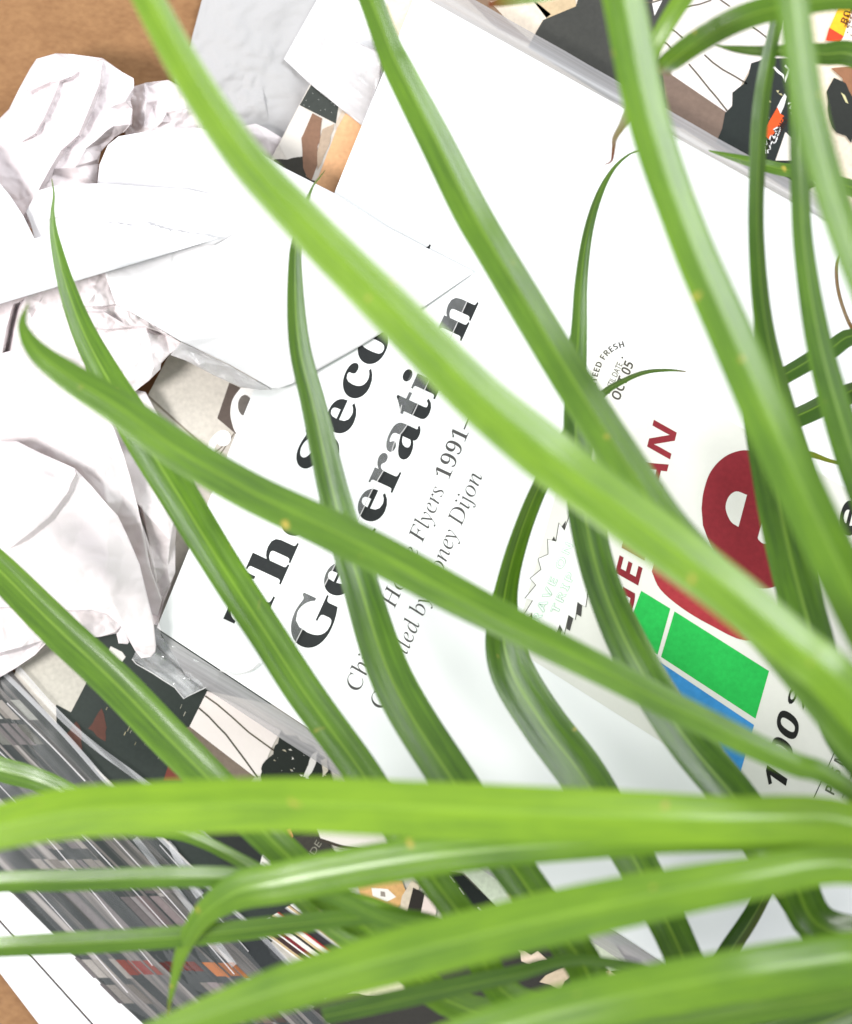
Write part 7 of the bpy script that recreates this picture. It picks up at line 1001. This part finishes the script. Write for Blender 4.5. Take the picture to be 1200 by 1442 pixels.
sheet("crumpled_paper", [(-70, 840, 20), (0, 840, 22), (100, 848, 23), (152, 855, 24), (172, 880, 20), (182, 904, 16), (180, 907, 15), (167, 906, 15), (164, 892, 17), (140, 897, 18), (100, 902, 20), (67, 903, 22), (47, 924, 19), (22, 941, 17), (0, 954, 15), (-70, 990, 10)],
      [[(-20, 926, 25), (0, 919, 26), (30, 911, 26), (61, 902, 24)], [(0, 924, 20), (40, 914, 19), (52, 918, 18)], [(0, 880, 22), (60, 878, 26), (120, 880, 23)], [(150, 870, 23), (163, 890, 20)]],
      MAT['pink'], "lowest piece of crumpled paper, resting on the collage cover at the left edge", "packing paper", G, zscale=.56, crush=1.1, cuts=4, smooth=0, amp=0.6, freq=0.03, seed=7)
sheet("crumpled_paper", [(335, 182, 4), (346, 177, 7), (360, 174, 8), (374, 180, 8.5), (400, 196, 8), (392, 216, 7), (384, 228, 6), (340, 215, 5)], [[(350, 186, 8), (372, 192, 10), (394, 206, 8)]],
      MAT['pink'], "little curled paper lip between the grey tissue and the long bright leaf", "packing paper", G, zscale=.56, crush=1.1, cuts=4, smooth=0, amp=0.4, seed=8)

# ================================================================== spider plant
CROWN = W(1490, 1330, 0.13)
plant = thing("spider_plant", (CROWN.x, CROWN.y, 0.0), "green spider plant with long arching strap leaves hanging over the papers", "plant")

def leaf(pts, width, roll=0.0, cup=-0.20, shade_tone=0.62, dry=0.0, tip_dry_shade=0.0, to_crown=True, name="leaf", seg=7):
    """pts: (px, py, height mm); width: apparent width in pixels at each point"""
    P4 = [(p[0], p[1], p[2]) for p in pts]
    ws = list(width)
    if to_crown:
        x, y, z = P4[-1]
        k = len(P4)
        r = random.Random(int(x * 7 + y))
        P4.append((x * .45 + 1480 * .55, y * .45 + 1320 * .55, min(z + 6, 200) * .8 + 30)); ws.append(ws[-1] * .8)
        P4.append((1486 + r.uniform(-14, 14), 1330 + r.uniform(-18, 18), 130)); ws.append(ws[-1] * .6)
    wp = []
    for (x, y, z), w in zip(P4, ws):
        c = W(x, y, z / 1000); wp.append((c.x, c.y, c.z, w * PX * (CAM_H - c.z) / CAM_H))
    pts4 = smooth_pts([Vector(p) for p in wp], seg)
    C = [Vector(p[:3]) for p in pts4]; Wd = [max(p[3], 0.0002) for p in pts4]
    rows, cols = len(C), 9
    verts, faces, uvs, dry_shade = [], [], [], []
    dist = 0
    rnd = random.Random(int(P4[0][0] * 13 + P4[0][1] * 7))
    ph = rnd.uniform(0, 50)
    for i in range(rows):
        T = (C[min(i + 1, rows - 1)] - C[max(i - 1, 0)]).normalized()
        S = T.cross(Vector((0, 0, 1))).normalized()
        Nn = S.cross(T).normalized()
        rl = roll[0] + (roll[1] - roll[0]) * i / (rows - 1) if isinstance(roll, tuple) else roll
        rl += 0.10 * noise.noise(Vector((dist * 14, ph, 0)))
        S2 = S * math.cos(rl) + Nn * math.sin(rl)
        N2 = Nn * math.cos(rl) - S * math.sin(rl)
        hw = Wd[i] / 2 / max(0.35, math.cos(rl))
        hw *= 1 + 0.03 * noise.noise(Vector((dist * 40, ph, 3)))
        for j in range(cols):
            a = -1 + 2 * j / (cols - 1)
            cp = cup[0] + (cup[1] - cup[0]) * i / (rows - 1) if isinstance(cup, tuple) else cup
            lift_ = cp * hw * (abs(a) ** 1.08) + 0.02 * hw * math.cos(a * 9)
            verts.append(C[i] + S2 * (a * hw) + N2 * lift_)
            uvs.append((j / (cols - 1), dist * 10))
            f = i / (rows - 1)
            dry_shade.append(min(1, max(dry, tip_dry_shade * max(0, 1 - i / 5))))
        if i < rows - 1: dist += (C[i + 1] - C[i]).length
    for i in range(rows - 1):
        for j in range(cols - 1):
            k = i * cols + j
            faces.append((k, k + 1, k + cols + 1, k + cols))
    o = mk(name, verts, faces, MAT['leaf'], plant, smooth=True)
    me = o.data
    uvl = me.uv_layers.new(name="UVMap")
    for lp in me.loops: uvl.data[lp.index].uv = uvs[lp.vertex_index]
    at = me.attributes.new("dry", 'FLOAT', 'POINT')  # dry tips, and shade painted brown on the tips of L and N
    at.data.foreach_set("value", dry_shade)
    at2 = me.attributes.new("shade_tone", 'FLOAT', 'POINT')
    at2.data.foreach_set("value", [shade_tone] * len(verts))
    return o

LEAVES = [
 # A: longest leaf across the middle
 ([(186, -50, 163), (210, 0, 164), (270, 110, 166), (345, 222, 168), (430, 314, 170), (500, 385, 171), (600, 485, 173), (680, 563, 175), (749, 620, 177), (800, 661, 179), (888, 727, 184), (975, 792, 189), (1050, 850, 193), (1120, 908, 196), (1200, 976, 198)],
  [38, 44, 50, 56, 62, 66, 72, 76, 80, 80, 78, 74, 72, 70, 70], dict(roll=(.06, .2), cup=(-.16, -.28), shade_tone=.70)),
 # B
 ([(500, -50, 96), (523, 0, 99), (547, 63, 102), (564, 100, 104), (614, 197, 108), (662, 293, 112), (702, 362, 116), (773, 480, 122), (820, 556, 128), (857, 615, 132), (898, 678, 136), (945, 745, 140), (1012, 818, 145), (1085, 892, 150), (1155, 975, 153), (1225, 1056, 156)],
  [32, 35, 38, 44, 50, 54, 54, 57, 58, 60, 60, 60, 60, 62, 62, 64], dict(roll=(.06, .2), cup=(-.16, -.28), shade_tone=.50)),
 # C
 ([(868, -50, 150), (880, 0, 152), (915, 168, 160), (972, 333, 168), (1036, 480, 174), (1108, 640, 178), (1180, 790, 178), (1250, 930, 174)],
  [58, 60, 62, 62, 68, 72, 72, 70], dict(roll=(.1, .3), cup=(-.16, -.3), shade_tone=.56)),
 # D below C
 ([(1062, 560, 96), (1090, 680, 98), (1115, 790, 100), (1140, 880, 102), (1165, 960, 106), (1210, 1060, 112)],
  [40, 56, 62, 64, 62, 60], dict(roll=.2, shade_tone=.3)),
 # E pale leaf at the right edge
 ([(1108, -50, 170), (1118, 0, 172), (1143, 160, 180), (1190, 320, 186), (1244, 460, 190), (1330, 700, 192)],
  [46, 48, 50, 52, 54, 54], dict(roll=(.15, .4), shade_tone=.54)),
 # F narrow upright
 ([(1098, 10, 88), (1092, 40, 90), (1076, 130, 94), (1069, 220, 97), (1067, 330, 100), (1077, 450, 100), (1100, 550, 98), (1135, 660, 96), (1180, 780, 96)],
  [10, 18, 24, 25, 25, 30, 34, 36, 40], dict(roll=.5, shade_tone=.3)),
 # G arching at the top
 ([(930, 104, 104), (944, 88, 112), (985, 58, 122), (1040, 28, 128), (1100, 10, 130), (1200, -2, 132), (1320, 20, 134), (1420, 260, 140)],
  [24, 30, 34, 36, 36, 34, 40, 44], dict(roll=(-.4, -.1), tip_dry_shade=.7, shade_tone=.45)),
 ([(1008, 64, 84), (1035, 69, 86), (1070, 72, 88), (1110, 72, 90), (1160, 76, 92), (1210, 80, 94), (1330, 140, 100), (1440, 420, 110)],
  [2, 10, 15, 18, 30, 36, 40, 44], dict(roll=-.3, shade_tone=.35)),
 # H
 ([(1120, 110, 112), (1124, 180, 114), (1127, 250, 116), (1133, 350, 118), (1152, 470, 120), (1178, 570, 122), (1215, 680, 124), (1290, 860, 128)],
  [16, 24, 28, 31, 38, 46, 52, 56], dict(roll=.2, shade_tone=.36)),
 # I, J: small ones behind
 ([(998, 212, 58), (1025, 219, 60), (1060, 228, 62), (1100, 238, 63), (1160, 250, 66), (1260, 320, 72), (1400, 640, 90)], [2, 9, 16, 19, 22, 26, 30], dict(roll=.1, shade_tone=.4)),
 ([(1070, 552, 56), (1095, 534, 58), (1125, 516, 59), (1165, 494, 61), (1220, 480, 64), (1330, 620, 80)], [16, 22, 24, 25, 26, 30], dict(roll=.5, shade_tone=.25)),
 ([(1075, 612, 50), (1110, 592, 52), (1140, 578, 53), (1180, 560, 55), (1230, 560, 58), (1340, 720, 80)], [20, 26, 28, 28, 28, 30], dict(roll=.7, shade_tone=.12)),
 ([(1212, 660, 44), (1190, 655, 45), (1165, 648, 47), (1140, 640, 49), (1120, 645, 54), (1130, 700, 60), (1180, 800, 72)], [1.5, 4, 6, 9, 14, 18, 24], dict(roll=.3, dry=.4)),
 ([(1183, 356, 52), (1178, 376, 54), (1181, 410, 56), (1194, 450, 58), (1220, 500, 60), (1300, 700, 80)], [2, 5, 6, 6, 10, 24], dict(roll=.3, dry=.7, shade_tone=.3)),
 # L/M: thin curved tip, its shade painted in with brown, widening below
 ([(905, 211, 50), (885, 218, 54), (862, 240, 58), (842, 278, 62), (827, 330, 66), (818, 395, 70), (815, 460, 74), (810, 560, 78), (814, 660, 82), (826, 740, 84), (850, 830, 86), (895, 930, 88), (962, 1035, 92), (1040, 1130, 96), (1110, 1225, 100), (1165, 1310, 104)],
  [1.5, 3, 6, 11, 15, 19, 24, 34, 44, 50, 52, 58, 62, 60, 60, 58], dict(roll=(.75, .05), cup=.14, shade_tone=.34, tip_dry_shade=.5)),
 # N: hooked dark tip, shade painted on it as brown, widening below
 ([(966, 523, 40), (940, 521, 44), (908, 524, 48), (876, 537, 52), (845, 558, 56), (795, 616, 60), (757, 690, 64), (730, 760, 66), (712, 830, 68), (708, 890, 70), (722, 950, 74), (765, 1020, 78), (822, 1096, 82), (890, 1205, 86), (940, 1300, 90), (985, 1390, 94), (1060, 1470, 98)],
  [1.5, 4, 6, 8, 11, 18, 24, 27, 34, 52, 64, 66, 66, 58, 54, 52, 50], dict(roll=(1.0, -.05), cup=.14, shade_tone=.36, tip_dry_shade=.6)),
 # O
 ([(458, 240, 48), (450, 250, 50), (438, 268, 54), (422, 320, 60), (415, 370, 64), (420, 480, 70), (443, 580, 75), (473, 710, 80), (503, 812, 84), (552, 958, 88), (635, 1095, 92), (725, 1225, 96), (810, 1340, 100), (900, 1440, 104)],
  [.8, 1.8, 3.5, 11, 18, 29, 36, 44, 50, 60, 62, 58, 54, 50], dict(roll=(.7, 0), cup=.16, shade_tone=.36, tip_dry_shade=.3)),
 # P
 ([(73, 252, 50), (76, 275, 52), (74, 300, 54), (77, 335, 56), (93, 400, 60), (118, 468, 64), (156, 540, 68), (205, 622, 72), (258, 708, 76), (318, 805, 80), (375, 892, 84), (432, 980, 86), (508, 1085, 90), (570, 1180, 96), (650, 1290, 100), (760, 1420, 104)],
  [1.2, 3, 6, 13, 24, 34, 44, 54, 54, 52, 52, 52, 50, 46, 44, 44], dict(roll=(.3, .05), cup=.14, shade_tone=.44, tip_dry_shade=.3)),
 # Q
 ([(40, 426, 112), (32, 458, 116), (52, 494, 119), (98, 530, 121), (165, 572, 123), (250, 632, 125), (350, 690, 127), (450, 738, 129), (550, 788, 131), (650, 842, 134), (750, 894, 138), (850, 944, 142), (950, 995, 146), (1050, 1044, 150), (1120, 1076, 152), (1180, 1100, 154)],
  [2, 14, 30, 42, 50, 54, 56, 58, 58, 54, 48, 44, 42, 38, 34, 30], dict(roll=(.15, .15), cup=(-.12, -.2), shade_tone=.50, tip_dry_shade=.25)),
 # R: the large horizontal leaf
 ([(-90, 1192, 172), (0, 1164, 173), (100, 1144, 174), (200, 1138, 175), (400, 1131, 177), (600, 1138, 179), (800, 1146, 181), (1000, 1152, 180), (1200, 1158, 174)],
  [54, 64, 72, 74, 76, 78, 78, 68, 62], dict(roll=(.10, .52), cup=(-.12, -.36), shade_tone=.82)),
 # S: hooked leaf under it
 ([(236, 1430, 96), (243, 1390, 104), (256, 1340, 112), (285, 1290, 122), (335, 1256, 130), (400, 1242, 136), (480, 1226, 141), (600, 1206, 148), (720, 1194, 154), (860, 1186, 160), (1000, 1182, 164), (1200, 1190, 168)],
  [3, 10, 20, 34, 54, 60, 60, 58, 52, 44, 38, 34], dict(roll=(.1, .05), shade_tone=.62, tip_dry_shade=.5)),
 # T
 ([(120, 1500, 174), (230, 1452, 176), (400, 1392, 179), (560, 1346, 182), (750, 1298, 185), (900, 1264, 187), (1050, 1236, 186), (1200, 1216, 180)],
  [30, 40, 66, 76, 76, 70, 60, 52], dict(roll=(.06, .55), cup=(-.14, -.36), shade_tone=.66)),
 # U, V
 ([(480, 1520, 170), (620, 1474, 176), (750, 1434, 182), (900, 1398, 188), (1050, 1370, 189), (1200, 1348, 183)],
  [44, 60, 70, 74, 74, 72], dict(roll=(.06, .55), cup=(-.14, -.36), shade_tone=.62)),
 ([(720, 1480, 140), (850, 1456, 146), (1000, 1434, 152), (1100, 1416, 156), (1200, 1398, 158)], [34, 40, 44, 46, 46], dict(roll=-.1, shade_tone=.55)),
 # W, X, Y, Z
 ([(-70, 1250, 108), (0, 1243, 112), (120, 1240, 116), (240, 1236, 120), (340, 1238, 124), (450, 1254, 126), (560, 1300, 128), (700, 1306, 130), (900, 1264, 134), (1100, 1228, 138), (1250, 1216, 140)], [26, 30, 31, 32, 30, 26, 24, 24, 24, 22, 20], dict(roll=-.1, shade_tone=.45)),
 ([(-70, 1340, 104), (0, 1334, 108), (120, 1328, 111), (250, 1320, 114), (400, 1304, 116), (500, 1293, 117), (590, 1292, 116), (680, 1316, 116), (800, 1288, 118), (1000, 1246, 122), (1250, 1214, 128)], [28, 31, 33, 32, 30, 24, 18, 18, 20, 20, 20], dict(roll=(-.1, -.3), shade_tone=.45)),
 ([(-60, 1062, 70), (0, 1084, 74), (50, 1098, 78), (95, 1118, 80), (170, 1160, 84), (260, 1176, 88), (330, 1208, 92), (400, 1250, 96), (500, 1330, 100), (640, 1330, 104), (800, 1286, 110), (1000, 1246, 116), (1250, 1212, 120)], [30, 36, 34, 32, 26, 20, 20, 22, 22, 22, 20, 20, 20], dict(roll=-.2, shade_tone=.5)),
 ([(-60, 748, 66), (0, 804, 70), (80, 884, 75), (163, 962, 80), (240, 1042, 84), (310, 1112, 88), (400, 1200, 92), (520, 1310, 96), (700, 1430, 100)], [40, 48, 54, 56, 56, 54, 48, 44, 44], dict(roll=(.15, 0), cup=.10, shade_tone=.46)),
 # bits between the lower leaves
 ([(455, 1432, 112), (530, 1416, 114), (620, 1396, 116), (720, 1374, 118), (800, 1354, 118), (850, 1356, 116), (910, 1368, 114), (1000, 1400, 114)], [26, 30, 30, 26, 18, 16, 18, 26], dict(roll=-.3, shade_tone=.4)),
 ([(1098, 1225, 62), (1078, 1260, 66), (1055, 1300, 70), (1025, 1345, 74), (1000, 1390, 78), (1020, 1460, 84)], [18, 26, 30, 32, 32, 34], dict(roll=.6, shade_tone=.18)),
 ([(1060, 1180, 78), (1110, 1240, 84), (1150, 1300, 88), (1200, 1370, 92)], [40, 52, 52, 50], dict(roll=.5, shade_tone=.2)),
 ([(420, 1264, 108), (470, 1258, 110), (520, 1270, 112), (580, 1290, 114), (660, 1314, 116), (780, 1292, 118), (950, 1252, 122), (1250, 1212, 128)], [2, 12, 16, 14, 16, 16, 16, 16], dict(roll=.1)),
 # dry tips at the top
 ([(851, 232, 60), (861, 226, 64), (864, 208, 68), (866, 194, 74), (876, 176, 82), (884, 160, 90), (893, 140, 100), (910, 90, 110), (940, 30, 116), (1000, -60, 120)], [1.5, 3.5, 5.5, 8, 12, 16, 18, 22, 26, 30], dict(roll=.3, dry=.0, tip_dry_shade=0, to_crown=False)),
 ([(688, 6, 90), (705, 2, 94), (735, -3, 98), (790, -16, 104), (860, -50, 110), (980, -120, 116)], [6, 14, 18, 24, 28, 34], dict(roll=.1, dry=0, to_crown=False)),
]
for pts, wd, kw in LEAVES:
    o = leaf(pts, wd, **kw)
# brown dried ends of the two leaves that droop in from the top
dry_count = 0
for o in [c for c in plant.children]:
    at = o.data.attributes["dry"].data
    v0 = o.data.vertices[0].co + o.location
    if abs(v0.x - W(851, 232, .06).x) < .004 and abs(v0.y - W(851, 232, .06).y) < .004:
        for i, d in enumerate(at): d.value = max(0.0, min(1.0, 1.25 - (i // 9) / 38))
        o["label"] = "leaf with a curled reddish brown dry tip"
    if abs(v0.x - W(688, 6, .09).x) < .004 and abs(v0.y - W(688, 6, .09).y) < .004:
        for i, d in enumerate(at): d.value = max(0.0, min(1.0, 1.1 - (i // 9) / 16))
        o["label"] = "leaf with an orange brown dry tip"
# crown of the plant where the leaves meet, beyond the right edge of the picture
bm = bmesh.new()
bmesh.ops.create_cone(bm, cap_ends=True, segments=14, radius1=0.020, radius2=0.009, depth=0.13)
for v in bm.verts:
    v.co.x *= 1 + .1 * noise.noise(v.co * 90); v.co.z += 0.065
me = bpy.data.meshes.new("crown"); bm.to_mesh(me); bm.free()
me.materials.append(MAT['leaf'])
cr = bpy.data.objects.new("crown", me); COL.objects.link(cr); cr.parent = plant
